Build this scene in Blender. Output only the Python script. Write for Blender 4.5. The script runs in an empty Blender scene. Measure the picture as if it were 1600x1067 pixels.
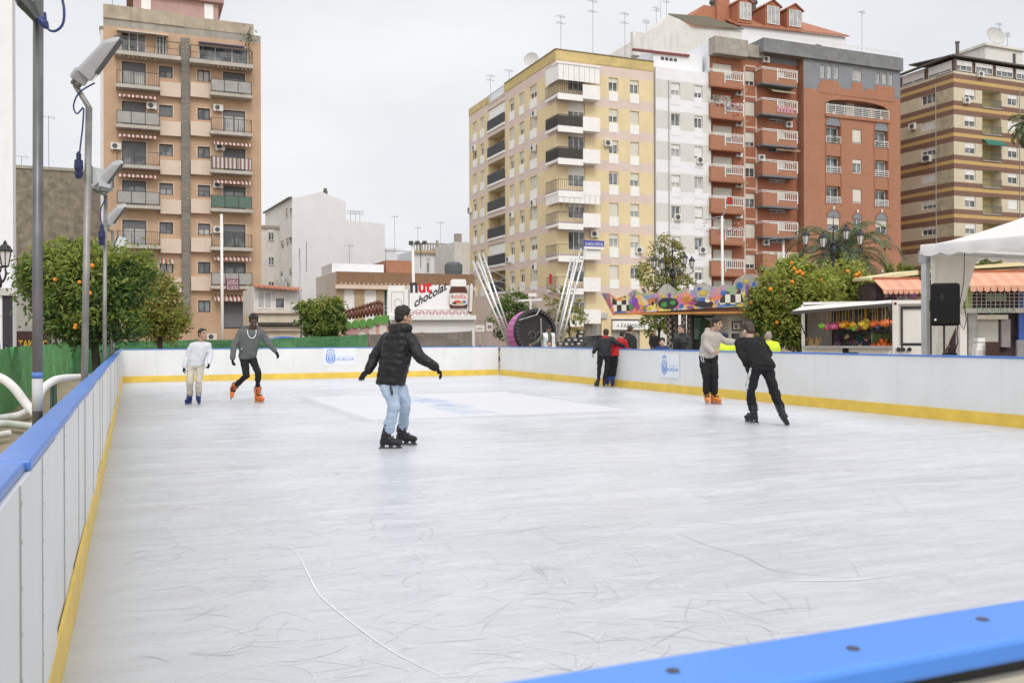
# An outdoor ice rink in a square: camera, light, buildings, rink, trees, fairground stalls and people.
import bpy,bmesh,math,random
from mathutils import Vector,Matrix,noise
R=math.radians
rnd=random.Random(11)
sc=bpy.context.scene
COL=sc.collection
V=Vector
FPX,CX,CY,H,ROLL=1435.0,800.0,525.0,1.35,0.0036
EYE=V((0,0,H))
def ray(px,py):
 u=(px-CX)/FPX
 v=(CY-py)/FPX
 return V((u+ROLL*v,1.0,v-ROLL*u))
def at(px,py,Y):
 return EYE+ray(px,py)*Y
def ground(px,py,z=0.0):
 d=ray(px,py)
 return EYE+d*((z-H)/d.z)
def px2m(n,Y):
 return n*Y/FPX
TH=R(22.5)
UD=V((-math.sin(TH),math.cos(TH),0))
VD=V((math.cos(TH),math.sin(TH),0))
UP=V((0,0,1))
MATS={}
def nodes_of(name):
 m=bpy.data.materials.new(name)
 m.use_nodes=True
 nt=m.node_tree
 b=nt.nodes['Principled BSDF']
 return m,nt,b
def N(nt,typ,**kw):
 n=nt.nodes.new(typ)
 for k,v in kw.items():
  if k.startswith('i_'):
   n.inputs[k[2:]].default_value=v
  else:
   setattr(n,k,v)
 return n
def mix(nt,a,b,fac,mode='MIX'):
 n=nt.nodes.new('ShaderNodeMix')
 n.data_type='RGBA'
 n.blend_type=mode
 for sock,val in((n.inputs[6],a),(n.inputs[7],b),(n.inputs[0],fac)):
  if isinstance(val,(tuple,list)):
   sock.default_value=(*val[:3],1)
  elif isinstance(val,(int,float)):
   sock.default_value=val
  else:
   nt.links.new(val,sock)
 return n.outputs[2]
def math_n(nt,op,a,b=None,clamp=False):
 n=nt.nodes.new('ShaderNodeMath')
 n.operation=op
 n.use_clamp=clamp
 for i,val in enumerate((a,b)):
  if val is None:
   continue
  if isinstance(val,(int,float)):
   n.inputs[i].default_value=val
  else:
   nt.links.new(val,n.inputs[i])
 return n.outputs[0]
def ramp(nt,fac,lo,hi):
 n=nt.nodes.new('ShaderNodeMapRange')
 n.clamp=True
 n.inputs['From Min'].default_value=lo
 n.inputs['From Max'].default_value=hi
 nt.links.new(fac,n.inputs['Value'])
 return n.outputs[0]
def coords(nt,scale=(1,1,1)):
 tc=nt.nodes.new('ShaderNodeTexCoord')
 mp=nt.nodes.new('ShaderNodeMapping')
 mp.inputs['Scale'].default_value=scale
 nt.links.new(tc.outputs['Object'],mp.inputs['Vector'])
 return mp.outputs[0]
def noise_n(nt,scale,detail=4,vscale=(1,1,1),dist=0.0,rough=.6):
 n=nt.nodes.new('ShaderNodeTexNoise')
 n.inputs['Scale'].default_value=scale
 n.inputs['Detail'].default_value=detail
 n.inputs['Roughness'].default_value=rough
 n.inputs['Distortion'].default_value=dist
 nt.links.new(coords(nt,vscale),n.inputs['Vector'])
 return n.outputs[0]
def dark(c,k):
 return tuple(x*k for x in c[:3])
def mat(name,c,rough=.65,var=.12,scale=3.0,streak=0.0,metal=0.0,spec=.4,bump=0.0,bscale=40,c2=None,dirt=(.12,.10,.08)):
 if name in MATS:
  return MATS[name]
 m,nt,b=nodes_of(name)
 n1=noise_n(nt,scale,5)
 col=mix(nt,dark(c,1-var),c2 or tuple(min(1,x*(1+var*.6))for x in c),ramp(nt,n1,.3,.7))
 if streak>0:
  s1=noise_n(nt,2.2,5,(1,1,.10))
  s2=noise_n(nt,.35,4)
  f=math_n(nt,'MULTIPLY',ramp(nt,s1,.5,.78),ramp(nt,s2,.35,.75))
  col=mix(nt,col,dirt,math_n(nt,'MULTIPLY',f,streak))
 nt.links.new(col,b.inputs['Base Color'])
 b.inputs['Roughness'].default_value=rough
 b.inputs['Metallic'].default_value=metal
 b.inputs['Specular IOR Level'].default_value=spec
 if bump>0:
  bn=nt.nodes.new('ShaderNodeBump')
  bn.inputs['Strength'].default_value=bump
  bn.inputs['Distance'].default_value=.02
  nt.links.new(noise_n(nt,bscale,4),bn.inputs['Height'])
  nt.links.new(bn.outputs[0],b.inputs['Normal'])
 MATS[name]=m
 return m
def wallvec(nt):
 tc=nt.nodes.new('ShaderNodeTexCoord')
 sp=nt.nodes.new('ShaderNodeSeparateXYZ')
 cb=nt.nodes.new('ShaderNodeCombineXYZ')
 nt.links.new(tc.outputs['Object'],sp.inputs[0])
 nt.links.new(math_n(nt,'ADD',sp.outputs[0],sp.outputs[1]),cb.inputs[0])
 nt.links.new(sp.outputs[2],cb.inputs[1])
 return cb.outputs[0],sp
def brick_mat(name,c1,c2,mortar,scale=4.0,streak=.3,msize=.012):
 m,nt,b=nodes_of(name)
 vec,sp=wallvec(nt)
 br=nt.nodes.new('ShaderNodeTexBrick')
 nt.links.new(vec,br.inputs['Vector'])
 br.inputs['Color1'].default_value=(*c1,1)
 br.inputs['Color2'].default_value=(*c2,1)
 br.inputs['Mortar'].default_value=(*mortar,1)
 br.inputs['Scale'].default_value=scale
 br.inputs['Mortar Size'].default_value=msize
 br.inputs['Brick Width'].default_value=1.0
 br.inputs['Row Height'].default_value=.3
 n1=noise_n(nt,.5,5)
 col=mix(nt,br.outputs[0],dark(c1,.75),math_n(nt,'MULTIPLY',ramp(nt,n1,.4,.75),.5))
 s1=noise_n(nt,2.0,5,(1,1,.08))
 col=mix(nt,col,(.10,.08,.07),math_n(nt,'MULTIPLY',ramp(nt,s1,.55,.8),streak))
 nt.links.new(col,b.inputs['Base Color'])
 b.inputs['Roughness'].default_value=.85
 b.inputs['Specular IOR Level'].default_value=.2
 MATS[name]=m
 return m
def stripe_mat(name,ca,cb_,period,axis=0,rough=.8,duty=.5):
 m,nt,b=nodes_of(name)
 tc=nt.nodes.new('ShaderNodeTexCoord')
 sp=nt.nodes.new('ShaderNodeSeparateXYZ')
 nt.links.new(tc.outputs['Object'],sp.inputs[0])
 x=math_n(nt,'MULTIPLY',sp.outputs[axis],1/period)
 x=math_n(nt,'ADD',x,1000.0)
 f=math_n(nt,'GREATER_THAN',math_n(nt,'FRACT',x),duty)
 col=mix(nt,ca,cb_,f)
 col=mix(nt,col,(.2,.17,.14),math_n(nt,'MULTIPLY',ramp(nt,noise_n(nt,1.5,4),.45,.8),.4))
 nt.links.new(col,b.inputs['Base Color'])
 b.inputs['Roughness'].default_value=rough
 MATS[name]=m
 return m
def glass_mat(name,c,c2,rough=.06):
 m,nt,b=nodes_of(name)
 col=mix(nt,c,c2,ramp(nt,noise_n(nt,.9,2),.42,.6))
 nt.links.new(col,b.inputs['Base Color'])
 b.inputs['Roughness'].default_value=rough
 b.inputs['Specular IOR Level'].default_value=.7
 MATS[name]=m
 return m
def leaf_mat(name,c,c2):
 m,nt,b=nodes_of(name)
 col=mix(nt,c,c2,ramp(nt,noise_n(nt,2.5,3),.35,.65))
 nt.links.new(col,b.inputs['Base Color'])
 b.inputs['Roughness'].default_value=.45
 b.inputs['Specular IOR Level'].default_value=.35
 tr=nt.nodes.new('ShaderNodeBsdfTranslucent')
 nt.links.new(col,tr.inputs[0])
 ms=nt.nodes.new('ShaderNodeMixShader')
 ms.inputs[0].default_value=.3
 out=nt.nodes['Material Output']
 nt.links.new(b.outputs[0],ms.inputs[1])
 nt.links.new(tr.outputs[0],ms.inputs[2])
 nt.links.new(ms.outputs[0],out.inputs[0])
 MATS[name]=m
 return m
WHITE=mat('white_paint',(.78,.78,.77),.5,.05,2,.15)
WFRAME=mat('white_window_frame',(.75,.75,.74),.4,.03)
SHUT=mat('cream_shutter',(.66,.64,.57),.6,.06,1.5)
SHUTW=mat('white_shutter',(.74,.74,.73),.6,.05,1.5)
SHUTG=mat('grey_shutter',(.16,.165,.18),.6,.08,1.5)
BLACKM=mat('black_metal',(.025,.025,.028),.45,.2)
DGREY=mat('dark_grey_metal',(.08,.083,.09),.5,.15)
STEEL=mat('galvanised_steel',(.38,.385,.39),.42,.22,5,0,.75)
GLASS=glass_mat('window_glass',(.05,.058,.066),(.20,.22,.24))
GLASSL=glass_mat('curtained_glass',(.30,.31,.32),(.45,.45,.44),.15)
GLASSD=glass_mat('dark_glass',(.02,.022,.026),(.06,.065,.075))
ACW=mat('air_conditioner_white',(.66,.66,.63),.5,.08)
CONC=mat('weathered_concrete',(.34,.32,.28),.85,.2,1.5,.6)
class MB:
 def __init__(s):
  s.v=[];s.f=[];s.m=[]
 def quad(s,pts,mi=0):
  n=len(s.v)
  s.v+=[V(p)for p in pts]
  s.f.append(tuple(range(n,n+len(pts))));s.m.append(mi)
 def hexa(s,c,mi=0):
  n=len(s.v)
  s.v+=[V(p)for p in c]
  for q in((3,2,1,0),(4,5,6,7),(0,1,5,4),(1,2,6,5),(2,3,7,6),(3,0,4,7)):
   s.f.append(tuple(n+i for i in q));s.m.append(mi)
 def box(s,x0,x1,y0,y1,z0,z1,mi=0,pt=None):
  c=[(x0,y0,z0),(x1,y0,z0),(x1,y1,z0),(x0,y1,z0),(x0,y0,z1),(x1,y0,z1),(x1,y1,z1),(x0,y1,z1)]
  if pt:
   c=[pt(*p)for p in c]
  s.hexa(c,mi)
 def obox(s,c,ax,ay,az,mi=0):
  c,ax,ay,az=V(c),V(ax),V(ay),V(az)
  s.hexa([c-ax-ay-az,c+ax-ay-az,c+ax+ay-az,c-ax+ay-az,c-ax-ay+az,c+ax-ay+az,c+ax+ay+az,c-ax+ay+az],mi)
 def bar(s,a,b,w,h=None,mi=0):
  a,b=V(a),V(b)
  d=(b-a)
  if d.length<1e-6:return
  t=d.normalized()
  side=t.cross(UP)
  side=side.normalized()if side.length>1e-3 else V((1,0,0))
  up=side.cross(t).normalized()
  s.obox((a+b)/2,d/2,side*w/2,up*(h or w)/2,mi)
 def tube(s,pts,r,n=10,mi=0,caps=True):
  pts=[V(p)for p in pts]
  rs=r if isinstance(r,(list,tuple))else[r]*len(pts)
  base=len(s.v)
  prev=None
  for i,p in enumerate(pts):
   t=(pts[min(i+1,len(pts)-1)]-pts[max(i-1,0)]).normalized()
   if prev is None:
    a=t.cross(UP)
    a=a.normalized()if a.length>1e-3 else V((1,0,0))
   else:
    a=(prev-t*prev.dot(t)).normalized()
   prev=a
   b=t.cross(a)
   for k in range(n):
    an=2*math.pi*k/n
    s.v.append(p+a*math.cos(an)*rs[i]+b*math.sin(an)*rs[i])
  for i in range(len(pts)-1):
   for k in range(n):
    k2=(k+1)%n
    s.f.append((base+i*n+k,base+i*n+k2,base+(i+1)*n+k2,base+(i+1)*n+k));s.m.append(mi)
  if caps:
   s.f.append(tuple(base+k for k in reversed(range(n))));s.m.append(mi)
   e=base+(len(pts)-1)*n
   s.f.append(tuple(e+k for k in range(n)));s.m.append(mi)
 def ell(s,c,rx,ry=None,rz=None,mi=0,nu=12,nv=8,M=None):
  ry=rx if ry is None else ry
  rz=rx if rz is None else rz
  c=V(c)
  base=len(s.v)
  for j in range(nv+1):
   th=math.pi*j/nv
   for i in range(nu):
    ph=2*math.pi*i/nu
    p=V((rx*math.sin(th)*math.cos(ph),ry*math.sin(th)*math.sin(ph),rz*math.cos(th)))
    if M:p=M@p
    s.v.append(c+p)
  for j in range(nv):
   for i in range(nu):
    i2=(i+1)%nu
    s.f.append((base+j*nu+i,base+(j+1)*nu+i,base+(j+1)*nu+i2,base+j*nu+i2));s.m.append(mi)
 def lathe(s,c,prof,n=16,mi=0,ax=None):
  c=V(c)
  az=V(ax).normalized()if ax is not None else UP
  a=az.orthogonal().normalized();b=az.cross(a)
  base=len(s.v)
  for r,z in prof:
   for k in range(n):
    t=2*math.pi*k/n
    s.v.append(c+a*(r*math.cos(t))+b*(r*math.sin(t))+az*z)
  for i in range(len(prof)-1):
   for k in range(n):
    k2=(k+1)%n
    s.f.append((base+i*n+k,base+i*n+k2,base+(i+1)*n+k2,base+(i+1)*n+k));s.m.append(mi)
  s.f.append(tuple(base+k for k in reversed(range(n))));s.m.append(mi)
  e=base+(len(prof)-1)*n
  s.f.append(tuple(e+k for k in range(n)));s.m.append(mi)
 def prism(s,poly,f,d0,d1,mi=0):
  n=len(poly);base=len(s.v)
  for d in(d0,d1):
   for a,b in poly:
    s.v.append(V(f(a,d,b)))
  s.f.append(tuple(base+i for i in range(n)));s.m.append(mi)
  s.f.append(tuple(base+n+i for i in reversed(range(n))));s.m.append(mi)
  for i in range(n):
   j=(i+1)%n
   s.f.append((base+i,base+j,base+n+j,base+n+i));s.m.append(mi)
 def mesh(s,name,smooth=False):
  me=bpy.data.meshes.new(name)
  me.from_pydata([tuple(p)for p in s.v],[],s.f)
  me.polygons.foreach_set('material_index',s.m)
  if smooth:
   me.polygons.foreach_set('use_smooth',[True]*len(me.polygons))
  me.validate()
  me.update()
  return me
 def build(s,name,mats,parent=None,smooth=False,loc=None,rot=None):
  me=s.mesh(name,smooth)
  for m in(mats if isinstance(mats,(list,tuple))else[mats]):
   me.materials.append(m)
  o=bpy.data.objects.new(name,me)
  COL.objects.link(o)
  if parent is not None:
   o.parent=parent
  if loc is not None:o.location=loc
  if rot is not None:o.rotation_euler=rot
  return o
def smooth_by_angle(o,ang=40):
 bm=bmesh.new();bm.from_mesh(o.data)
 bmesh.ops.remove_doubles(bm,verts=bm.verts,dist=1e-5)
 bmesh.ops.recalc_face_normals(bm,faces=bm.faces)
 for f in bm.faces:f.smooth=True
 for e in bm.edges:
  if len(e.link_faces)==2 and e.calc_face_angle(0)>R(ang):e.smooth=False
 bm.to_mesh(o.data);bm.free()
def bevel(o,w,seg=2):
 bm=bmesh.new();bm.from_mesh(o.data)
 bmesh.ops.remove_doubles(bm,verts=bm.verts,dist=1e-5)
 bmesh.ops.recalc_face_normals(bm,faces=bm.faces)
 bmesh.ops.bevel(bm,geom=[e for e in bm.edges],offset=w,segments=seg,profile=.5,affect='EDGES',clamp_overlap=True)
 bm.to_mesh(o.data);bm.free()
def tag(o,label=None,cat=None,group=None,kind=None):
 if label:o['label']=label
 if cat:o['category']=cat
 if group:o['group']=group
 if kind:o['kind']=kind
 return o
def empty(name,loc,rz=0,label=None,cat=None,group=None):
 o=bpy.data.objects.new(name,None)
 o.empty_display_size=.2
 o.location=loc
 o.rotation_euler=(0,0,rz)
 COL.objects.link(o)
 tag(o,label,cat,group)
 return o
def copy_tree(o,parent=None):
 c=o.copy();COL.objects.link(c);c.parent=parent
 for ch in o.children:
  copy_tree(ch,c)
 return c
def text_mb(txt,size,width=None,shear=0.0,spacing=1.0,bold=0.0):
 """flat letter faces as a list of (verts, faces) in the x/z plane, left baseline at the origin"""
 cu=bpy.data.curves.new('lettering','FONT')
 cu.body=txt;cu.size=size;cu.shear=shear;cu.space_character=spacing
 cu.resolution_u=3;cu.extrude=.004;cu.offset=bold
 o=bpy.data.objects.new('lettering',cu);COL.objects.link(o)
 dg=bpy.context.evaluated_depsgraph_get();dg.update()
 me=o.evaluated_get(dg).to_mesh()
 vs=[V(v.co)for v in me.vertices]
 fs=[tuple(p.vertices)for p in me.polygons]
 o.evaluated_get(dg).to_mesh_clear()
 bpy.data.objects.remove(o);bpy.data.curves.remove(cu)
 if width and vs:
  x0=min(v.x for v in vs);x1=max(v.x for v in vs)
  k=width/(x1-x0)
  for v in vs:v.x=(v.x-x0)*k
 return vs,fs
def add_text(mb,txt,size,f,width=None,shear=0.0,mi=0,spacing=1.0,bold=0.0):
 vs,fs=text_mb(txt,size,width,shear,spacing,bold)
 b=len(mb.v)
 mb.v+=[V(f(v.x,v.y,v.z))for v in vs]
 for q in fs:
  mb.f.append(tuple(b+i for i in q));mb.m.append(mi)
w=bpy.data.worlds.new('World');sc.world=w;w.use_nodes=True
nt=w.node_tree
bg=nt.nodes['Background']
SUN_EL,SUN_AZ=R(42),R(166)
sky=nt.nodes.new('ShaderNodeTexSky')
sky.sky_type='NISHITA';sky.sun_disc=False
sky.sun_elevation=SUN_EL;sky.sun_rotation=SUN_AZ
sky.dust_density=4;sky.air_density=1.2
tc=nt.nodes.new('ShaderNodeTexCoord')
nz=nt.nodes.new('ShaderNodeTexNoise');nz.inputs['Scale'].default_value=2.2;nz.inputs['Detail'].default_value=6
mp=nt.nodes.new('ShaderNodeMapping');mp.inputs['Scale'].default_value=(1,1,2.2)
nt.links.new(tc.outputs['Generated'],mp.inputs[0]);nt.links.new(mp.outputs[0],nz.inputs['Vector'])
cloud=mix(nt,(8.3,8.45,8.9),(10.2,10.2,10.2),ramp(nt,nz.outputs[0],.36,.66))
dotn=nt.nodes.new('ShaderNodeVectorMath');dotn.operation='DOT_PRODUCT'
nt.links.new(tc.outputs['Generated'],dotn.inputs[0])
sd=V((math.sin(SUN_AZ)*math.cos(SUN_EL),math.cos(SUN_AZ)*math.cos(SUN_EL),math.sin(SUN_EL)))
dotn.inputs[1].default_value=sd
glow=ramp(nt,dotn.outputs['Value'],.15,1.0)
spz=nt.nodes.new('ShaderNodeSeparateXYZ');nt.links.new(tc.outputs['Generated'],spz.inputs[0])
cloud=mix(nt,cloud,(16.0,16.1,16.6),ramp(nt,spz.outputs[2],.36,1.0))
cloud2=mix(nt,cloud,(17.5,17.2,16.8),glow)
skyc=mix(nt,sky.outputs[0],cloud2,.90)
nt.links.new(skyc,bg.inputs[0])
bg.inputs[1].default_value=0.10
sl=bpy.data.lights.new('sun','SUN');sl.energy=1.0;sl.angle=R(14);sl.color=(1,.965,.92)
so=bpy.data.objects.new('sun',sl);COL.objects.link(so)
so.rotation_euler=(-sd).to_track_quat('-Z','Y').to_euler()
cam=bpy.data.cameras.new('camera')
cam.sensor_width=36;cam.lens=FPX/1600*36
cam.shift_y=(CY-533.5)/1600
cam.clip_start=.05;cam.clip_end=3000
cam.dof.use_dof=True;cam.dof.focus_distance=11;cam.dof.aperture_fstop=6.3
co=bpy.data.objects.new('camera',cam);COL.objects.link(co)
right=V((1,0,-ROLL)).normalized();back=V((0,-1,0));upv=back.cross(right)
Mx=Matrix((right,upv,back)).transposed().to_4x4();Mx.translation=EYE
co.matrix_world=Mx
sc.camera=co
sc.render.engine='CYCLES'
sc.view_settings.view_transform='Standard';sc.view_settings.look='None'
sc.view_settings.exposure=0
sc.cycles.max_bounces=6
class Bld:
 """A building whose near corner stands at a ground point; local x runs along the street front, local y into the block."""
 def __init__(s,name,label,cat,px,Y,group=None):
  p=at(px,CY,Y)
  s.loc=V((p.x,p.y,0))
  s.root=empty(name,s.loc,TH,label,cat,group)
  s.Ri=Matrix.Rotation(-TH,3,'Z')
  s.ol=s.Ri@(EYE-s.loc)
 def hit(s,px,py,plane='f',off=0.0):
  d=s.Ri@ray(px,py)
  k=1 if plane=='f' else 0
  t=(off-s.ol[k])/d[k]
  p=s.ol+d*t
  return(p.x if k==1 else p.y,p.z)
 def S(s,px,off=0.0,plane='f'):
  return s.hit(px,CY,plane,off)[0]
 def Z(s,px,py,off=0.0,plane='f'):
  return s.hit(px,py,plane,off)[1]
 def front(s,off=0.0):
  return lambda a,o,z:V((a,off-o,z))
 def left(s,off=0.0):
  return lambda a,o,z:V((off-o,a,z))
def grid_wall(mb,pt,s0,s1,z0,z1,holes,mfun,dep=.2,zsplit=(),ssplit=()):
 holes=[h for h in holes if h[1]>s0 and h[0]<s1]
 ss=sorted({s0,s1,*[x for h in holes for x in h[:2]if s0<x<s1],*[x for x in ssplit if s0<x<s1]})
 zs=sorted({z0,z1,*[x for h in holes for x in h[2:4]if z0<x<z1],*[x for x in zsplit if z0<x<z1]})
 for i in range(len(ss)-1):
  for j in range(len(zs)-1):
   cs,cz=(ss[i]+ss[i+1])/2,(zs[j]+zs[j+1])/2
   if any(h[0]<cs<h[1]and h[2]<cz<h[3]for h in holes):
    continue
   mb.quad([pt(ss[i],0,zs[j]),pt(ss[i+1],0,zs[j]),pt(ss[i+1],0,zs[j+1]),pt(ss[i],0,zs[j+1])],mfun(cs,cz))
 for h in holes:
  a0,a1,b0,b1=h[:4]
  d=h[4]if len(h)>4 else dep
  mi=mfun(a0-.05,(b0+b1)/2)
  mb.quad([pt(a0,0,b0),pt(a0,-d,b0),pt(a0,-d,b1),pt(a0,0,b1)],mi)
  mb.quad([pt(a1,0,b0),pt(a1,0,b1),pt(a1,-d,b1),pt(a1,-d,b0)],mi)
  mb.quad([pt(a0,0,b0),pt(a1,0,b0),pt(a1,-d,b0),pt(a0,-d,b0)],mi)
  mb.quad([pt(a0,0,b1),pt(a0,-d,b1),pt(a1,-d,b1),pt(a1,0,b1)],mi)
def window(parent,pt,s0,s1,z0,z1,dep=.2,shut=0.0,fm=WFRAME,gm=GLASS,sm=SHUT,n=2,sill=None,arch=False,fw=.07):
 """frame with mullions; the pane and the roller shutter are its own pieces"""
 mb=MB()
 o0,o1=-dep+.005,-dep+.065
 b=lambda*a:mb.box(*a,pt=pt)
 b(s0,s0+fw,o0,o1,z0,z1);b(s1-fw,s1,o0,o1,z0,z1)
 b(s0+fw,s1-fw,o0,o1,z0,z0+fw);b(s0+fw,s1-fw,o0,o1,z1-fw,z1)
 for k in range(1,n):
  x=s0+(s1-s0)*k/n
  b(x-fw*.45,x+fw*.45,o0,o1-.008,z0+fw,z1-fw)
 w_=mb.build('window',fm,parent)
 g=MB();g.quad([pt(s0+.02,-dep+.02,z0+.02),pt(s1-.02,-dep+.02,z0+.02),pt(s1-.02,-dep+.02,z1-.02),pt(s0+.02,-dep+.02,z1-.02)])
 g.build('pane',gm,w_)
 if shut>.03:
  sb=MB()
  zt=z1-fw*.6;zb=z1-(z1-z0)*shut
  ns=max(2,int((zt-zb)/.11))
  for k in range(ns):
   a0=zb+(zt-zb)*k/ns;a1=zb+(zt-zb)*(k+1)/ns
   sb.quad([pt(s0+.03,-dep+.095,a0),pt(s1-.03,-dep+.095,a0),pt(s1-.03,-dep+.075,a1),pt(s0+.03,-dep+.075,a1)])
  sb.build('shutter',sm,w_)
 if sill is not None:
  q=MB();q.box(s0-.06,s1+.06,-dep+.07,.06,z0-.07,z0-.003,pt=pt);q.build('sill',sill,w_)
 return w_
def railing(mb,pt,s0,s1,d0,d1,z0,z1,step=.13,bar=.022,sides=True,horizontal=0,top=.05):
 """bars along the front (at depth d1) and returns at both ends"""
 def run(a,b,fn):
  L=abs(b-a)
  if horizontal:
   for k in range(horizontal):
    z=z0+(z1-z0)*(k+.5)/horizontal
    fn(a,b,z-.025,z+.025,1)
   for k in range(max(2,int(L/1.1)+1)):
    x=a+(b-a)*k/max(1,max(2,int(L/1.1)+1)-1)
    fn(x-.02,x+.02,z0,z1,.8)
  else:
   n=max(2,int(L/step))
   for k in range(n+1):
    x=a+(b-a)*k/n
    fn(x-bar/2,x+bar/2,z0,z1,.5)
   fn(a,b,z0+.03,z0+.06,.8)
  fn(a-.01,b+.01,z1-.003,z1+top,1.2)
 run(s0,s1,lambda a,b,u,v,t:mb.box(a,b,d1-.02*t,d1+.02*t,u,v,pt=pt))
 if sides:
  for x in(s0,s1):
   run(d0,d1-.03,lambda a,b,u,v,t:mb.box(x-.018*t,x+.018*t,a,b,u,v,pt=pt))
def ac_unit(parent,pt,s,o,z,w_=.85,h=.6,d=.32):
 mb=MB();mb.box(s,s+w_,o,o+d,z,z+h,pt=pt)
 mb.box(s+.08,s+.13,o-.02,o+.3,z-.08,z-.003,pt=pt);mb.box(s+w_-.13,s+w_-.08,o-.02,o+.3,z-.08,z-.003,pt=pt)
 a=mb.build('air_conditioner',ACW,parent)
 g=MB();poly=[(s+w_*.4+h*.38*math.cos(t*math.pi/8),z+h*.5+h*.38*math.sin(t*math.pi/8))for t in range(16)]
 g.prism(poly,lambda x,dd,y:pt(x,dd,y),o+d+.002,o+d+.02)
 g.build('fan_grille',DGREY,a)
 return a
def awning(parent,pt,s0,s1,o0,z0,out,drop,m,val=.18):
 mb=MB()
 mb.hexa([pt(s0,o0,z0-.02),pt(s1,o0,z0-.02),pt(s1,o0+out,z0-drop-.02),pt(s0,o0+out,z0-drop-.02),pt(s0,o0,z0),pt(s1,o0,z0),pt(s1,o0+out,z0-drop),pt(s0,o0+out,z0-drop)])
 n=max(6,int((s1-s0)/.22));
 for k in range(n):
  a,b=s0+(s1-s0)*k/n,s0+(s1-s0)*(k+1)/n
  mb.quad([pt(a,o0+out,z0-drop),pt(b,o0+out,z0-drop),pt(b-(b-a)*.1,o0+out+.02,z0-drop-val*.8),pt((a+b)/2,o0+out+.02,z0-drop-val),pt(a+(b-a)*.1,o0+out+.02,z0-drop-val*.8)])
 return mb.build('awning',m,parent)
def antenna(parent,p,h,kind=0):
 mb=MB();p=V(p)
 mb.tube([p,p+UP*h],.018,6)
 a=V((1,.25,0)).normalized()
 for k,zz in enumerate((.97,.8)[:1+kind]):
  c=p+UP*h*zz
  mb.bar(c-a*.55,c+a*.55,.014)
  for q in range(-3,4):
   mb.bar(c+a*q*.16-a.cross(UP)*(.32-.03*q),c+a*q*.16+a.cross(UP)*(.32-.03*q),.009)
  if k==0:
   for q in(-1,1):mb.bar(c+a*.5,c+a*.15+UP*.3*q,.01)
 return mb.build('antenna',DGREY,parent)
def dish(parent,p,r,facing=(-.5,-.8,.3)):
 mb=MB();f=V(facing).normalized();p=V(p)
 mb.tube([p-UP*r*1.6,p-f*.1],.03,6)
 mb.lathe(p,[(r*.05,-.12*r),(r*.5,-.06*r),(r*.85,.12*r),(r,.22*r),(r*.98,.25*r),(r*.8,.13*r),(r*.4,-.02*r)],18,0,f)
 return mb.build('satellite_dish',mat('dish_grey',(.5,.5,.49)),parent)
def slab_prism(mb,pts,z0,z1,mi=0):
 mb.prism(pts,lambda a,d,b:V((a,b,d)),z0,z1,mi)
M_PEACH=mat('peach_render',(.50,.345,.232),.85,.10,.8,.30)
M_CREAM=mat('cream_render',(.62,.51,.42),.8,.07,1,.3)
M_YEL=mat('pale_yellow_render',(.69,.575,.36),.85,.08,.7,.22)
M_PINK=mat('dusty_pink_render',(.63,.525,.475),.85,.07,.7,.25)
M_YELD=mat('stained_yellow_render',(.56,.44,.20),.85,.2,.9,.7)
M_GW=mat('pale_grey_render',(.60,.60,.575),.8,.05,.7,.15)
M_WH=mat('white_render',(.74,.755,.79),.8,.05,.8,.18)
M_WH2=mat('old_white_render',(.66,.65,.62),.85,.10,.8,.65)
M_BRK=brick_mat('orange_brick',(.40,.198,.126),(.345,.165,.104),(.34,.20,.14),3.2,.12)
M_BRKD=brick_mat('brown_brick',(.215,.128,.095),(.18,.105,.08),(.27,.20,.16),3.2,.3)
M_BRKR=brick_mat('red_brick',(.36,.145,.085),(.31,.12,.07),(.30,.18,.14),3.2,.2)
M_GREYB=mat('blue_grey_render',(.22,.235,.26),.85,.08,.8,.2)
M_GREYP=mat('parapet_grey',(.20,.21,.22),.9,.25,1.2,.5)
M_STONE=mat('slate_cladding',(.20,.185,.16),.9,.35,6,.2)
M_TILE=stripe_mat('terracotta_tile',(.40,.16,.09),(.27,.105,.06),.34,0,.85,.72)
M_TILEG=stripe_mat('mossy_roof_tile',(.16,.145,.105),(.10,.09,.07),.34,0,.9,.65)
M_AWN=stripe_mat('striped_awning',(.28,.075,.06),(.62,.58,.52),.30,0)
M_AWNB=stripe_mat('brown_awning',(.20,.10,.06),(.45,.36,.24),.28,0)
FROST=mat('frosted_balcony_panel',(.33,.325,.31),.35,.15,2,.3)
LGREY=mat('light_grey_slab',(.45,.42,.38),.85,.15,1.2,.5)
A=Bld('apartment_block','tall peach apartment block with a grey stone strip and metal balconies, at the left','building',163,68)
f=A.front()
W_A=A.S(409)
PAR=A.Z(163,7)
fl=2.955
z_top=A.Z(210,97.8)
mb=MB()
holes=[];wins=[]
cols={k:(A.S(a),A.S(b))for k,(a,b)in dict(bl=(192,229),sl=(250,271),sr=(310,329),br=(350,384)).items()}
zbl=z_top;zsl=A.Z(260,104);zsr=A.Z(320,109.8);zbr=A.Z(367,114)
for k in range(7):
 for key,zt,h in(('bl',zbl,1.95 if k<6 else 2.3),('sl',zsl,.88),('sr',zsr,.90),('br',zbr,1.9 if k<6 else 2.2)):
  a,b=cols[key];t=zt-fl*k
  holes.append((a,b,t-h,t));wins.append((key,k,a,b,t-h,t))
zc=A.Z(190,85)
ph=[(A.S(190),A.S(230),zc+.25,zc+1.75),(A.S(246),A.S(262),zc+.25,zc+1.75),(A.S(312),A.S(390),zc+.15,zc+1.45)]
holes+=ph
grid_wall(mb,f,0,W_A,0,PAR-1.0,holes,lambda s,z:1 if z>zc+2.0 else 0,.22,(zc+2.0,),())
A_sl=[(0,0),(W_A,0),(W_A,13),(0,13)]
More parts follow.
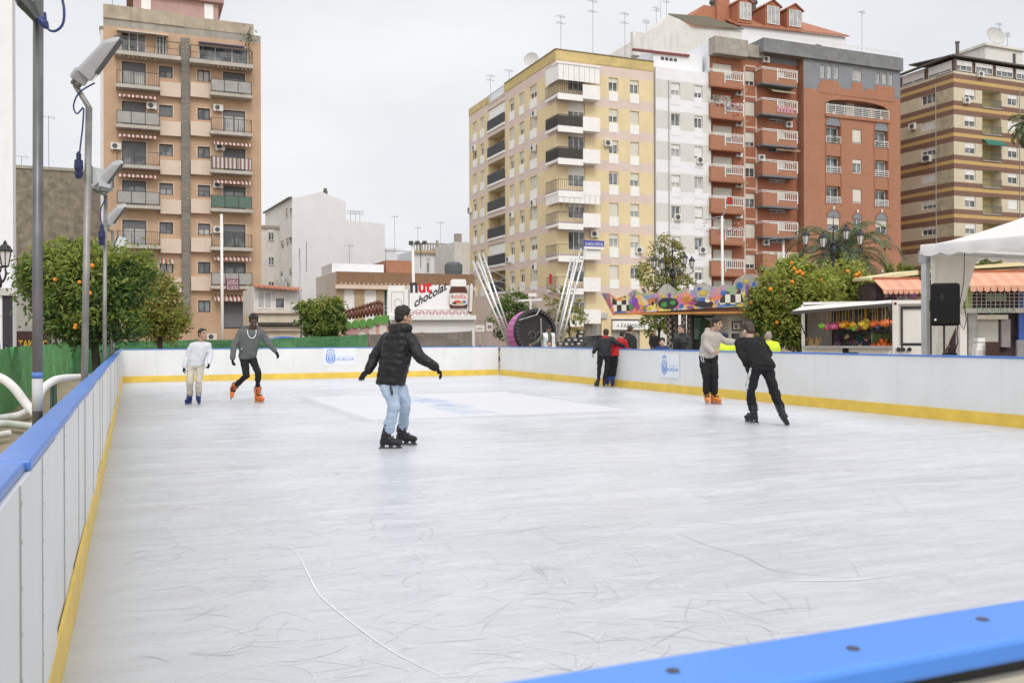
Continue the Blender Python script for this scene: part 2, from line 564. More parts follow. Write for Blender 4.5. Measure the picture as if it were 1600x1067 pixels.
for(x0,y0),(x1,y1)in zip(A_sl[1:],A_sl[2:]+A_sl[:1]):
 mb.quad([(x0,y0,0),(x1,y1,0),(x1,y1,PAR-1.0),(x0,y0,PAR-1.0)],0)
mb.quad([(0,0,PAR-1),(W_A,0,PAR-1),(W_A,13,PAR-1),(0,13,PAR-1)],2)
mb.build('wall',[M_PEACH,CONC,CONC],A.root)
mb=MB();xs=A.S(290)
mb.box(0,xs,-.10,13,PAR-1.0,PAR);mb.box(xs,A.S(398),-.04,13,PAR-1.0,PAR-.15)
mb.build('parapet',[mat('stained_parapet',(.42,.36,.28),.9,.25,.9,.9)],A.root)
for key,k,a,b,z0,z1 in wins:
 big=key[0]=='b'
 sh=rnd.choice([.95,.35,.3,.3,.2])if big else rnd.choice([0,0,.9,.45])
 window(A.root,f,a,b,z0,z1,.22,sh,mat('bronze_frame',(.05,.045,.042),.4),rnd.choice([GLASS,GLASSL]),SHUTG,2)
 mbt=MB();mbt.box(a-.1,b+.1,.002,.035,z1+.003,z1+.06,pt=f);mbt.box(a-.1,a-.03,.002,.03,z0,z1,pt=f);mbt.box(b+.03,b+.1,.002,.03,z0,z1,pt=f)
 mbt.build('window_surround',M_CREAM,A.root)
for a,b,z0,z1 in ph:
 window(A.root,f,a,b,z0,z1,.22,0,WFRAME,GLASS,SHUT,3)
mb=MB();mb.box(A.S(284),A.S(297.5),.003,.26,A.Z(290,500),A.Z(290,61),pt=f)
mb.build('stone_strip',[brick_mat('slate_strip',(.30,.285,.25),(.19,.18,.16),(.13,.12,.11),2.2,.15,.05)],A.root)
bl0,bl1,br0,br1=A.S(184,-.9),A.S(250,-.9),A.S(331,-.9),A.S(394,-.9)
railm=mat('dark_bronze_rail',(.06,.055,.05),.45)
def a_balcony(s0,s1,zs,k,right):
 mb=MB();mb.box(s0-.08,s1+.08,.003,1.0,zs-.24,zs,pt=f)
 bal=mb.build('balcony',LGREY,A.root)
 mb=MB()
 rh=1.02
 mb.box(s0,s1,.93,.97,zs+rh-.04,zs+rh,pt=f);mb.box(s0,s1,.93,.97,zs+.08,zs+.11,pt=f)
 for q in range(4):
  x=s0+(s1-s0)*q/3
  mb.box(x-.022,x+.022,.925,.975,zs,zs+rh-.002,pt=f)
 for x in(s0,s1):
  mb.box(x-.018,x+.018,.02,.93,zs+rh-.038,zs+rh-.002,pt=f)
  mb.box(x-.018,x+.018,.02,.93,zs+.082,zs+.108,pt=f)
 r_=mb.build('railing',railm,bal)
 mode=(k+(3 if right else 0))%7
 pm=FROST
 if right and k==3:pm=mat('green_canvas',(.10,.16,.13),.8)
 if right and k==2:pm=stripe_mat('striped_canvas',(.20,.11,.11),(.55,.52,.5),.3,0)
 if mode in(0,2,4)and not(right and k in(2,3)):
  n=MB()
  for q in range(int((s1-s0)/.14)):
   x=s0+.07+q*.14
   n.box(x-.009,x+.009,.94,.96,zs+.11,zs+rh-.04,pt=f)
  n.build('railing_bars',railm,bal)
 else:
  p=MB()
  p.box(s0+.03,s1-.03,.935,.948,zs+.13,zs+rh-.06,pt=f)
  p.build('balcony_panel',pm,bal)
for k in range(6):
 a_balcony(bl0,bl1,zbl-fl*k-1.93,k,False)
for k in range(7):
 if k<6:a_balcony(br0,br1,zbr-fl*k-1.88,k,True)
for k in range(6):
 for s0,s1,zt in((A.S(251),A.S(283.5),A.Z(267,131)-fl*k),(A.S(298.5),A.S(331),A.Z(315,132.5)-fl*k)):
  mb=MB();mb.box(s0,s1,.003,.42,zt-1.08,zt,pt=f);mb.build('apron',M_CREAM,A.root)
 awning(A.root,f,A.S(186),A.S(246),.05,zbl-fl*k+.52,.75,.22,M_AWN,.2)if k in(0,1,2,3)else None
 awning(A.root,f,A.S(334),A.S(391),.05,zbr-fl*k+.48,.8,.25,M_AWN,.2)if k in(0,2,3,5)else None
awning(A.root,f,A.S(250),A.S(272),.03,zsl-fl*5+.15,.5,.2,M_AWN,.2)
awning(A.root,f,A.S(334),A.S(392),.05,zbr-fl*6+.42,.9,.35,M_AWN,.2)
for px,py in((229,171),(173,234),(333,174),(336,235),(333,294),(333,364),(393,491),(323,531)):
 s_,z_=A.hit(px,py);ac_unit(A.root,f,s_,.03,z_,.72,.48)
for s0,s1,z in((A.S(180,-.9),A.S(284,-.9),zc),(A.S(298,-.9),A.S(397,-.9),zc-.05)):
 mb=MB();mb.box(s0,s1,.003,1.1,z-.3,z,pt=f)
 b_=mb.build('terrace',LGREY,A.root)
 mb=MB();railing(mb,f,s0+.05,s1-.05,.05,1.0,z,z+1.0,.9,.04);mb.box(s0+.05,s1-.05,.99,1.01,z+.5,z+.53,pt=f)
 mb.build('railing',railm,b_)
s0,s1=A.S(184),A.S(264)
mb=MB();mb.hexa([f(s0,.02,zc+1.72),f(s1,.02,zc+1.72),f(s1,.9,zc+1.5),f(s0,.9,zc+1.5),f(s0,.02,zc+1.8),f(s1,.02,zc+1.8),f(s1,.9,zc+1.58),f(s0,.9,zc+1.58)])
mb.build('sunblind',mat('pale_canvas',(.6,.55,.5)),A.root)
s0,s1=A.S(312),A.S(382)
mb=MB();mb.hexa([f(s0,.02,zc+1.5),f(s1,.02,zc+1.5),f(s1,.7,zc+1.3),f(s0,.7,zc+1.3),f(s0,.02,zc+1.6),f(s1,.02,zc+1.6),f(s1,.7,zc+1.4),f(s0,.7,zc+1.4)])
mb.build('sunblind',mat('navy_canvas',(.03,.035,.12)),A.root)
mb=MB();x0,x1=A.S(210,4),A.S(343,4);zr=A.Z(300,2,4)
mb.box(x0,x1,4,11,PAR-1,zr);mb.box(x0-.5,x1+.4,3.6,11.4,zr,zr+.4,1)
mb.build('roof_house',[mat('rose_render',(.45,.30,.28),.85,.1,1,.3),mat('rose_cornice',(.36,.22,.20))],A.root)
for px in(230,328):
 mb=MB();x=A.S(px,4);mb.box(x-.35,x+.35,3.9,3.997,PAR-.2,zr-.1);mb.build('roof_house_post',WHITE,A.root)
antenna(A.root,(A.S(177),1,PAR),3.0);antenna(A.root,(A.S(311,3),3,zr),2.2);antenna(A.root,(A.S(327,3),3,zr),1.6)
mb=MB();s_,z_=A.hit(389,58,'f',-.5)
for k in range(70):
 p=f(s_,.5,z_)+V((rnd.gauss(0,.28),rnd.gauss(0,.2),rnd.gauss(0,.32)));t=V((rnd.uniform(-1,1),rnd.uniform(-1,1),rnd.uniform(-.4,1))).normalized()*.14;q=t.orthogonal().normalized()*.05
 mb.quad([p-t,p+q,p+t,p-q])
mb.tube([f(s_,.5,zc),f(s_,.5,z_)],.03,6)
mb.build('terrace_plant',leaf_mat('terrace_leaf',(.05,.085,.03),(.08,.11,.04)),A.root)
s0,z0=A.hit(353,453,'f',-1.0);s1,z1=A.hit(374,436,'f',-1.0)
mb=MB();mb.box(s0,s1,1.0,1.02,z0,z1,pt=f)
sg=mb.build('balcony_sign',mat('maroon_board',(.15,.02,.05)),A.root)
mb=MB()
for k,t in enumerate(('CLINICA','FISIOTERAPIA','& Corpo','955 28 09 44')):
 add_text(mb,t,.24,lambda x,y,z,k=k:f(s0+.08+x,1.025+z,z1-.24-.2*k+y),(s1-s0)-.16)
mb.build('sign_lettering',WHITE,sg)
L1=Bld('white_building','white rendered building cut by the left edge of the view','building',21,42)
mb=MB();z1=L1.Z(10,0)+2
mb.box(-14,0,0,1.2,0,z1)
mb.build('wall',M_WH,L1.root)
f1=L1.front()
for k in range(5):
 window(L1.root,lambda a,o,z:f1(a,o+.21,z),-4.2,-2.8,3.4+3*k,5.1+3*k,.2,.4)
mb=MB();mb.box(L1.S(4),L1.S(20),.005,.04,0,L1.Z(10,462),pt=f1);mb.build('doorway',mat('dark_doorway',(.03,.03,.04)),L1.root)
mb=MB();mb.box(L1.S(0),L1.S(30),.003,.2,L1.Z(10,462),L1.Z(10,450),pt=f1);mb.build('door_canopy',mat('concrete_light',(.5,.5,.48)),L1.root)
L2=Bld('old_building','windowless old building with a mottled brown party wall behind the orange tree','building',22,74)
mb=MB();W2=L2.S(163);z1=L2.Z(24,263)
mb.box(0,W2,0,10,5.0,z1);mb.box(.0,W2,.0,10,0,4.99,1)
mb.build('wall',[mat('mottled_party_wall',(.245,.215,.165),.95,.45,1.6,.5,dirt=(.09,.075,.06)),mat('plaster_grey',(.36,.35,.33),.9,.15,1,.4)],L2.root)
mb=MB();mb.box(-.1,W2+.1,-.12,10,z1+.002,z1+.25);mb.build('coping',CONC,L2.root)
f2=L2.front()
s0,z0=L2.hit(12,541);s1,z1=L2.hit(80,527)
mb=MB();mb.box(s0,s1,.01,.3,z0-.2,z1+.5,pt=f2)
sg=mb.build('shop_sign',mat('brown_fascia',(.045,.018,.014)),L2.root)
mb=MB();add_text(mb,'E. TABACO',.85,lambda x,y,z:f2(s0+.3+x,.31+z,z0-.12+y),(s1-s0)-.5);mb.build('sign_lettering',mat('yellow_letters',(.75,.45,.02)),sg)
antenna(L2.root,(L2.S(74),2,L2.Z(74,268)),5);antenna(L2.root,(L2.S(30),2,L2.Z(30,268)),1.6)
L3=Bld('white_house','narrow white rendered wall showing just left of the peach block','building',158,70)
mb=MB();mb.box(0,2.2,0,6,0,L3.Z(162,46));mb.build('wall',M_WH,L3.root)
mb=MB();mb.box(-.06,2.3,-.06,6,L3.Z(162,46)+.002,L3.Z(162,46)+.2);mb.build('coping',CONC,L3.root)
B=Bld('white_block','tall white block with a blank front wall and stepped roofline beside the peach block','building',457,100)
f=B.front();l=B.left()
WB=B.S(602);xs=B.S(541);zt=B.Z(457,310);zt2=B.Z(541,315);zm=B.Z(541,344);zm2=B.Z(602,350)
DB=B.S(415,0,'l');zl=B.Z(418,331,0,'l')
mb=MB()
mb.quad([f(0,0,0),f(WB,0,0),f(WB,0,zm2),f(xs,0,zm),f(xs,0,zt2),f(xs*.55,0,zt2+.9),f(0,0,zt)])
lw=[(B.S(a,0,'l'),B.S(b,0,'l'),B.Z((a+b)/2,d,0,'l'),B.Z((a+b)/2,c,0,'l'))for a,b,c,d in((447,450,325,342),(453.5,456.5,325,342),(432,435,358,376),(439,444,376,389),(447,451.5,372,385),(452,456.5,370,382),(421,424,386,396),(426,429,384,396),(432,436,410,425),(452,456,420,431),(438,442,424,432))]
lw=[(min(a,b),max(a,b),c,d)for a,b,c,d in lw]
grid_wall(mb,l,0,DB,0,zt,lw,lambda s,z:1,.2)
mb.quad([l(0,0,zt),l(DB,0,zt),l(DB,0,zl)],1)
mb.quad([(0,0,zt),(xs*.55,0,zt2+.9),(xs*.55,DB,zl+1),(0,DB,zl)],2)
mb.quad([(xs*.55,0,zt2+.9),(xs,0,zt2),(xs,DB,zl),(xs*.55,DB,zl+1)],2)
mb.quad([(xs,0,zm),(WB,0,zm2),(WB,DB,zm2),(xs,DB,zm)],2)
mb.quad([(xs,0,zm),(xs,DB,zm),(xs,DB,zt2),(xs,0,zt2)],1);mb.quad([(WB,0,0),(WB,DB,0),(WB,DB,zm2),(WB,0,zm2)],1)
mb.quad([(0,DB,0),(WB,DB,0),(WB,DB,zl),(0,DB,zl)],1)
mb.build('wall',[M_WH,M_WH2,mat('roof_felt',(.25,.24,.22))],B.root)
for a,b,z0,z1 in lw:
 window(B.root,l,a,b,z0,z1,.2,rnd.choice([0,.4]),WFRAME,GLASSD,SHUT,1)
mb=MB();mb.bar(l(DB,.15,zl+.12),l(0,.15,zt+.1),.4,.12);mb.build('eaves',mat('eaves_grey',(.18,.165,.15)),B.root)
mb=MB();x,z=B.S(509,3),B.Z(509,312,3)
mb.box(x-.22,x+.22,2.75,3.25,z-1.2,z+.95);mb.box(x-.16,x+.16,2.82,3.18,z+.953,z+1.25);mb.build('chimney',mat('sooty_chimney',(.12,.11,.10)),B.root)
for px in(548,556,563):antenna(B.root,(B.S(px,4),4,zm),1.6,1)
x=B.S(544);antenna(B.root,(x,-.8,B.Z(544,415)),2.2)
mb=MB()
for k in range(9):
 s_=B.S(430+2.6*k,0,'l');mb.box(s_-.9,s_+.9,.3,.34,B.Z(430+2.6*k,464,0,'l')+.18*(k%4),B.Z(430+2.6*k,440-k,0,'l')-.3*(k%3),pt=l)
mb.build('laundry',mat('pale_cloth',(.62,.62,.60)),B.root)
B3=Bld('grey_house','grimy grey house wall between the peach block and the white block','building',411,108)
mb=MB();z1=B3.Z(412,357);mb.box(-.5,4,0,8,0,z1);mb.box(-.7,4.1,-.2,8.1,z1+.003,z1+.35,1);mb.build('wall',[M_WH2,CONC],B3.root)
for k in range(4):
 window(B3.root,B3.front(.0),.6,1.3,4+2.9*k,5.3+2.9*k,-.08,.3)
B2=Bld('low_annex','low cream annex with a white upper floor in front of the white block','building',398,62)
f=B2.front();W2=B2.S(471)
mb=MB();z1,z2=B2.Z(400,489),B2.Z(400,448)
mb.box(0,W2,0,7,0,z1);mb.box(.0,W2,.6,7,z1+.002,z1+1.7,1);mb.box(0,W2*.38,.6,7,z1+1.701,z2,1)
mb.build('wall',[mat('annex_cream',(.60,.53,.42),.85,.1,1,.3),M_WH2],B2.root)
mb=MB();mb.box(-.1,W2,-.25,.5,z1-.02,z1+.12);mb.build('ledge',M_CREAM,B2.root)
mb=MB();mb.box(.2,W2-.1,-.6,-.02,B2.Z(410,509),B2.Z(410,504));mb.build('shop_awning',mat('dark_awning',(.05,.045,.04)),B2.root)
mb=MB();mb.box(.2,W2-.1,-.3,-.02,B2.Z(410,517),B2.Z(410,510.5));mb.build('shutter_box',M_CREAM,B2.root)
ff=B2.front(.6)
window(B2.root,lambda a,o,z:ff(a,o+.16,z),.25,1.2,z1+.3,z1+1.5,.15,0,WFRAME,GLASSL,SHUT,2);window(B2.root,lambda a,o,z:ff(a,o+.16,z),1.4,2.1,z1+.3,z1+1.5,.15,.4,WFRAME,GLASS,SHUT,1)
mb=MB();mb.hexa([(0,-.3,z1+1.72),(W2,-.3,z1+1.5),(W2,.55,z1+1.72),(0,.55,z1+1.9),(0,-.3,z1+1.8),(W2,-.3,z1+1.58),(W2,.55,z1+1.8),(0,.55,z1+1.98)]);mb.build('lean_to_roof',M_TILE,B2.root)
ac_unit(B2.root,B2.front(-.0),B2.S(455),.61-.6,B2.Z(455,487),.6,.45)
C=Bld('low_brick_building','low flat building with a brown brick fascia behind the snack stands','building',526,80)
f=C.front();WC=C.S(742);zt=C.Z(526,424);zb=C.Z(526,445)
mb=MB()
win=[(C.S(a),C.S(b),C.Z((a+b)/2,520),C.Z((a+b)/2,452))for a,b in((538,555),(570,589),(600,612),(625,640))]
grid_wall(mb,f,0,WC,0,zb,win,lambda s,z:0,.25)
grid_wall(mb,f,0,WC,zb,zt,[],lambda s,z:1)
l=C.left();DC=C.S(494,0,'l')
mb.quad([l(0,0,0),l(DC,0,0),l(DC,0,zt),l(0,0,zt)],2);mb.quad([(0,0,zt),(WC,0,zt),(WC,DC,zt),(0,DC,zt)],2);mb.quad([(WC,0,0),(WC,DC,0),(WC,DC,zt),(WC,0,zt)],2)
mb.build('wall',[mat('ochre_pier',(.40,.31,.20),.85,.15),brick_mat('tan_brick',(.27,.165,.10),(.22,.13,.08),(.20,.15,.11),3.0,.5),M_WH2],C.root)
for k,(a,b,z0,z1)in enumerate(win):
 window(C.root,f,a,b,z0,z1,.2,.98 if k<2 else 0,WFRAME,mat('green_door',(.03,.06,.045))if k==2 else GLASSL,SHUTW,2)
mb=MB();mb.box(-.2,WC,-.55,-.004,zb-.35,zb);mb.build('canopy',M_CREAM,C.root)
mb=MB()
for k in range(26):mb.ell((.3+k*.4,-.5,zb+.1),.06,mi=0,nu=6,nv=4)
mb.build('fairy_lights',WHITE,C.root)
mb=MB();x0,x1=C.S(519,3),C.S(600,3);zz=C.Z(540,412,3);mb.box(x0,x1,3,8,zt,zz);mb.build('roof_room',M_WH,C.root)
mb=MB();mb.box(C.S(604,4),C.S(645,4),4,9,zt,C.Z(620,407,4));mb.build('tiled_roof_room',mat('terracotta_wall',(.36,.17,.10),.85,.15),C.root)
mb=MB();x=C.S(709,1);mb.lathe((x,1,zt),[(.75,0),(.85,.3),(.85,.9),(.6,1.15),(.2,1.2)],14);mb.build('water_tank',mat('tank_grey',(.10,.11,.12)),C.root)
mb=MB();x=C.S(429+84,-.1);mb.tube([(-2.4,1,zt),(-2.4,1,zt+2.6)],.04);mb.build('roof_post',STEEL,C.root)
D1=Bld('terraced_house','small white house with a flat roof seen above the brick building','building',604,118)
mb=MB();zt=D1.Z(604,391);WD=D1.S(646);mb.box(0,WD,0,8,0,zt);mb.box(-.1,WD,-.15,8,zt+.002,zt+.3);mb.build('wall',M_WH,D1.root)
for px in(626,634):
 a,z=D1.hit(px,400);window(D1.root,D1.front(-.22),a,a+.8,z-.9,z+.3,.2,0,WFRAME,GLASSD)
D2=Bld('balconied_house','cream town house with a balustraded roof terrace and tall shuttered doors','building',646,112)
f=D2.front();WD=D2.S(712);zt=D2.Z(680,392);
mb=MB();hl=[(D2.S(a),D2.S(b),D2.Z(a,427),D2.Z(a,404))for a,b in((667,672),(689,695),(702,708))]
grid_wall(mb,f,0,WD,0,zt,hl,lambda s,z:0 if s<D2.S(682)else 1,.2,(),(D2.S(682),));mb.quad([(0,0,0),(0,8,0),(0,8,zt),(0,0,zt)]);mb.quad([(0,0,zt),(WD,0,zt),(WD,8,zt),(0,8,zt)])
mb.build('wall',[M_WH,mat('house_cream',(.62,.55,.40),.85,.1,1,.3)],D2.root)
for a,b,z0,z1 in hl:window(D2.root,f,a,b,z0,z1,.2,.3,WFRAME,GLASSD)
mb=MB();mb.box(-.2,WD+.1,-.4,0-.003,zt-.35,zt);mb.build('cornice',mat('house_cornice',(.50,.40,.24)),D2.root)
mb=MB()
for k in range(int(WD/.35)):mb.box(.1+k*.35,.25+k*.35,.1,.25,zt,zt+.8)
mb.box(0,WD,.05,.3,zt+.803,zt+.95);mb.box(WD*.55,WD*.6,.03,.32,zt,zt+1.3);mb.build('balustrade',CONC,D2.root)
antenna(D2.root,(1.5,3,zt),3.2);antenna(D2.root,(4.5,3,zt),4.0);antenna(D2.root,(-1.5,3,zt),4.5)
D3=Bld('grimy_house','weathered white house end wall between the town house and the yellow flats','building',711,106)
zt=D3.Z(715,378);mb=MB();mb.box(0,D3.S(742),0,9,0,zt);mb.build('wall',M_WH2,D3.root)
mb=MB();mb.box(.3,1.0,.4,1.1,zt,zt+1.0);mb.build('chimney',CONC,D3.root)
E=Bld('corner_apartment_block','yellow and pink banded corner apartment block with wraparound balconies','building',870,85)
f=E.front();l=E.left()
WE=E.S(1022.5);DE=E.S(734,0,'l')
FE=E.Z(976,124)-E.Z(976,172.5)
ztop=E.Z(870,78);
zw=E.Z(976,124)
band=lambda z:(zw+.55-z)%FE
zb_list=[]
for k in range(-1,8):
 zb_list+=[zw+.09-FE*k,zw+1.02-FE*k]
def emat(s,z):
 if z>zw+1.03:return 2
 d=(zw+1.02-z)%FE
 return 1 if d<.93 else 0
cols=[(E.S(952.5),E.S(967)),(E.S(985.6),E.S(999.5))]
NROW=7
holes=[];
for k in range(NROW):
 for a,b in cols:holes.append((a,b,zw-FE*k-1.28,zw-FE*k))
bal1=E.S(939)
doors=[]
for k in range(8):
 zs=E.Z(890,146)-FE*k
 doors.append((E.S(889),E.S(915),zs+.25,zs+2.35));holes.append(doors[-1])
zshop=E.Z(900,524-30)
shops=[(E.S(912),E.S(940),0,3.0),(E.S(955),E.S(1000),0,2.9)]
mb=MB()
grid_wall(mb,f,0,WE,0,ztop-.9,holes+shops,emat,.22,[z for z in zb_list if 0<z<ztop-.9])
lc=[(E.S(a,0,'l'),E.S(b,0,'l'))for a,b in((840,829),(820,812.5),(804.5,797),(757.5,751.5),(746,740))]
lg=(E.S(790,0,'l'),E.S(763.5,0,'l'))
lholes=[]
for k in range(NROW):
 for i,(a,b)in enumerate(lc):lholes.append((a,b,zw-FE*k-1.28,zw-FE*k))
loggia=[]
for k in range(NROW):
 z=zw-FE*k-2.0
 loggia.append((lg[0],lg[1],z,z+2.3));lholes.append((lg[0],lg[1],z,z+2.3,1.4))
grid_wall(mb,l,0,DE,0,ztop-.9,lholes,emat,.22,[z for z in zb_list if 0<z<ztop-.9])
for a,b,z0,z1 in loggia:
 mb.quad([l(a,-1.4,z0),l(b,-1.4,z0),l(b,-1.4,z1),l(a,-1.4,z1)],0)
mb.quad([(0,DE,0),(WE,DE,0),(WE,DE,ztop-1),(0,DE,ztop-1)],0);mb.quad([(WE,0,0),(WE,DE,0),(WE,DE,ztop-1),(WE,0,ztop-1)],0)
mb.quad([(0,0,ztop-.95),(WE,0,ztop-.95),(WE,DE,ztop-.95),(0,DE,ztop-.95)],3)
mb.build('wall',[M_YEL,M_PINK,M_YELD,mat('roof_felt',(.25,.24,.22))],E.root)
mb=MB()
mb.box(-.04,WE,-.04,.25,ztop-.9,ztop);mb.box(-.04,.25,.25,lg[0],ztop-.9,ztop);mb.box(-.04,.25,lg[1],DE,ztop-.9,ztop-.1)
mb.build('parapet',M_YELD,E.root)
mb=MB();mb.box(-.1,WE,-.1,.3,ztop+.002,ztop+.09);mb.box(-.1,.3,.303,lg[0],ztop+.002,ztop+.09);mb.build('coping',mat('dark_coping',(.2,.16,.12)),E.root)
mb=MB();railing(mb,l,lg[0],lg[1],-.1,.0,ztop-1.2,ztop-.1,.16,.03,False);mb.build('roof_railing',STEEL,E.root)
for(a,b,z0,z1)in holes[:NROW*2]:
 window(E.root,f,a,b,z0,z1,.2,rnd.choice([.97,.55,.97,.35,.15]),WFRAME,rnd.choice([GLASS,GLASS,GLASSL]),SHUT,2)
 mb=MB();mb.box(a,b,.003,.03,z0-.95,z0-.05,pt=f);mb.build('window_apron',WHITE,E.root)
for i,(a,b,z0,z1,*r_)in enumerate(lholes[:NROW*5]):
 window(E.root,l,a,b,z0,z1,.2,rnd.choice([.97,.6,.97,.4]),WFRAME,GLASS,SHUT,2)
 mb=MB();mb.box(a,b,.003,.03,z0-.95,z0-.05,pt=l);mb.build('window_apron',WHITE,E.root)
for a,b,z0,z1 in doors:
 window(E.root,f,a,b,z0,z1,.2,rnd.choice([.98,.5,.2]),WFRAME,GLASS,SHUTW,3)
for k,(a,b,z0,z1)in enumerate(loggia):
 mb=MB();mb.box(a-.03,b+.03,-.9,.12,z0-.2,z0+.02,pt=l);bl=mb.build('loggia',WHITE,E.root)
 mb=MB();railing(mb,l,a,b,.04,.08,z0+.05,z0+1.05,.11,.05,False)
 mb.box(a,b,.05,.06,z0+.1,z0+1.0,pt=l);mb.build('railing',DGREY,bl)
 if k in(0,5):
  mb=MB();mb.box(a,b,-.2,-.1,z0+1.06,z1-.05,pt=l);mb.build('enclosure_blind',WHITE,bl)
 else:window(E.root,lambda s,o,z:l(s,o-1.15,z),a+.8,b-.6,z0+.05,z0+2.1,.2,.3,WFRAME,GLASS,SHUT,2)
BD=1.15
for k in range(8):
 zs=E.Z(890,148,-BD)-FE*k
 s_w=E.S(912,-BD);s_e=E.S(939,-BD);lw_=E.S(853,-.35,'l')
 mb=MB()
 mb.box(-.35,s_e,-BD,-.004,zs-.22,zs);mb.box(-.35,-.004,.0,lw_,zs-.22,zs)
 wm=WHITE
 mb.box(s_w,s_e,-BD,-BD+.1,zs+.002,zs+1.08);mb.box(s_e-.1,s_e,-BD+.102,-.005,zs+.002,zs+1.08)
 mb.box(-.35,s_w-.003,-BD-.03,-BD+.08,zs-.5,zs+.06)
 bl=mb.build('balcony',WHITE,E.root)
 mb=MB()
 step=.11 if k in(1,2)else.2
 railing(mb,lambda s,o,z:V((s,-o,z)),-.3,s_w-.02,.0,BD,zs+.07,zs+1.08,step,.045 if k in(1,2)else.03,False)
 railing(mb,lambda s,o,z:V((-o,s,z)),-BD+.03,lw_,0,.3,zs+.07,zs+1.08,step,.045 if k in(1,2)else.03,False)
 if k in(1,2):
  mb.box(-.28,s_w-.05,-BD+.02,-BD+.03,zs+.1,zs+1.0)
  mb.box(-.28,-.27,-BD+.03,lw_,zs+.1,zs+1.0)
 mb.build('railing',railm if k in(1,2)else mat('thin_dark_rail',(.10,.09,.08)),bl)
 if k in(0,4):
  mb=MB();zz=zs+1.1
  if k==0:
   mb.box(-.3,s_e,-BD+.02,-BD+.06,zs+1.3,zs+2.75);mb.box(-.3,-.26,-BD+.062,lw_,zs+1.3,zs+2.75);mb.box(-.38,s_e+.05,-BD-.05,-.005,zs+2.752,zs+2.9)
  else:
   mb.box(-.3,s_e,-BD+.02,-BD+.06,zs+1.95,zs+2.75);mb.box(-.3,-.26,-BD+.062,lw_,zs+1.95,zs+2.75)
  mb.build('enclosure',WHITE,bl)
  mb=MB()
  for q in range(9):mb.box(-.3+(s_e+.3)*q/8-.015,-.3+(s_e+.3)*q/8+.015,-BD+.0,-BD+.018,zs+1.3,zs+2.75)
  mb.build('enclosure_joints',mat('joint_grey',(.45,.45,.43)),bl)
for px,py in((840,182),(838,236),(838,322),(745,235),(738,332),(804,340),(799,410),(840,422)):
 s_,z_=E.hit(px,py,'l');ac_unit(E.root,l,s_,.03,z_,.8,.62)
for px,py in((943,229),(992,396)):
 s_,z_=E.hit(px,py);ac_unit(E.root,f,s_,.03,z_,.75,.6)
s_,z_=E.hit(921,371);ac_unit(E.root,f,s_,.03,z_)
dish(E.root,(0.4,E.S(826,0,'l'),ztop+.9),.75)
antenna(E.root,(1,1,ztop),3.6,1);antenna(E.root,(E.S(928,2),2,ztop),6,1);antenna(E.root,(E.S(978,2),2,ztop),5.2,1);antenna(E.root,(1,E.S(768,1,'l'),ztop),2.8,1);antenna(E.root,(1,E.S(797,1,'l'),ztop),1.9)
s0,z0=E.hit(912,389,'f',-BD-.1);s1,z1=E.hit(943,377,'f',-BD-.1)
pt=lambda a,o,z:V((a,-BD-.14-o,z))
mb=MB();mb.box(s0,s1,0,.08,z0+.22,z1,pt=pt);mb.box(s0,s1,.001,.079,z0,z0+.218,1,pt=pt)
sg=mb.build('clinic_sign',[mat('blue_board',(.05,.07,.38)),WHITE],E.root)
mb=MB();add_text(mb,'CLINICA DENTAL',.42,lambda x,y,z:pt(s0+.08+x,.085+z,z0+.32+y),(s1-s0)-.16);mb.build('sign_lettering',WHITE,sg)
mb=MB();mb.box(E.S(853,-.5),E.S(857.5,-.5),.38,.42,E.Z(855,445),E.Z(855,430),pt=lambda a,o,z:V((a,-BD-o+.3,z)));mb.build('red_banner',mat('red_cloth',(.42,.02,.02)),E.root)
s0,z0=E.hit(958,511,'f',-.3);s1,z1=E.hit(1020,503,'f',-.3)
mb=MB();mb.box(s0,s1,.004,.3,z0-.25,z1+.1,pt=f);sg=mb.build('pharmacy_sign',WHITE,E.root)
mb=MB();add_text(mb,'+ FARMACIA',.62,lambda x,y,z:f(s0+.4+x,.305+z,z0-.1+y),(s1-s0)*.72);mb.build('sign_lettering',mat('dark_teal_letters',(.03,.10,.10)),sg)
mb=MB();mb.box(E.S(905),E.S(948),.004,.25,3.0,3.5,pt=f);mb.build('shop_fascia',mat('fascia_grey',(.45,.47,.46)),E.root)
mb=MB();poly=[(1.35*math.cos(t*.7854),1.35*math.sin(t*.7854))for t in range(8)]
for q in(917,921.5,926):
 cx_=E.S(q);mb.prism([(cx_+a*.11,3.25+b*.11)for a,b in poly],lambda x,d,z:f(x,d,z),.252,.27)
mb.build('fascia_dots',mat('dark_teal_letters',(.03,.10,.10)),E.root)
for a,b,z0,z1 in shops:window(E.root,f,a,b,z0+.05,z1-.1,.2,0.0,mat('shop_frame',(.3,.3,.3)),mat('shop_shutter',(.33,.32,.30),.6,.1),SHUTW,4)
Fb=Bld('white_apartment_block','white apartment block with pale grey bands next to the yellow corner block','building',1024,89.2)
f=Fb.front(-.25);WF=Fb.S(1112,-.25)
zw=Fb.Z(1057,130,-.25);FF=Fb.Z(1057,130,-.25)-Fb.Z(1057,178,-.25);zt=Fb.Z(1057,108,-.25)
cols=[(Fb.S(1050,-.25),Fb.S(1064,-.25)),(Fb.S(1086,-.25),Fb.S(1099,-.25))]
holes=[(a,b,zw-FF*k-1.2,zw-FF*k)for k in range(8)for a,b in cols if zw-FF*k>3.5]
sp=[]
for k in range(-1,9):sp+=[zw+.2-FF*k,zw+1.4-FF*k]
mb=MB();fm=lambda s,z:0 if((zw+1.4-z)%FF)<1.2 else 1
grid_wall(mb,f,0,WF,0,zt,holes,fm,.22,[z for z in sp if 0<z<zt],(Fb.S(1032,-.25),))
mb.quad([(0,-.25,0),(0,12,0),(0,12,zt),(0,-.25,zt)],0)
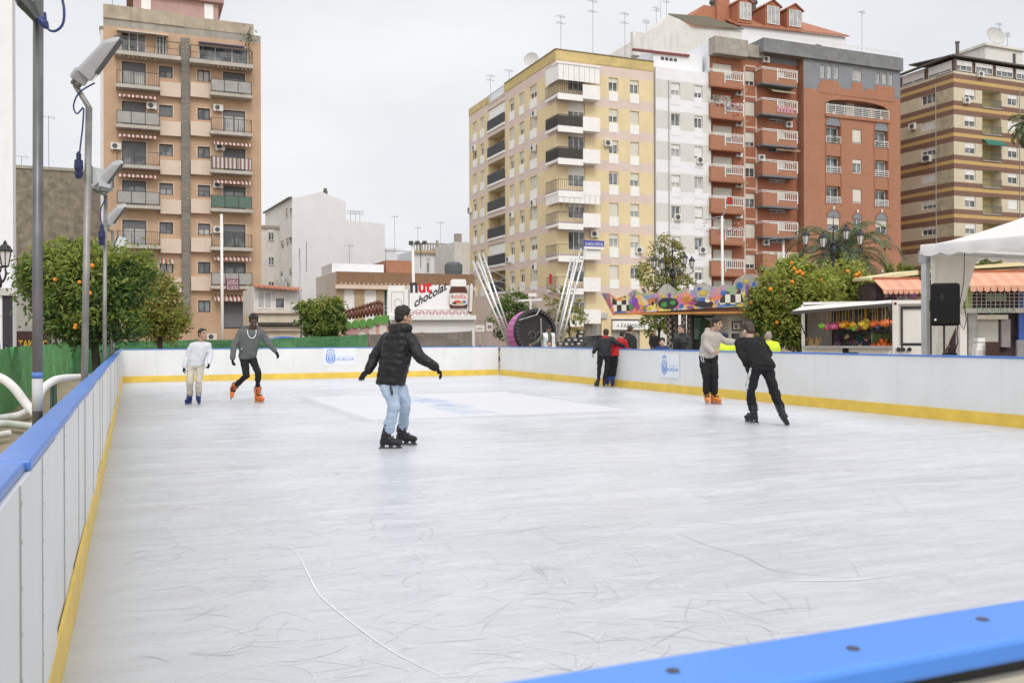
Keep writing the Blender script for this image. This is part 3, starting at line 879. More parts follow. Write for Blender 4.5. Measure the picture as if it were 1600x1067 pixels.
mb.quad([(WF,-.25,0),(WF,12,0),(WF,12,zt),(WF,-.25,zt)],0);mb.quad([(0,-.25,zt),(WF,-.25,zt),(WF,12,zt),(0,12,zt)],0)
mb.build('wall',[M_WH,M_GW],Fb.root)
for a,b,z0,z1 in holes:
 window(Fb.root,f,a,b,z0,z1,.2,rnd.choice([0,.35,.6,.8,.2]),WFRAME,rnd.choice([GLASS,GLASSL]),SHUTW,2)
 mb=MB();mb.box(a,b,.003,.03,z0-.95,z0-.05,pt=f);mb.build('window_apron',M_WH,Fb.root)
for px,py in((1087,256),(1052,345),(1091,396)):
 s_,z_=Fb.hit(px,py,'f',-.25);ac_unit(Fb.root,f,s_,.03,z_,.8,.65)
mb=MB();zt3=Fb.Z(1060,82,1.2);mb.box(.6,WF,1.2,11,zt+.002,zt3);mb.build('attic',M_WH,Fb.root)
mb=MB();a0=Fb.S(1034,1.2);zq=Fb.Z(1050,96,1.2)
for q in range(4):mb.box(a0+q*.5,a0+q*.5+.36,1.17,1.197,zq,zq+.3)
mb.build('attic_vents',GLASSD,Fb.root)
mb=MB();mb.bar((Fb.S(990,1.1),1.1,Fb.Z(990,78,1.1)),(Fb.S(1078,1.1),1.1,Fb.Z(1078,88,1.1)),.3,.2);mb.build('red_coping',mat('red_tile_edge',(.22,.06,.05)),Fb.root)
mb=MB();mb.tube([f(Fb.S(1046,-.25),.06,0),f(Fb.S(1046,-.25),.06,zt-1.2)],.05,6);mb.build('downpipe',mat('pipe_grey',(.4,.4,.4)),Fb.root)
F2=Bld('gabled_house','white house with a sloping mossy tile roof rising behind the white apartments','building',985,107)
Hh=lambda px,py:F2.hit(px,py)
mb=MB()
prof=[Hh(978,100),Hh(1120,100),Hh(1160,62),Hh(1160,47),Hh(1083,42),Hh(1046,24),Hh(1028,40),Hh(985,66)]
mb.prism(prof,lambda a,d,b:V((a,d,b)),0,9)
mb.build('wall',M_WH2,F2.root)
mb=MB();p=[Hh(1046,22),Hh(1108,27),Hh(1160,48),Hh(1083,42)]
mb.hexa([(p[0][0],.3,p[0][1]),(p[3][0],-.3,p[3][1]),(p[2][0],-.3,p[2][1]),(p[1][0],.3,p[1][1])]+[(p[0][0],.3,p[0][1]+.15),(p[3][0],-.3,p[3][1]+.15),(p[2][0],-.3,p[2][1]+.15),(p[1][0],.3,p[1][1]+.15)])
mb.build('roof',M_TILEG,F2.root)
mb=MB();a0,z0=Hh(985,75);a1,z1=Hh(1010,55);mb.box(a0,a1,-.6,-.004,z0-1,z1);mb.build('stair_head',M_WH2,F2.root)
for px,py,h in((1020,44,1.5),(1043,22,3.4),(1052,22,2.6),(1036,30,2.)):
 a,z=Hh(px,py+2);antenna(F2.root,(a,1.5,z),h,1)
G2=Bld('dormer_roofed_block','terracotta tile roofed block with three white dormer windows behind the brick flats','building',1160,120)
g=lambda px,py,o=0:G2.hit(px,py,'f',o)
mb=MB();a0,z0=g(1160,75);a1,z1=g(1321,58)
zw_=g(1160,40)[1];zw2=g(1321,58)[1]
mb.quad([(a0,0,0),(a1,0,0),(a1,0,zw2),(a0,0,zw_)]);mb.quad([(a0,0,0),(a0,9,0),(a0,9,zw_),(a0,0,zw_)]);mb.quad([(a1,0,0),(a1,9,0),(a1,9,zw2),(a1,0,zw2)])
mb.build('wall',M_WH,G2.root)
mb=MB();r0=g(1135,12,4);r1=g(1225,4,4)
mb.hexa([(a0-1,-.4,zw_-.2),(a1+.3,-.4,zw2-.1),(a1-4,5,zw2+3.0),(a0-3,5,zw_+3.2),(a0-1,-.4,zw_),(a1+.3,-.4,zw2+.1),(a1-4,5,zw2+3.3),(a0-3,5,zw_+3.5)])
mb.build('roof',M_TILE,G2.root)
for px0,px1,py0,py1 in((1156,1171,9,28),(1199,1215,15,35),(1233,1249,21,39)):
 s0,zb=g(px0-3,py1+3,-.2);s1,zt_=g(px1+4,py0-3,-.2)
 mb=MB();m_=(s0+s1)/2
 mb.prism([(s0,zb-.3),(s1,zb-.3),(s1,zt_),(m_,zt_+.75),(s0,zt_)],lambda a,d,b:V((a,d,b)),-.2,4)
 dm=mb.build('dormer',mat('dormer_brick',(.38,.15,.09),.85,.12),G2.root)
 mb=MB()
 for sg_ in(-1,1):
  e=s0-.2 if sg_<0 else s1+.2
  mb.hexa([(e,-.45,zt_-.12),(m_,-.45,zt_+.76),(m_,4,zt_+.76),(e,4,zt_-.12),(e,-.45,zt_+.02),(m_,-.45,zt_+.9),(m_,4,zt_+.9),(e,4,zt_+.02)])
 mb.build('dormer_roof',M_TILE,dm)
 window(G2.root,lambda a,o,z:V((a,-.2-o,z)),s0+.22,s1-.22,zb+.1,zt_-.05,-.07,0,WFRAME,GLASSL,SHUT,3)
mb=MB();s0,z0=g(1075,30,2);s1,z1=g(1122,10,2)
mb.prism([g(1072,34,2),g(1072,75,2),g(1160,80,2),g(1160,46,2),g(1142,14,2),g(1122,12,2),g(1100,8,2)],lambda a,d,b:V((a,d,b)),2,6);mb.build('hipped_roof',mat('terracotta_hip',(.40,.17,.10),.85,.15,3),G2.root)
mb=MB();s0,z0=g(1121,35,1.5);s1,z1=g(1140,-6,1.5);mb.box(s0,s1,1.5,3,z0,z1);mb.build('chimney',mat('chimney_orange',(.40,.17,.10),.85,.15),G2.root)
for px in(1114,1178):
 s_,z_=g(px,8,2.5);mb=MB();mb.lathe((s_,2.5,z_-1.5),[(.3,0),(.3,1.6),(.5,1.65),(.5,1.9),(.3,2.3),(.05,2.4)],12);mb.build('chimney_cowl',DGREY,G2.root)
G=Bld('brick_balcony_block','narrow red brick apartment block with two stacks of white railed balconies','building',1110,92.3)
f=G.front();WG=G.S(1258)
FG=G.Z(1173,111)-G.Z(1173,158.7)
zt=G.Z(1112,62);zt2=G.Z(1200,75)
mb=MB();holes=[];ww=[]
zwt=G.Z(1173,111)
for k in range(8):
 z=zwt-FG*k
 for key,px0,px1,h in(('w',1165.5,1181,1.5),('d',1115,1146,2.2),('e',1203,1229,2.2),('r',1246.5,1256,1.6)):
  top=z+(0 if key=='w' else.35 if key in 'de' else.2)
  if top-h<.5:continue
  holes.append((G.S(px0),G.S(px1),top-h,top));ww.append(key)
def gmat(s,z):
 if z>zt2-1.5:return 1
 if G.S(1193)<s<G.S(1246):return 2
 if G.S(1246)<s:return 3
 return 0
grid_wall(mb,f,0,WG,0,zt2-.2,holes,gmat,.25,(zt2-1.5,),(G.S(1193),G.S(1246)))
mb.quad([(0,0,0),(0,12,0),(0,12,zt2-.2),(0,0,zt2-.2)],4);mb.quad([(WG,0,0),(WG,12,0),(WG,12,zt2-.2),(WG,0,zt2-.2)],0);mb.quad([(0,0,zt2-.2),(WG,0,zt2-.2),(WG,12,zt2-.2),(0,12,zt2-.2)],1)
mb.build('wall',[M_BRKR,M_GREYP,M_BRKR,brick_mat('dark_brown_brick',(.17,.075,.05),(.14,.06,.04),(.16,.10,.08),3.2,.2),M_WH],G.root)
mb=MB();mb.box(-.1,G.S(1160),-1.1,-.004,G.Z(1112,88),zt);mb.box(G.S(1160)+.003,G.S(1192),-.4,-.004,G.Z(1180,92),G.Z(1175,72));mb.build('parapet',CONC,G.root)
for(a,b,z0,z1),key in zip(holes,ww):
 window(G.root,f,a,b,z0,z1,.22,{'w':rnd.choice([.95,.7,.4,.95]),'d':.5,'e':rnd.choice([.9,.6]),'r':.5}[key],WFRAME,GLASS,SHUT,2)
mb=MB()
for px in(1164,1182.5):mb.box(G.S(px)-.1,G.S(px)+.1,.003,.05,3.5,zt2-2.2,pt=f)
for k in range(8):
 z=zwt-FG*k+.45
 if z>3.6:mb.box(G.S(1164)+.102,G.S(1182.5)-.102,.003,.05,z-.1,z+.1,pt=f)
mb.build('stone_trim',mat('pink_stone_trim',(.55,.40,.33),.8,.08),G.root)
WRAIL=mat('white_railing',(.72,.72,.71),.5,.05)
def g_balcony(px0,px1,py,k,right):
 D_=1.2
 a,b=G.S(px0,-D_),G.S(px1,-D_)
 zr=G.Z((px0+px1)/2,py,-D_)-FG*k
 zs=zr-1.55
 if zs<1:return
 mb=MB()
 m0=a+(b-a)*.42
 mb.box(a,m0,D_-.1,D_,zs,zr-.25,pt=f);mb.box(a,a+.1,.004,D_-.102,zs,zr-.25,pt=f)
 mb.box(m0+.002,b,D_-.1,D_,zs,zr-.9,pt=f);mb.box(b-.1,b,.004,D_-.102,zs,zr-.9,pt=f)
 mb.box(a,b,.004,D_,zs-.18,zs-.002,1,pt=f)
 bl=mb.build('balcony',[M_BRK,mat('balcony_soffit',(.16,.17,.19))if right else M_BRKR],G.root)
 mb=MB()
 for z in(zr-.03,zr-.17):mb.box(a-.03,b+.03,D_-.075,D_-.025,z,z+.06,pt=f);mb.box(a-.03,a+.03,.01,D_-.08,z,z+.06,pt=f);mb.box(b-.03,b+.03,.01,D_-.08,z,z+.06,pt=f)
 n=9
 for q in range(n+1):
  x=m0+.05+(b-m0-.1)*q/n
  mb.box(x-.028,x+.028,D_-.07,D_-.03,zr-.9,zr-.172,pt=f)
 mb.box(m0,b,D_+.002,D_+.05,zr-.92,zr-.84,pt=f)
 for x in(m0-.02,b-.08):mb.box(x,x+.1,D_+.002,D_+.05,zr-1.25,zr,pt=f)
 mb.build('railing',WRAIL,bl)
for k in range(8):
 g_balcony(1112,1163,111,k,False);g_balcony(1192.6,1247,108,k,True)
 if k in(0,1,3,5):awning(G.root,f,G.S(1118),G.S(1160),.05,G.Z(1130,136)-FG*k,.9,.25,M_AWNB,.25)
 if k in(1,):awning(G.root,f,G.S(1199),G.S(1235),.05,G.Z(1210,139)-FG*(k-1),.9,.5,mat('beige_awning',(.45,.40,.27)),.1)
 if k in(2,):awning(G.root,f,G.S(1205),G.S(1242),.05,G.Z(1210,231),.9,.25,M_AWNB,.25)
 if k in(1,2,4,5,3):s_,z_=G.hit(1148,150+47.8*(k-1));ac_unit(G.root,f,s_,.03,z_,.75,.55)
for px,py in((1195,96),(1188,250),(1231,198),(1195,383)):
 s_,z_=G.hit(px,py,'f',-.5);ac_unit(G.root,f,s_,.03 if px>1200 else.03,z_,.75,.6)
def clump(parent,name,c,r,n,mats,leaf=.12):
 mb=MB()
 for k in range(n):
  p=V(c)+V((rnd.gauss(0,r[0]),rnd.gauss(0,r[1]),rnd.gauss(0,r[2])));t=V((rnd.uniform(-1,1),rnd.uniform(-1,1),rnd.uniform(-1,1))).normalized()*leaf;q=t.orthogonal().normalized()*leaf*.45
  mb.quad([p-t,p+q,p+t,p-q],rnd.randrange(len(mats)))
 return mb.build(name,mats,parent)
PL=MATS['terrace_leaf'];RED=mat('red_cloth',(.42,.02,.02))
s_,z_=G.hit(1118,155,'f',-1.2);clump(G.root,'balcony_plants',f(s_,1.1,z_),(.35,.15,.25),80,[PL])
s_,z_=G.hit(1142,162,'f',-1.3);clump(G.root,'laundry',f(s_,1.3,z_),(.8,.06,.45),60,[mat('pale_cloth',(.62,.62,.60)),RED,BLACKM,mat('pink_cloth',(.5,.25,.3))],.2)
s_,z_=G.hit(1142,357,'f',-1.3);clump(G.root,'festive_decorations',f(s_,1.3,z_),(1.3,.06,.28),130,[mat('pale_cloth',(.62,.62,.60)),RED,PL,mat('pink_cloth',(.5,.25,.3))],.13)
s_,z_=G.hit(1137,308,'f',-1.3);mb=MB();mb.box(s_,s_+.55,1.24,1.27,z_-.7,z_,pt=f);mb.build('red_banner',RED,G.root)
s_,z_=G.hit(1214,165,'f',-1.2);mb=MB()
for q in range(5):mb.box(s_+q*.42,s_+q*.42+.3,1.24,1.26,z_-.7,z_,pt=f)
mb.build('laundry',mat('pink_cloth',(.5,.25,.3)),G.root)
Hb=Bld('arched_brick_block','orange brick apartment block with arched window bays and a blue grey top storey','building',1257,95.8)
f=Hb.front();WH=Hb.S(1408);hz=lambda px,py:Hb.hit(px,py)
zt=hz(1257,71)[1];zpb=hz(1300,96)[1];zgb=hz(1262,138)[1]
FH=hz(1339,202.5)[1]-hz(1339,249)[1]
holes=[];ww=[]
for a,b,c,d in((1282,1288.5,101,122),(1292.5,1299,102,123),(1303.5,1310,103.5,123.5),(1332,1346,108,127),(1368.5,1374.5,113,131),(1378.5,1385,114,132),(1389,1395,115,133)):
 s0,z1=hz(a,c);s1,z0=hz(b,d);holes.append((s0,s1,z0,z1));ww.append(('t',0))
zz0=hz(1290,178)[1];zz1=hz(1290,152)[1]
recess=(hz(1290,165)[0],hz(1388,165)[0],zz0,zz1)
holes.append((*recess,1.3));ww.append(('x',0))
rows=[hz(1339,202.5)[1]-FH*k for k in range(9)]
cL=(hz(1290.5,200)[0],hz(1313,200)[0]);cR=(hz(1366.5,200)[0],hz(1387,200)[0]);cM=(hz(1332,200)[0],hz(1346,200)[0])
for k,z in enumerate(rows):
 if z<4:continue
 holes.append((*cM,z-1.5,z));ww.append(('m',k))
 for c in(cL,cR):
  if k<3:holes.append((*c,z-1.75,z+.1,.55));ww.append(('b',k))
  elif k!=4:holes.append((c[0]+.12,c[1]-.12,z-1.5,z));ww.append(('a',k))
mb=MB()
grid_wall(mb,f,0,WH,0,zt,holes,lambda s,z:1 if(z>zgb and(s>.0))else 0,.2,(zgb,))
mb.quad([f(recess[0],-1.3,recess[2]),f(recess[1],-1.3,recess[2]),f(recess[1],-1.3,recess[3]),f(recess[0],-1.3,recess[3])],1)
mb.quad([(0,0,0),(0,13,0),(0,13,zt),(0,0,zt)],0);mb.quad([(WH,0,0),(WH,13,0),(WH,13,zt),(WH,0,zt)],0);mb.quad([(0,0,zt),(WH,0,zt),(WH,13,zt),(0,13,zt)],1)
mb.build('wall',[M_BRK,M_GREYB],Hb.root)
mb=MB()
for a,b,py in((1262,1275,138),(1275,1408,130.5)):
 pass
pn=[0]
def patch(px0,px1,py_top):
 pn[0]+=1
 s0,z1=hz(px0,py_top);s1,_=hz(px1,py_top)
 mb.box(s0,s1,.004+.0007*pn[0],.02+.006*pn[0],zgb-.3-.01*pn[0],z1,pt=f)
patch(1278,1314,130);patch(1282,1310,124);patch(1314,1392,138.5);patch(1331,1347,128.5);patch(1352,1397,139);patch(1367,1397,133)
mb.build('brick_crenellation',M_BRK,Hb.root)
mb=MB();s0=hz(1396,140)[0];mb.box(s0,WH,.07,.085,hz(1400,152)[1],zgb+.2,pt=f);mb.build('grey_quoin',M_GREYB,Hb.root)
x0=hz(1190,70)[0]
mb=MB();mb.box(x0,WH+.1,-.35,-.004,zpb-.1,zt+.05);mb.box(x0,-.004,0,10,zpb-.1,zt+.05);mb.build('parapet',M_GREYP,Hb.root)
mb=MB();railing(mb,lambda a,o,z:V((a,.3-o,z)),x0+.2,WH,.0,.1,zt+.06,zt+.75,.3,.03,False,2);mb.build('roof_railing',WRAIL,Hb.root)
for(h_,(key,k))in zip(holes,ww):
 a,b,z0,z1=h_[:4]
 if key=='x':continue
 if key=='b':
  wd=window(Hb.root,f,a,b,z0,z1,.5,.35 if rnd.random()<.6 else.1,WFRAME,GLASS,SHUT,2)
  mb=MB();railing(mb,lambda s,o,z:f(s,o,z),a,b,-.1,.06,z0+.02,z0+.72,.2,.03,False,3 if k!=2 else 5,.04);mb.build('bay_railing',WRAIL,Hb.root)
 else:
  window(Hb.root,f,a,b,z0,z1,.18,rnd.choice([.0,.3,.5,.9,.95])if key in 'ma' else.0,WFRAME,GLASSL if key=='t' else GLASS,SHUT,2 if key!='t' else 1)
def arch_panel(c,zc,r,name='arch_head'):
 mb=MB();n=14;cx_=(c[0]+c[1])/2;rr=(c[1]-c[0])/2
 mb.prism([(c[0],zc)]+[(cx_-rr*math.cos(math.pi*i/n),zc+r*math.sin(math.pi*i/n))for i in range(1,n)]+[(c[1],zc)],lambda a,d,b:f(a,d,b),.006,.03)
 h_=mb.build(name,M_GREYB,Hb.root)
 mb=MB()
 pr=[(cx_-(rr+.12)*math.cos(math.pi*i/n),zc+(r+.14)*math.sin(math.pi*i/n))for i in range(n+1)]
 pi_=[(cx_-rr*math.cos(math.pi*i/n),zc+r*math.sin(math.pi*i/n))for i in range(n+1)]
 for i in range(n):
  mb.hexa([f(*pi_[i][:1],.006,pi_[i][1]),f(pr[i][0],.006,pr[i][1]),f(pr[i+1][0],.006,pr[i+1][1]),f(pi_[i+1][0],.006,pi_[i+1][1]),f(pi_[i][0],.06,pi_[i][1]),f(pr[i][0],.06,pr[i][1]),f(pr[i+1][0],.06,pr[i+1][1]),f(pi_[i+1][0],.06,pi_[i+1][1])])
 mb.build('arch_ring',mat('arch_brick_dark',(.30,.12,.07),.85,.1),h_)
 mb=MB();mb.box(cx_-.13,cx_+.13,.065,.1,zc+r+.05,zc+r+.4,pt=f);mb.build('keystone',mat('cream_stone',(.6,.56,.48)),h_)
for c in(cL,cR):arch_panel(c,rows[0]+.12,1.05)
for c in(cL,cR):arch_panel((c[0]+.12,c[1]-.12),rows[3]+.02,.75)
arch_panel(cM,rows[3]+.02,.55)
for c in(cL,cR):arch_panel((c[0]+.12,c[1]-.12),rows[5]+.02,.6)
for c in(cL,cR):
 mb=MB()
 for x in(c[0]-.12,c[1]):mb.box(x,x+.12,.004,.04,rows[2]-1.9,rows[0]+.1,pt=f)
 mb.build('bay_edge',mat('arch_brick_dark',(.30,.12,.07),.85,.1),Hb.root)
mb=MB();n=16;a0,a1=recess[0],recess[1];mid=(a0+a1)/2;hw=(a1-a0)/2
pts=[(a0+(a1-a0)*i/n,zz1-.62+.62*math.sqrt(max(0,1-((a0+(a1-a0)*i/n-mid)/hw)**2)))for i in range(n+1)]
mb.prism(pts+[(a1,zz1+.05),(a0,zz1+.05)],lambda a,d,b:f(a,d,b),-.15,.02);mb.build('segmental_arch',M_BRK,Hb.root)
mb=MB();mb.box(a0-.1,a1+.1,.004,.18,zz0-.3,zz0,pt=f);mb.build('recess_sill',M_BRK,Hb.root)
mb=MB();railing(mb,f,a0,a1,-.1,.1,zz0+.02,zz0+1.0,.3,.03,False,5);mb.build('recess_railing',WRAIL,Hb.root)
for q in(.05,.45,.8):
 s0=a0+(a1-a0)*q;window(Hb.root,lambda s,o,z:f(s,o-1.1,z),s0,s0+1.1,zz0+.05,zz0+1.95-(.35 if q in(.05,.8)else 0),.18,.9,WFRAME,GLASS,SHUT,2)
for c in(cL,cR):
 s_=c[0]+.5;clump(Hb.root,'window_plants',f(s_+(.6 if c is cL else 0),.12,rows[0]-1.35),(.3,.05,.18),40,[PL],.1)
antenna(Hb.root,(hz(1368,60)[0],2,zt),5.5,0)
mb=MB();mb.box(hz(1283,55)[0],hz(1292,55)[0],.8,1.4,zt,zt+.6);mb.build('roof_cooler',DGREY,Hb.root)
I=Bld('striped_apartment_block','cream and brown apartment block with yellow stripes at the right edge','building',1491.5,102)
f=I.front();l=I.left();WI=22.0;DI=I.S(1400,0,'l')
iz=lambda px,py,p='f':I.hit(px,py,p)
FI=iz(1492,168)[1]-iz(1492,210.3)[1]
zs0=iz(1492,127.5)[1]
zt=iz(1492,88)[1];ztm=iz(1492,111)[1]
def imat(s,z):
 if z>ztm:return 3
 d=(zs0+.9-z)%FI
 if d<.55:return 1
 if d<.95:return 2
 if d<1.55:return 1
 return 0
sp=[]
for k in range(-1,10):sp+=[zs0+.9-FI*k,zs0+.35-FI*k,zs0-.05-FI*k,zs0-.65-FI*k]
holes=[];ww=[]
rc=[(I.S(1508.6),I.S(1525.4)),(I.S(1576),I.S(1591.5)),(I.S(1606),I.S(1622))]
lgx=(I.S(1536),I.S(1565.6))
lcx=[(I.S(1463.6,0,'l'),I.S(1441,0,'l'))]
lholes=[]
for k in range(8):
 zt_=iz(1517,139)[1]-FI*k
 if zt_<4:break
 for a,b in rc:holes.append((a,b,zt_-1.25,zt_));ww.append('w')
 holes.append((lgx[0],lgx[1],zt_-1.85,zt_+.15,1.3));ww.append('l')
 for a,b in lcx:lholes.append((a,b,iz(1452,148,'l')[1]-FI*k-1.05,iz(1452,148,'l')[1]-FI*k))
mb=MB()
spz=[z for z in sp if 0<z<ztm]
grid_wall(mb,f,0,WI,0,ztm,holes,imat,.2,spz)
grid_wall(mb,l,0,DI,0,ztm,lholes,lambda s,z:4 if(imat(s,z)==0 and s<I.S(1465,0,'l')-.02)else imat(s,z),.2,spz)
for h_,k in zip(holes,ww):
 if k=='l':mb.quad([f(h_[0],-1.3,h_[2]),f(h_[1],-1.3,h_[2]),f(h_[1],-1.3,h_[3]),f(h_[0],-1.3,h_[3])],5)
mb.quad([(0,0,ztm),(WI,0,ztm),(WI,DI,ztm),(0,DI,ztm)],1)
mb.build('wall',[mat('striped_cream',(.56,.505,.385),.85,.08,.8,.3),M_BRKD,mat('stripe_yellow',(.50,.34,.14),.8,.08,1,.25),M_BRKR,mat('stained_cream',(.43,.39,.28),.9,.3,1.2,1.0,dirt=(.09,.085,.07)),mat('loggia_yellow',(.50,.44,.22),.85,.1)],I.root)
for h_,k in zip(holes,ww):
 if k=='w':window(I.root,f,*h_[:4],.2,rnd.choice([.6,.4,.9,.5]),WFRAME,GLASS,SHUTW,2)
 else:
  window(I.root,lambda s,o,z:f(s,o-1.1,z),h_[0]+.2,h_[0]+1.1,h_[2]+.05,h_[3]-.3,.18,.4,WFRAME,GLASS,SHUTW,1)
  mb=MB();mb.box(h_[0],h_[1],.003,.1,h_[2]-.12,h_[2],pt=f);bl=mb.build('balcony',CONC,I.root)
  mb=MB();railing(mb,f,h_[0],h_[1],0,.06,h_[2]+.02,h_[2]+.85,.16,.025,False);mb.build('railing',DGREY,bl)
for h_ in lholes:window(I.root,l,*h_[:4],.2,rnd.choice([.9,.4,.95,.6,0]),WFRAME,GLASS,SHUTW,3)
awning(I.root,f,lgx[0],lgx[1],.03,iz(1550,219)[1],.7,.6,mat('green_awning',(.02,.16,.12)),.2)
for px,py,p in((1504,162,'f'),(1526,121,'f')):
 s_,z_=iz(px,py,p);ac_unit(I.root,f,s_,.03,z_,.8,.65)
for px,py in((1432,202),(1456,252),(1452,252)):
 s_,z_=iz(px,py,'l');ac_unit(I.root,l,s_,.03,z_,.9,.75)
gx=[0,3.2,6.4,9.6,13]
mb=MB();mb.box(.51,WI,.25,8,ztm+.002,zt-.25);mb.box(.25,.5,.0,DI,ztm+.002,zt-.25);mb.build('attic_wall',mat('attic_dark',(.16,.11,.09)),I.root)
for a in gx[:-1]:
 window(I.root,lambda s,o,z:V((s,.22-o,z)),a+.25,a+2.9,ztm+.15,zt-.35,-.06,rnd.choice([.5,.85,.4]),WFRAME,GLASS,SHUTW,3)
for a in(.4,4.2,8.0):
 if a+3<DI+2:window(I.root,lambda s,o,z:V((.22-o,s,z)),a,a+3.2,ztm+.1,zt-.4,-.06,.8,WFRAME,GLASS,SHUTW,2)
mb=MB();mb.hexa([(-.4,-.4,zt-.1),(WI,-.4,zt-.1),(WI,6,zt+.5),(-.4,6,zt+.5),(-.4,-.4,zt+.05),(WI,-.4,zt+.05),(WI,6,zt+.65),(-.4,6,zt+.65)])
mb.bar((-.4,0,zt-.0),(-.4,DI+.4,zt-.3),.5,.14);mb.build('attic_roof',mat('roof_dark',(.12,.11,.10),.8,.2),I.root)
mb=MB();x=I.S(1559,6);zq=I.Z(1570,77,6);mb.box(I.S(1541,6),I.S(1599,6),6,11,zt,zq);mb.box(I.S(1541,6)-.3,I.S(1599,6)+.3,5.7,11.3,zq,zq+.3);mb.box(I.S(1584,6),I.S(1588,6),5.95,5.997,zt+.6,zq-.4,1);mb.build('lift_house',[M_WH2,GLASSD],I.root)
dish(I.root,(I.S(1561,6),6.5,zq+1.5),1.25,(-.2,-.9,.35))
antenna(I.root,(I.S(1574,6),7,zq),3.5,1);antenna(I.root,(I.S(1587,5),6,zq),2.0,1)
mb=MB();x=I.S(1497.5,2);mb.lathe((x,2,zt),[(.2,0),(.2,2.3),(.26,2.32),(.26,2.5)],10);mb.build('chimney',mat('sooty_chimney',(.12,.11,.10)),I.root)
for px in(1464,1594):
 if px<1491:p0,p1=l(I.S(px,0,'l'),.06,2),l(I.S(px,0,'l'),.06,ztm-.8)
 else:p0,p1=f(I.S(px),.06,2),f(I.S(px),.06,ztm-.8)
 mb=MB();mb.tube([p0,p1],.045,6);mb.build('downpipe',mat('pipe_grey',(.4,.4,.4)),I.root)
def quad_sheet(name,pts,m,kind='structure',z=0.0):
 mb=MB();mb.quad([(p[0],p[1],z)for p in pts])
 return tag(mb.build(name,m),kind=kind)
def paving():
 m,nt,b=nodes_of('plaza_paving')
 br=nt.nodes.new('ShaderNodeTexBrick')
 nt.links.new(coords(nt),br.inputs['Vector'])
 br.inputs['Scale'].default_value=1.6;br.inputs['Mortar Size'].default_value=.01
 br.inputs['Color1'].default_value=(.36,.27,.17,1);br.inputs['Color2'].default_value=(.31,.24,.16,1);br.inputs['Mortar'].default_value=(.17,.14,.11,1)
 col=mix(nt,br.outputs[0],(.17,.15,.12),math_n(nt,'MULTIPLY',ramp(nt,noise_n(nt,.6,5),.4,.75),.6))
 nt.links.new(col,b.inputs['Base Color']);b.inputs['Roughness'].default_value=.8
 return m
GZ=-.12
g_=MB();g_.quad([(-1500,-600,GZ),(1500,-600,GZ),(1500,2200,GZ),(-1500,2200,GZ)])
tag(g_.build('ground',paving()),kind='structure')
rd=MB();o_=UD*49
rd.quad([o_-VD*300+UD*0+UP*(GZ+.004),o_+VD*300+UP*(GZ+.004),o_+VD*300+UD*12+UP*(GZ+.004),o_-VD*300+UD*12+UP*(GZ+.004)])
tag(rd.build('road',mat('asphalt',(.055,.055,.057),.9,.25,1.5)),kind='structure')
C0=ground(93,1067)
C0=C0+UD*-3.13
LEN,WID=0,0
FL=ground(190.5,597.8);FR=ground(781.7,585.8)
RK=Matrix.Rotation(TH,3,'Z')
LEN=(FL-C0).dot(UD);WID=(FR-FL).dot(VD)
def rk(v,u,z):return C0+VD*v+UD*u+UP*z
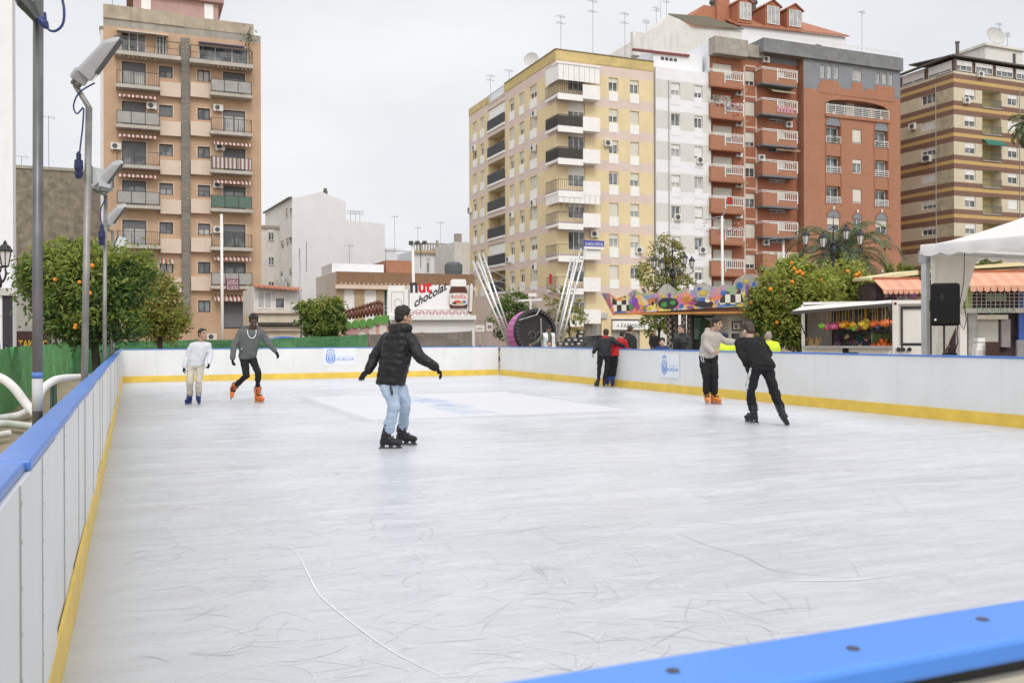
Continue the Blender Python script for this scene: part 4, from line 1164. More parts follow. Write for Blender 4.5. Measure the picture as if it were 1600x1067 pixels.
def ice_material():
 m,nt,b=nodes_of('skated_ice')
 big=noise_n(nt,.35,6,(1,1,1),.6)
 smear=noise_n(nt,1.0,7,(.55,4.5,1),1.2)
 fine=noise_n(nt,9,8,(.35,2.2,1),2.2,.7)
 grain=noise_n(nt,60,4)
 col=mix(nt,(.455,.47,.51),(.61,.625,.67),ramp(nt,big,.32,.66))
 col=mix(nt,col,(.69,.70,.725),math_n(nt,'MULTIPLY',ramp(nt,smear,.48,.72),.6))
 col=mix(nt,col,(.44,.445,.46),math_n(nt,'MULTIPLY',ramp(nt,fine,.56,.80),.55))
 col=mix(nt,col,(.74,.74,.75),math_n(nt,'MULTIPLY',ramp(nt,grain,.60,.78),.4))
 w1=noise_n(nt,1.5,7,(.22,3.2,1),1.0,.68)
 w2=noise_n(nt,2.6,7,(.5,2.6,1),2.0,.7)
 col=mix(nt,col,(.40,.41,.44),math_n(nt,'MULTIPLY',ramp(nt,w1,.52,.74),.38))
 col=mix(nt,col,(.74,.75,.775),math_n(nt,'MULTIPLY',ramp(nt,w2,.53,.72),.7))
 m1=noise_n(nt,3.2,8,(1,1.5,1),1.4,.72)
 m2=noise_n(nt,1.3,8,(1,1.3,1),2.2,.7)
 col=mix(nt,col,(.43,.44,.465),math_n(nt,'MULTIPLY',ramp(nt,m1,.54,.74),.6))
 col=mix(nt,col,(.72,.73,.755),math_n(nt,'MULTIPLY',ramp(nt,m2,.53,.70),.55))
 st1=noise_n(nt,6,6,(.35,9,1),.8,.75)
 st2=noise_n(nt,5,6,(1.2,7,1),1.6,.75)
 patchy=ramp(nt,noise_n(nt,.55,4),.38,.62)
 col=mix(nt,col,(.80,.81,.83),math_n(nt,'MULTIPLY',math_n(nt,'MULTIPLY',ramp(nt,st1,.53,.72),patchy),.8))
 col=mix(nt,col,(.42,.43,.46),math_n(nt,'MULTIPLY',ramp(nt,st2,.56,.76),.6))
 fl=nt.nodes.new('ShaderNodeTexVoronoi');fl.inputs['Scale'].default_value=14;nt.links.new(coords(nt,(1,1.6,1)),fl.inputs['Vector'])
 fleck=math_n(nt,'SUBTRACT',1.0,ramp(nt,fl.outputs['Distance'],.03,.11))
 col=mix(nt,col,(.86,.86,.87),math_n(nt,'MULTIPLY',math_n(nt,'MULTIPLY',fleck,ramp(nt,noise_n(nt,2.1,3),.52,.62)),.8))
 for sc_,ds,wd,cc,st,vs in((.9,1.6,.012,(.40,.41,.43),.5,(1,1,1)),(1.7,2.4,.010,(.80,.80,.81),.6,(.7,1.2,1)),(2.9,3,.010,(.42,.43,.45),.45,(1.2,.6,1))):
  nn=noise_n(nt,sc_,3,vs,ds,.55)
  d=math_n(nt,'ABSOLUTE',math_n(nt,'SUBTRACT',nn,.5))
  line=math_n(nt,'SUBTRACT',1.0,ramp(nt,d,0.0,wd))
  gate=ramp(nt,noise_n(nt,sc_*.8+.3,3,(1,1,1),.5),.46,.62)
  col=mix(nt,col,cc,math_n(nt,'MULTIPLY',math_n(nt,'MULTIPLY',line,gate),st))
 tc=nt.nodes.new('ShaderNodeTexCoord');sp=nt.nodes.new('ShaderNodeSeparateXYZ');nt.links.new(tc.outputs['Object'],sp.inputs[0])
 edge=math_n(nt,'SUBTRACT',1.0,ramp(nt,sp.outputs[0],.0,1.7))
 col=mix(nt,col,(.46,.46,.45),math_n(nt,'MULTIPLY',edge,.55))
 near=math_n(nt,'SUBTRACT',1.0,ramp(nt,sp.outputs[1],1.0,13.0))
 col=mix(nt,col,(.44,.445,.46),math_n(nt,'MULTIPLY',near,.5))  # weaker glare at the near end, painted in as darker ice
 col=mix(nt,col,(.965,.985,1.0),1.0,'MULTIPLY')
 nt.links.new(col,b.inputs['Base Color'])
 nt.links.new(math_n(nt,'ADD',math_n(nt,'MULTIPLY',ramp(nt,smear,.3,.7),.20),.24),b.inputs['Roughness'])
 b.inputs['Specular IOR Level'].default_value=.38
 bn=nt.nodes.new('ShaderNodeBump');bn.inputs['Strength'].default_value=.25;bn.inputs['Distance'].default_value=.01
 nt.links.new(math_n(nt,'ADD',fine,smear),bn.inputs['Height']);nt.links.new(bn.outputs[0],b.inputs['Normal'])
 return m
mb=MB();mb.quad([(-.1,-.1,0),(WID+.1,-.1,0),(WID+.1,LEN+.1,0),(-.1,LEN+.1,0)])
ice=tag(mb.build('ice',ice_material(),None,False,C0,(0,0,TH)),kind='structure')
def patch_material():
 m,nt,b=nodes_of('painted_ice_field')
 n1=noise_n(nt,1.1,7,(.5,4,1),1.2)
 col=mix(nt,(.63,.645,.685),(.69,.70,.735),ramp(nt,n1,.35,.65))
 nt.links.new(col,b.inputs['Base Color']);b.inputs['Roughness'].default_value=.5
 tcn=nt.nodes.new('ShaderNodeTexCoord');sp=nt.nodes.new('ShaderNodeSeparateXYZ');nt.links.new(tcn.outputs['Generated'],sp.inputs[0])
 nn=math_n(nt,'MULTIPLY',math_n(nt,'SUBTRACT',noise_n(nt,.8,6,(1,3,1),1),.5),.5)
 ex=math_n(nt,'ABSOLUTE',math_n(nt,'SUBTRACT',sp.outputs[0],.5));ey=math_n(nt,'ABSOLUTE',math_n(nt,'SUBTRACT',sp.outputs[1],.5))
 e=math_n(nt,'ADD',math_n(nt,'MAXIMUM',ex,ey),math_n(nt,'MULTIPLY',nn,.12))
 al=math_n(nt,'SUBTRACT',1.0,ramp(nt,e,.42,.49))
 nt.links.new(math_n(nt,'MULTIPLY',al,.9),b.inputs['Alpha'])
 return m
pp=[ground(450,619),ground(545,658),ground(1015,644),ground(800,610)]
mb=MB();n_=12
def bil(a,b_):return(pp[0]*(1-a)+pp[3]*a)*(1-b_)+(pp[1]*(1-a)+pp[2]*a)*b_
mb.quad([*[bil(a,b_)+UP*.002 for a,b_ in((0,0),(0,1),(1,1),(1,0))]])
inv=Matrix.Rotation(-TH,3,'Z')
mb.v=[inv@(p-C0)for p in mb.v]
tag(mb.build('ice_marking',patch_material(),None,False,C0,(0,0,TH)),kind='structure')
def smear_material():
 m,nt,b=nodes_of('washed_blue_paint')
 b.inputs['Base Color'].default_value=(.30,.47,.82,1);b.inputs['Roughness'].default_value=.5
 nn=noise_n(nt,2.2,6,(.8,5,1),1.5)
 nt.links.new(math_n(nt,'MULTIPLY',ramp(nt,nn,.44,.72),.5),b.inputs['Alpha'])
 return m
mb=MB()
inv=Matrix.Rotation(-TH,3,'Z')
for pts in(((618,622),(640,618),(712,627),(660,630)),((660,634),(692,630),(782,645),(720,648)),((645,626),(668,622),(745,635),(700,637))):
 mb.quad([inv@(ground(x,y)+UP*.0045-C0)for x,y in pts])
tag(mb.build('ice_lettering',smear_material(),None,False,C0,(0,0,TH)),kind='structure')
def ribbon(mb,pts,w_,mi):
 L=[];Rr=[]
 for i,p in enumerate(pts):
  t=(pts[min(i+1,len(pts)-1)]-pts[max(0,i-1)]).normalized()
  s_=V((-t.y,t.x,0))*w_*math.sin(math.pi*(i+.35)/(len(pts)-.3))**.6*.5
  L.append(p+s_);Rr.append(p-s_)
 for i in range(len(pts)-1):mb.quad([L[i],L[i+1],Rr[i+1],Rr[i]],mi)
mb=MB();rs=random.Random(5)
inv=Matrix.Rotation(-TH,3,'Z')
def scratch(p,ang,L,curv,w_,mi,z):
 pts=[];a=ang;n=max(5,int(L/.12));q=V((p.x,p.y,z));c=curv
 for i in range(n):
  pts.append(q.copy());q=q+V((math.cos(a),math.sin(a),0))*(L/n);a+=c*L/n;c+=rs.gauss(0,.03)
 ribbon(mb,[inv@(x-C0)for x in pts],w_,mi)
for k in range(3600):
 u_=1.0+(LEN-2)*rs.random()**2.6;v_=rs.uniform(.2,WID-.2)
 if rs.random()<.55:v_=rs.uniform(.15,3.2)
 p=rk(v_,u_,0)
 mi=rs.choice([0,0,0,1,1])
 scratch(p,rs.uniform(-.5,.9)+(rs.choice([0,0,1.4])),rs.uniform(.08,.5)if v_<3.2 else rs.uniform(.15,1.0),rs.gauss(0,3.4 if v_<3.2 else 1.0),rs.uniform(.002,.0045)if v_<3.2 else rs.uniform(.0012,.0034),mi,.0015+.00002*k%.002)
def poly_scratch(pts,w_,mi):
 P=[ground(x,y)for x,y in pts];out=[]
 for i in range(len(P)-1):
  a,b_,c,d=P[max(0,i-1)],P[i],P[i+1],P[min(len(P)-1,i+2)]
  for t in range(8):
   t/=8;out.append(.5*((2*b_)+(c-a)*t+(2*a-5*b_+4*c-d)*t*t+(3*b_-a-3*c+d)*t**3)+UP*.0036)
 out.append(P[-1]+UP*.0036)
 ribbon(mb,[inv@(x-C0)for x in out],w_,mi)
poly_scratch([(440,842),(466,868),(482,898),(500,930),(540,965),(600,1010),(655,1040),(708,1064)],.007,2)
poly_scratch([(1060,832),(1100,850),(1160,868),(1200,888),(1250,896),(1330,903)],.006,1)
poly_scratch([(1060,812),(1120,816),(1180,823)],.010,2);poly_scratch([(1200,906),(1290,908),(1350,905),(1400,898)],.012,2)
tag(mb.build('ice_scratches',[mat('scratch_pale',(.66,.67,.70),.6,.05),mat('scratch_grey',(.445,.455,.485),.5,.15),mat('scratch_white',(.75,.755,.77),.6,.03)],None,False,C0,(0,0,TH)),kind='stuff')
def board_mat():
 m,nt,b=nodes_of('rink_board_plastic')
 n1=noise_n(nt,1.3,4);n2=noise_n(nt,5,5,(1,1,.15));n3=noise_n(nt,14,5,(.6,.6,2.5),1.5)
 col=mix(nt,(.64,.645,.64),(.71,.715,.715),ramp(nt,n1,.3,.7))
 col=mix(nt,col,(.60,.60,.585),math_n(nt,'MULTIPLY',ramp(nt,n2,.52,.8),.35))
 col=mix(nt,col,(.45,.45,.45),math_n(nt,'MULTIPLY',ramp(nt,n3,.70,.82),.45))
 nt.links.new(col,b.inputs['Base Color']);b.inputs['Roughness'].default_value=.38;b.inputs['Specular IOR Level'].default_value=.4
 return m
M_BOARD=board_mat()
M_CAP=mat('blue_cap_plastic',(.075,.195,.56),.34,.16,1.5,0,0,.42,.05,60)
M_KICK=mat('yellow_kick_strip',(.73,.51,.08),.45,.14,2.5,.35,0,.4)
M_SEAM=mat('board_seam',(.48,.49,.49),.7,.1)
M_BOLT=mat('bolt_dark',(.05,.055,.07),.5,.1)
BH,CT=.970,.030
def boards(name_label,p0,d,L,nrm,jit,panel=1.0,z_end=1.0,group='rink boards',ovh=-.015):
 """a run of white boards: inner face along p0 -> p0+d*L, nrm pointing away from the ice"""
 ang=math.atan2(d.y,d.x)
 root=empty('rink_barrier',p0,ang,name_label,'barrier',group)
 sgn=1 if V((-d.y,d.x,0)).dot(nrm)>0 else-1
 n=max(1,round(L/panel));st=L/n
 r2=random.Random(int(L*100))
 for k in range(n):
  a,b_=k*st,(k+1)*st
  off=r2.gauss(0,jit)
  mb=MB()
  hk=lambda x:(BH+(z_end-1.0)*x/L)
  mb.hexa([(a+.0006,sgn*off,-.08),(b_-.0006,sgn*off,-.08),(b_-.0006,sgn*(off+.018),-.08),(a+.0006,sgn*(off+.018),-.08),(a+.0006,sgn*off,hk(a)),(b_-.0006,sgn*off,hk(b_)),(b_-.0006,sgn*(off+.018),hk(b_)),(a+.0006,sgn*(off+.018),hk(a))])
  if k%2==0 or panel<.9:mb.box(a-.0018,a+.0018,sgn*off-sgn*.0015,sgn*off+sgn*.001,.19,hk(a),1)
  for x in((a+.035,b_-.035)if k%2==0 and panel>.9 else(a+.012,)):
   for z in(.22,.34,.46,.58,.70,.82,.92):
    mb.box(x-.005,x+.005,sgn*off-sgn*.002,sgn*off-sgn*.0001,z-.006,z+.006,1)
  p=mb.build('panel',[M_BOARD,M_SEAM],root)
  mb=MB()
  mb.box(a+.01,a+.05,sgn*(off+.02),sgn*(off+.06),-.12,hk(a)-.01);mb.box(a+.052,b_-.002,sgn*(off+.02),sgn*(off+.06),hk(a)-.06,hk(a)-.01);mb.box(a+.052,b_-.002,sgn*(off+.02),sgn*(off+.06),.1,.15)
  mb.build('panel_frame',BLACKM,p)
 m2=max(1,round(L/2.05));s2=L/m2
 for k in range(m2):
  a,b_=k*s2,(k+1)*s2
  y0=sgn*(ovh+r2.gauss(0,jit*1.3));y1=y0+sgn*(.098-ovh)
  hk=lambda x:(BH+(z_end-1.0)*x/L)
  dz=.002*(k%2)
  mb=MB();mb.hexa([(a+.002,min(y0,y1),hk(a)+.002),(b_-.002,min(y0,y1),hk(b_)+.002),(b_-.002,max(y0,y1),hk(b_)+.002),(a+.002,max(y0,y1),hk(a)+.002)]+[(a+.002,min(y0,y1),hk(a)+CT+dz),(b_-.002,min(y0,y1),hk(b_)+CT+dz),(b_-.002,max(y0,y1),hk(b_)+CT+dz),(a+.002,max(y0,y1),hk(a)+CT+dz)])
  c=mb.build('cap_rail',M_CAP if jit>.001 else mat('bright_blue_cap',(.07,.245,.74),.33,.10,1.2,0,0,.5,.05,60),root);bevel(c,.006,2)
  for q in range(9 if jit<.001 else 0):
   mb=MB();x=a+.12+q*(b_-a-.24)/8
   mb.lathe((x,(y0+y1)/2+(.012 if q%2 else-.008),hk(x)+CT+dz+.0003),[(.0078,0),(.007,.0008),(.002,.0004)],12);mb.build('bolt',M_BOLT,c)
 mb=MB();N_=max(2,int(L/.45));prev=None
 for k in range(N_+1):
  x=L*k/N_;o_=-.012-abs(r2.gauss(0,jit*.8));h_=.185+r2.gauss(0,jit*.3)
  ring=[V((x,sgn*o_,-.05)),V((x,sgn*(o_-.004),.02)),V((x,sgn*o_,h_)),V((x,sgn*-.0005,h_+.002))]
  if prev:
   for q in range(3):mb.quad([prev[q],ring[q],ring[q+1],prev[q+1]])
  prev=ring
 mb.build('kick_strip',M_KICK,root)
 return root,sgn
bL,sL=boards('long white rink boards with a wavy blue cap rail, left side of the ice',C0-VD*.008,UD,LEN,-VD,.006,.6,ovh=-.004)
bB,sB=boards('white rink boards with a blue cap rail across the far end of the ice',FL,VD,WID,UD,.002)
bR,sR=boards('white rink boards with a blue cap rail in front of the trailer and tent',FR,-UD,LEN-.1,VD,.002,1.0,1.035)
np_=EYE+ray(740,1067)*(H-1.0)/-(ray(740,1067).z)
d0=(np_-C0).dot(UD)
bN,sN=boards('nearest rink board with a thick bright blue cap rail in the lower right corner',C0+UD*(d0-.02),VD,WID,-UD,.0005)
mb=MB();x0=1.0
mb.box(.02,WID,sN*.068,sN*.08,-.1,.948);mb.box(.021,WID,sN*.0621,sN*.0675,.90,.968,1);mb.build('rear_cover',[mat('beige_cover',(.50,.48,.41),.6,.06),BLACKM],bN)
def crest(root,sgn,s0,zc,w_,flip):
 """pale square sticker with a crowned shield and a town name"""
 ins=-sgn
 X=(lambda a:s0+a)if not flip else(lambda a:s0+w_-a)
 P=lambda a,b_,o=0:V((X(a),ins*(.0105+o),zc+b_*.64/w_))
 mb=MB();mb.hexa([P(0,-w_*.45,-.004),P(w_,-w_*.45,-.004),P(w_,w_*.45,-.004),P(0,w_*.45,-.004),P(0,-w_*.45),P(w_,-w_*.45),P(w_,w_*.45),P(0,w_*.45)])
 st=mb.build('crest_sticker',mat('pale_blue_sticker',(.69,.715,.765),.35,.03),root)
 mb=MB();k=w_
 def stroke(pts,t=.016):
  for(a,b_),(c,d)in zip(pts,pts[1:]):
   mb.bar(P(a*k,b_*k,.003),P(c*k,d*k,.003),t*k,t*k*.25)if False else mb.quad([P(a*k+(d-b_)/max(1e-6,math.hypot(c-a,d-b_))*t*k/2,b_*k-(c-a)/max(1e-6,math.hypot(c-a,d-b_))*t*k/2,.003),P(c*k+(d-b_)/max(1e-6,math.hypot(c-a,d-b_))*t*k/2,d*k-(c-a)/max(1e-6,math.hypot(c-a,d-b_))*t*k/2,.003),P(c*k-(d-b_)/max(1e-6,math.hypot(c-a,d-b_))*t*k/2,d*k+(c-a)/max(1e-6,math.hypot(c-a,d-b_))*t*k/2,.003),P(a*k-(d-b_)/max(1e-6,math.hypot(c-a,d-b_))*t*k/2,b_*k+(c-a)/max(1e-6,math.hypot(c-a,d-b_))*t*k/2,.003)])
 sh=[(.10,.10),(.10,-.18),(.13,-.27),(.22,-.34),(.31,-.27),(.34,-.18),(.34,.10)]
 stroke(sh,.035);stroke([(.08,.10),(.36,.10)],.03)
 stroke([(.16,.03),(.16,-.2),(.22,-.25),(.28,-.2),(.28,.03),(.16,.03)],.03);stroke([(.16,-.07),(.28,-.07)],.03);stroke([(.20,-.12),(.24,-.12),(.24,-.18),(.20,-.18),(.20,-.12)],.025)
 stroke([(.10,.16),(.15,.20),(.22,.18),(.29,.20),(.34,.16)],.03)
 for q in range(5):stroke([(.12+q*.05,.25+.02*(2-abs(q-2))),(.13+q*.045,.36+.02*(2-abs(q-2)))],.025)
 stroke([(.40,.0),(.92,.0)],.008)
 add_text(mb,'HUELVA',.19*k,lambda x,y,z:P(.38*k+x,-.2*k+y,.003+z*.1),.56*k)
 mb.build('crest_print',mat('crest_blue',(.07,.22,.62),.4,.05),st)
s0=(ground(504,591)-FL).dot(VD);s1=(ground(556,590)-FL).dot(VD)
crest(bB,sB,s0,.70,s1-s0,False)
s1=(ground(1043,611)-FR).dot(-UD);s0=(ground(1074,614)-FR).dot(-UD)
crest(bR,sR,s1,.63,s0-s1,False)
LF={'d':leaf_mat('orange_leaf_dark',(.045,.09,.022),(.07,.125,.03)),'m':leaf_mat('orange_leaf',(.10,.165,.033),(.145,.21,.045)),'l':leaf_mat('orange_leaf_light',(.20,.26,.045),(.27,.30,.065)),'b':leaf_mat('orange_leaf_bright',(.30,.36,.06),(.38,.40,.09)),'y':leaf_mat('yellowing_leaf',(.28,.25,.06),(.34,.29,.10)),'yd':leaf_mat('yellowing_leaf_dark',(.19,.18,.045),(.24,.22,.06)),'pd':leaf_mat('palm_frond',(.12,.17,.08),(.19,.235,.12)),'g':leaf_mat('dark_green_leaf',(.03,.06,.025),(.05,.085,.03))}
BARK=mat('bark',(.06,.05,.04),.9,.3,8,0,0,.2,.4,30)
FRUIT=mat('orange_peel',(.72,.25,.015),.45,.12,6)
def crown_mesh(lobes,n,leaf,mats,seed,shell=.62,inner=.10,core=False):
 """many small bent leaves in clumps through the volume of a few lobes"""
 r=random.Random(seed);mb=MB()
 nl=len(mats)
 vol=[a*b*c for _,(a,b,c)in lobes];tot=sum(vol)
 for(c,rad),vv in zip(lobes,vol):
  nc=max(6,int(n/26*vv/tot))
  for k in range(nc):
   d=V((r.gauss(0,1),r.gauss(0,1),r.gauss(0,1))).normalized()
   rr=(shell+(1.04-shell)*r.random()**.6)if r.random()>inner else r.random()*shell
   cc=V(c)+V((d.x*rad[0],d.y*rad[1],d.z*rad[2]))*rr
   csz=min(rad)*r.uniform(.12,.24)
   light=(d.z*.55+d.y*-.25+rr*.5)  # light painted into leaf colour: upper, front and outer clumps turn lighter
   for q in range(26):
    o_=V((r.gauss(0,1),r.gauss(0,1),r.gauss(0,.8)))*csz
    p=cc+o_
    t=(d*.7+V((r.gauss(0,.8),r.gauss(0,.8),r.gauss(0,.6)-.25))).normalized()
    s_=t.cross(V((r.gauss(0,1),r.gauss(0,1),r.gauss(0,1)))).normalized()
    L=leaf*r.uniform(.7,1.3);W_=L*.42
    nn=t.cross(s_)*L*.12
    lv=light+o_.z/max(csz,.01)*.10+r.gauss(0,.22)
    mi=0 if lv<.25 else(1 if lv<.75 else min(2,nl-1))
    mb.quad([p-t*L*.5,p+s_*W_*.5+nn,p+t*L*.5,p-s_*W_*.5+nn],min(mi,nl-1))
 for c,rad in lobes:
  for k in range(int(260*core)):
   d=V((r.gauss(0,1),r.gauss(0,1),r.gauss(0,1))).normalized()*r.random()**.4*.74
   p=V(c)+V((d.x*rad[0],d.y*rad[1],d.z*rad[2]));t=V((r.gauss(0,1),r.gauss(0,1),r.gauss(0,1))).normalized();s_=t.orthogonal().normalized();L=leaf*r.uniform(1.2,2.0)
   mb.quad([p-t*L*.5,p+s_*L*.25,p+t*L*.5,p-s_*L*.25],0)
 return mb
def tree(name,label,cat,base,lobes,n,leaf,mats,seed,trunk_r=.09,trunk_h=None,fruit=0,fruit_r=.045,group=None,fruit_at=None):
 base=V(base);root=empty(name,base,0,label,cat,group)
 cz=min(c[2]-r_[2]for c,r_ in lobes);top=max(c[2]for c,_ in lobes)
 mb=MB();r=random.Random(seed)
 th=trunk_h or cz+.25
 mb.tube([(0,0,-.12),(.03,.0,th*.4),(-.02,.02,th*.8),(0,0,th)],[trunk_r*1.35,trunk_r,trunk_r*.9,trunk_r*.85],9)
 for c,rad in lobes:
  for q in range(3):
   e=V(c)+V((r.uniform(-.5,.5)*rad[0],r.uniform(-.5,.5)*rad[1],r.uniform(-.1,.6)*rad[2]))
   mid=V((0,0,th)).lerp(e,.5)+V((r.gauss(0,.1),r.gauss(0,.1),.1))
   mb.tube([(0,0,th-.05),mid,e],[trunk_r*.6,trunk_r*.35,trunk_r*.1],6)
 mb.build('trunk',BARK,root,True)
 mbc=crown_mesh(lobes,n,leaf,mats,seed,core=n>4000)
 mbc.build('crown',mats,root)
 spots=fruit_at or[]
 for k in range(fruit):
  c,rad=r.choice(lobes);d=V((r.gauss(0,1),-abs(r.gauss(0,1))-.3,r.gauss(0,.8))).normalized()
  spots=spots+[V(c)+V((d.x*rad[0],d.y*rad[1],d.z*rad[2]))*r.uniform(.92,1.03)]
 for p in spots:
  m=MB();m.ell(p,fruit_r*r.uniform(.85,1.1),mi=0,nu=10,nv=7);m.build('orange_fruit',FRUIT,root,True)
 return root
def plobe(base,Y,px,py,rx,ry,dy=0.0,depth=None):
 """lobe from its picture centre and half-sizes (pixels) at distance Y"""
 p=at(px,py,Y+dy)-V(base);a=px2m(rx,Y);b_=px2m(ry,Y)
 return((p.x,p.y,p.z),(a,depth or a*.9,b_))
OM=[LF['d'],LF['m'],LF['l']]
def P0(px,Y):q=at(px,CY,Y);return V((q.x,q.y,0))
b0=P0(149,19.0)
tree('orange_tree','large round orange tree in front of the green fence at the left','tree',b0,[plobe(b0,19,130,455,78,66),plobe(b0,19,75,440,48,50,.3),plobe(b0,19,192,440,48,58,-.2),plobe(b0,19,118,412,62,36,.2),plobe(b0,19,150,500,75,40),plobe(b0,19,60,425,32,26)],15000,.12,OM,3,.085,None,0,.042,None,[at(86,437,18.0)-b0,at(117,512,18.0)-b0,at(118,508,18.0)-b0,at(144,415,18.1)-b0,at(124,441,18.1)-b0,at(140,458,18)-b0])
b1=P0(250,34)
tree('plane_tree','loose yellowing tree beside the orange tree, in front of the peach block','tree',b1,[plobe(b1,34,240,455,34,30),plobe(b1,34,236,490,48,36),plobe(b1,34,262,505,34,28),plobe(b1,34,215,430,22,18)],6500,.20,[LF['yd'],LF['l'],LF['y']],4,.1)
b2=P0(502,42)
tree('orange_tree','small bushy orange tree standing above the green fence in front of the white block','tree',b2,[plobe(b2,42,503,497,34,30),plobe(b2,42,485,490,20,22),plobe(b2,42,522,492,20,26),plobe(b2,42,505,515,34,16)],4600,.19,OM,6,.1)
b3=P0(1249,44)
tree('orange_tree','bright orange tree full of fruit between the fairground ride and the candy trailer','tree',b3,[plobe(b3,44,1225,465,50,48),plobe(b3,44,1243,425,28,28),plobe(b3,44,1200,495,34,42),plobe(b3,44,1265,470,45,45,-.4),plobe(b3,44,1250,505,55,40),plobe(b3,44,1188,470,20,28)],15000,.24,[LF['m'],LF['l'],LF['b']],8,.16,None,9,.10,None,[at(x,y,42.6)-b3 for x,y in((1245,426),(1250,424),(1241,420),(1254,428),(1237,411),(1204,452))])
b4=P0(1322,46)
tree('orange_tree','bright orange tree heavy with fruit, rising behind the candy trailer','tree',b4,[plobe(b4,46,1320,452,44,42),plobe(b4,46,1298,470,36,40),plobe(b4,46,1345,465,24,36),plobe(b4,46,1320,490,50,34)],11500,.24,[LF['m'],LF['l'],LF['b']],9,.15,None,6,.10,None,[at(x,y,44.7)-b4 for x,y in((1338,430),(1342,427),(1337,436),(1345,433),(1341,438),(1324,424),(1288,467),(1293,469),(1303,468))])
b5=P0(1044,60)
tree('street_tree','sparse yellow green street tree behind the lamp post, in front of the white apartments','tree',b5,[plobe(b5,60,1040,390,26,26),plobe(b5,60,1030,432,36,30),plobe(b5,60,1062,405,20,30),plobe(b5,60,1052,450,34,22)],2600,.26,[LF['yd'],LF['l'],LF['y']],12,.12,3.0)
b6=P0(890,58)
tree('young_tree','young thin yellowish tree behind the slingshot towers','tree',b6,[plobe(b6,58,892,500,24,40),plobe(b6,58,870,470,18,26),plobe(b6,58,862,500,20,30)],1500,.22,[LF['yd'],LF['l'],LF['y']],13,.07,2.0)
b7=P0(800,62)
tree('shade_tree','dark green leafy tree behind the pink and black ride','tree',b7,[plobe(b7,62,802,478,28,24),plobe(b7,62,792,500,30,30),plobe(b7,62,822,505,24,28)],2600,.26,[LF['g'],LF['m'],LF['m']],14,.12)
b8=P0(1030,64)
tree('street_tree','small street tree under the ride canopy by the pharmacy','tree',b8,[plobe(b8,64,1024,505,22,20),plobe(b8,64,1038,500,18,22)],1200,.24,[LF['yd'],LF['l'],LF['m']],15,.1)
b9=P0(1536,60)
tree('orange_tree','dark orange tree seen under the tent roof above the ticket booth awning','tree',b9,[plobe(b9,60,1536,412,26,14),plobe(b9,60,1520,420,18,12)],1100,.24,OM,16,.12)
b10=P0(1408,62)
tree('orange_tree','small orange tree peeping over the orange kiosk awning left of the tent','tree',b10,[plobe(b10,62,1404,425,22,12),plobe(b10,62,1420,430,16,14)],1000,.24,OM,17,.12)
def palm(name,label,base,top,n,L,seed,droop=1.0,r_=.22):
 base=V(base);root=empty(name,base,0,label,'tree','palm trees')
 r=random.Random(seed);t=V(top)-base
 mb=MB();mb.tube([V((0,0,-.12)),V((t.x*.3,t.y*.3,t.z*.5)),t],[r_*1.25,r_,r_*.9],10)
 for k in range(30):
  z=t.z*(k+1)/31;mb.lathe((t.x*z/t.z,t.y*z/t.z,z),[(r_*1.02,0),(r_*1.15,.07),(r_,.1)],10)
 mb.build('trunk',BARK,root)
 for k in range(n):
  az=2*math.pi*(k*.382)+r.gauss(0,.1);el=R(78)-R(112)*(k/n)**.9
  d=V((math.cos(az),math.sin(az),0));mb=MB();pts=[];e=el;p=t.copy();ll=L*r.uniform(.85,1.1)
  for i in range(13):
   pts.append(p.copy());p=p+(d*math.cos(e)+UP*math.sin(e))*ll/12;e-=droop*R(9)*(.5+i/9)
  mb.tube(pts,[.035*(1-i/14)for i in range(13)],4)
  for i in range(1,13):
   for sgn in(-1,1):
    for q in(0,.2,.4,.6,.8):
     a=pts[i].lerp(pts[min(12,i+1)],q);tt=(pts[min(12,i+1)]-pts[i-1]).normalized()
     s_=tt.cross(UP).normalized()*sgn
     lf=(s_*.75+tt*.65+UP*r.uniform(-.35,.05)).normalized()*(.55*math.sin(math.pi*(i+.8)/14)+.12)*L/2.6
     w_=tt*.06
     mb.quad([a-w_,a+lf*.6-w_*.5,a+lf,a+lf*.6+w_])
  mb.build('frond',LF['pd'],root)
 return root
pb=P0(1318,66)
palm('palm_tree','palm tree with drooping grey green fronds behind the large black street lamp',pb,at(1316,402,66),46,4.6,21)
pb=P0(1612,60)
palm('palm_tree','tall palm tree whose fronds poke in at the right edge',pb,at(1612,196,60),22,1.7,22,1.1,.2)
GAL=mat('worn_scaffold_tube',(.27,.265,.25),.5,.35,4,.5,.55)
GALD=mat('dark_scaffold_tube',(.15,.15,.155),.38,.4,3,.4,.6)
LAMPM=mat('floodlight_grey',(.33,.34,.35),.5,.12,4,.3,.2)
LENS=mat('floodlight_lens',(.75,.77,.78),.15,.03)
CBL=mat('blue_cable',(.022,.035,.15),.5,.1)
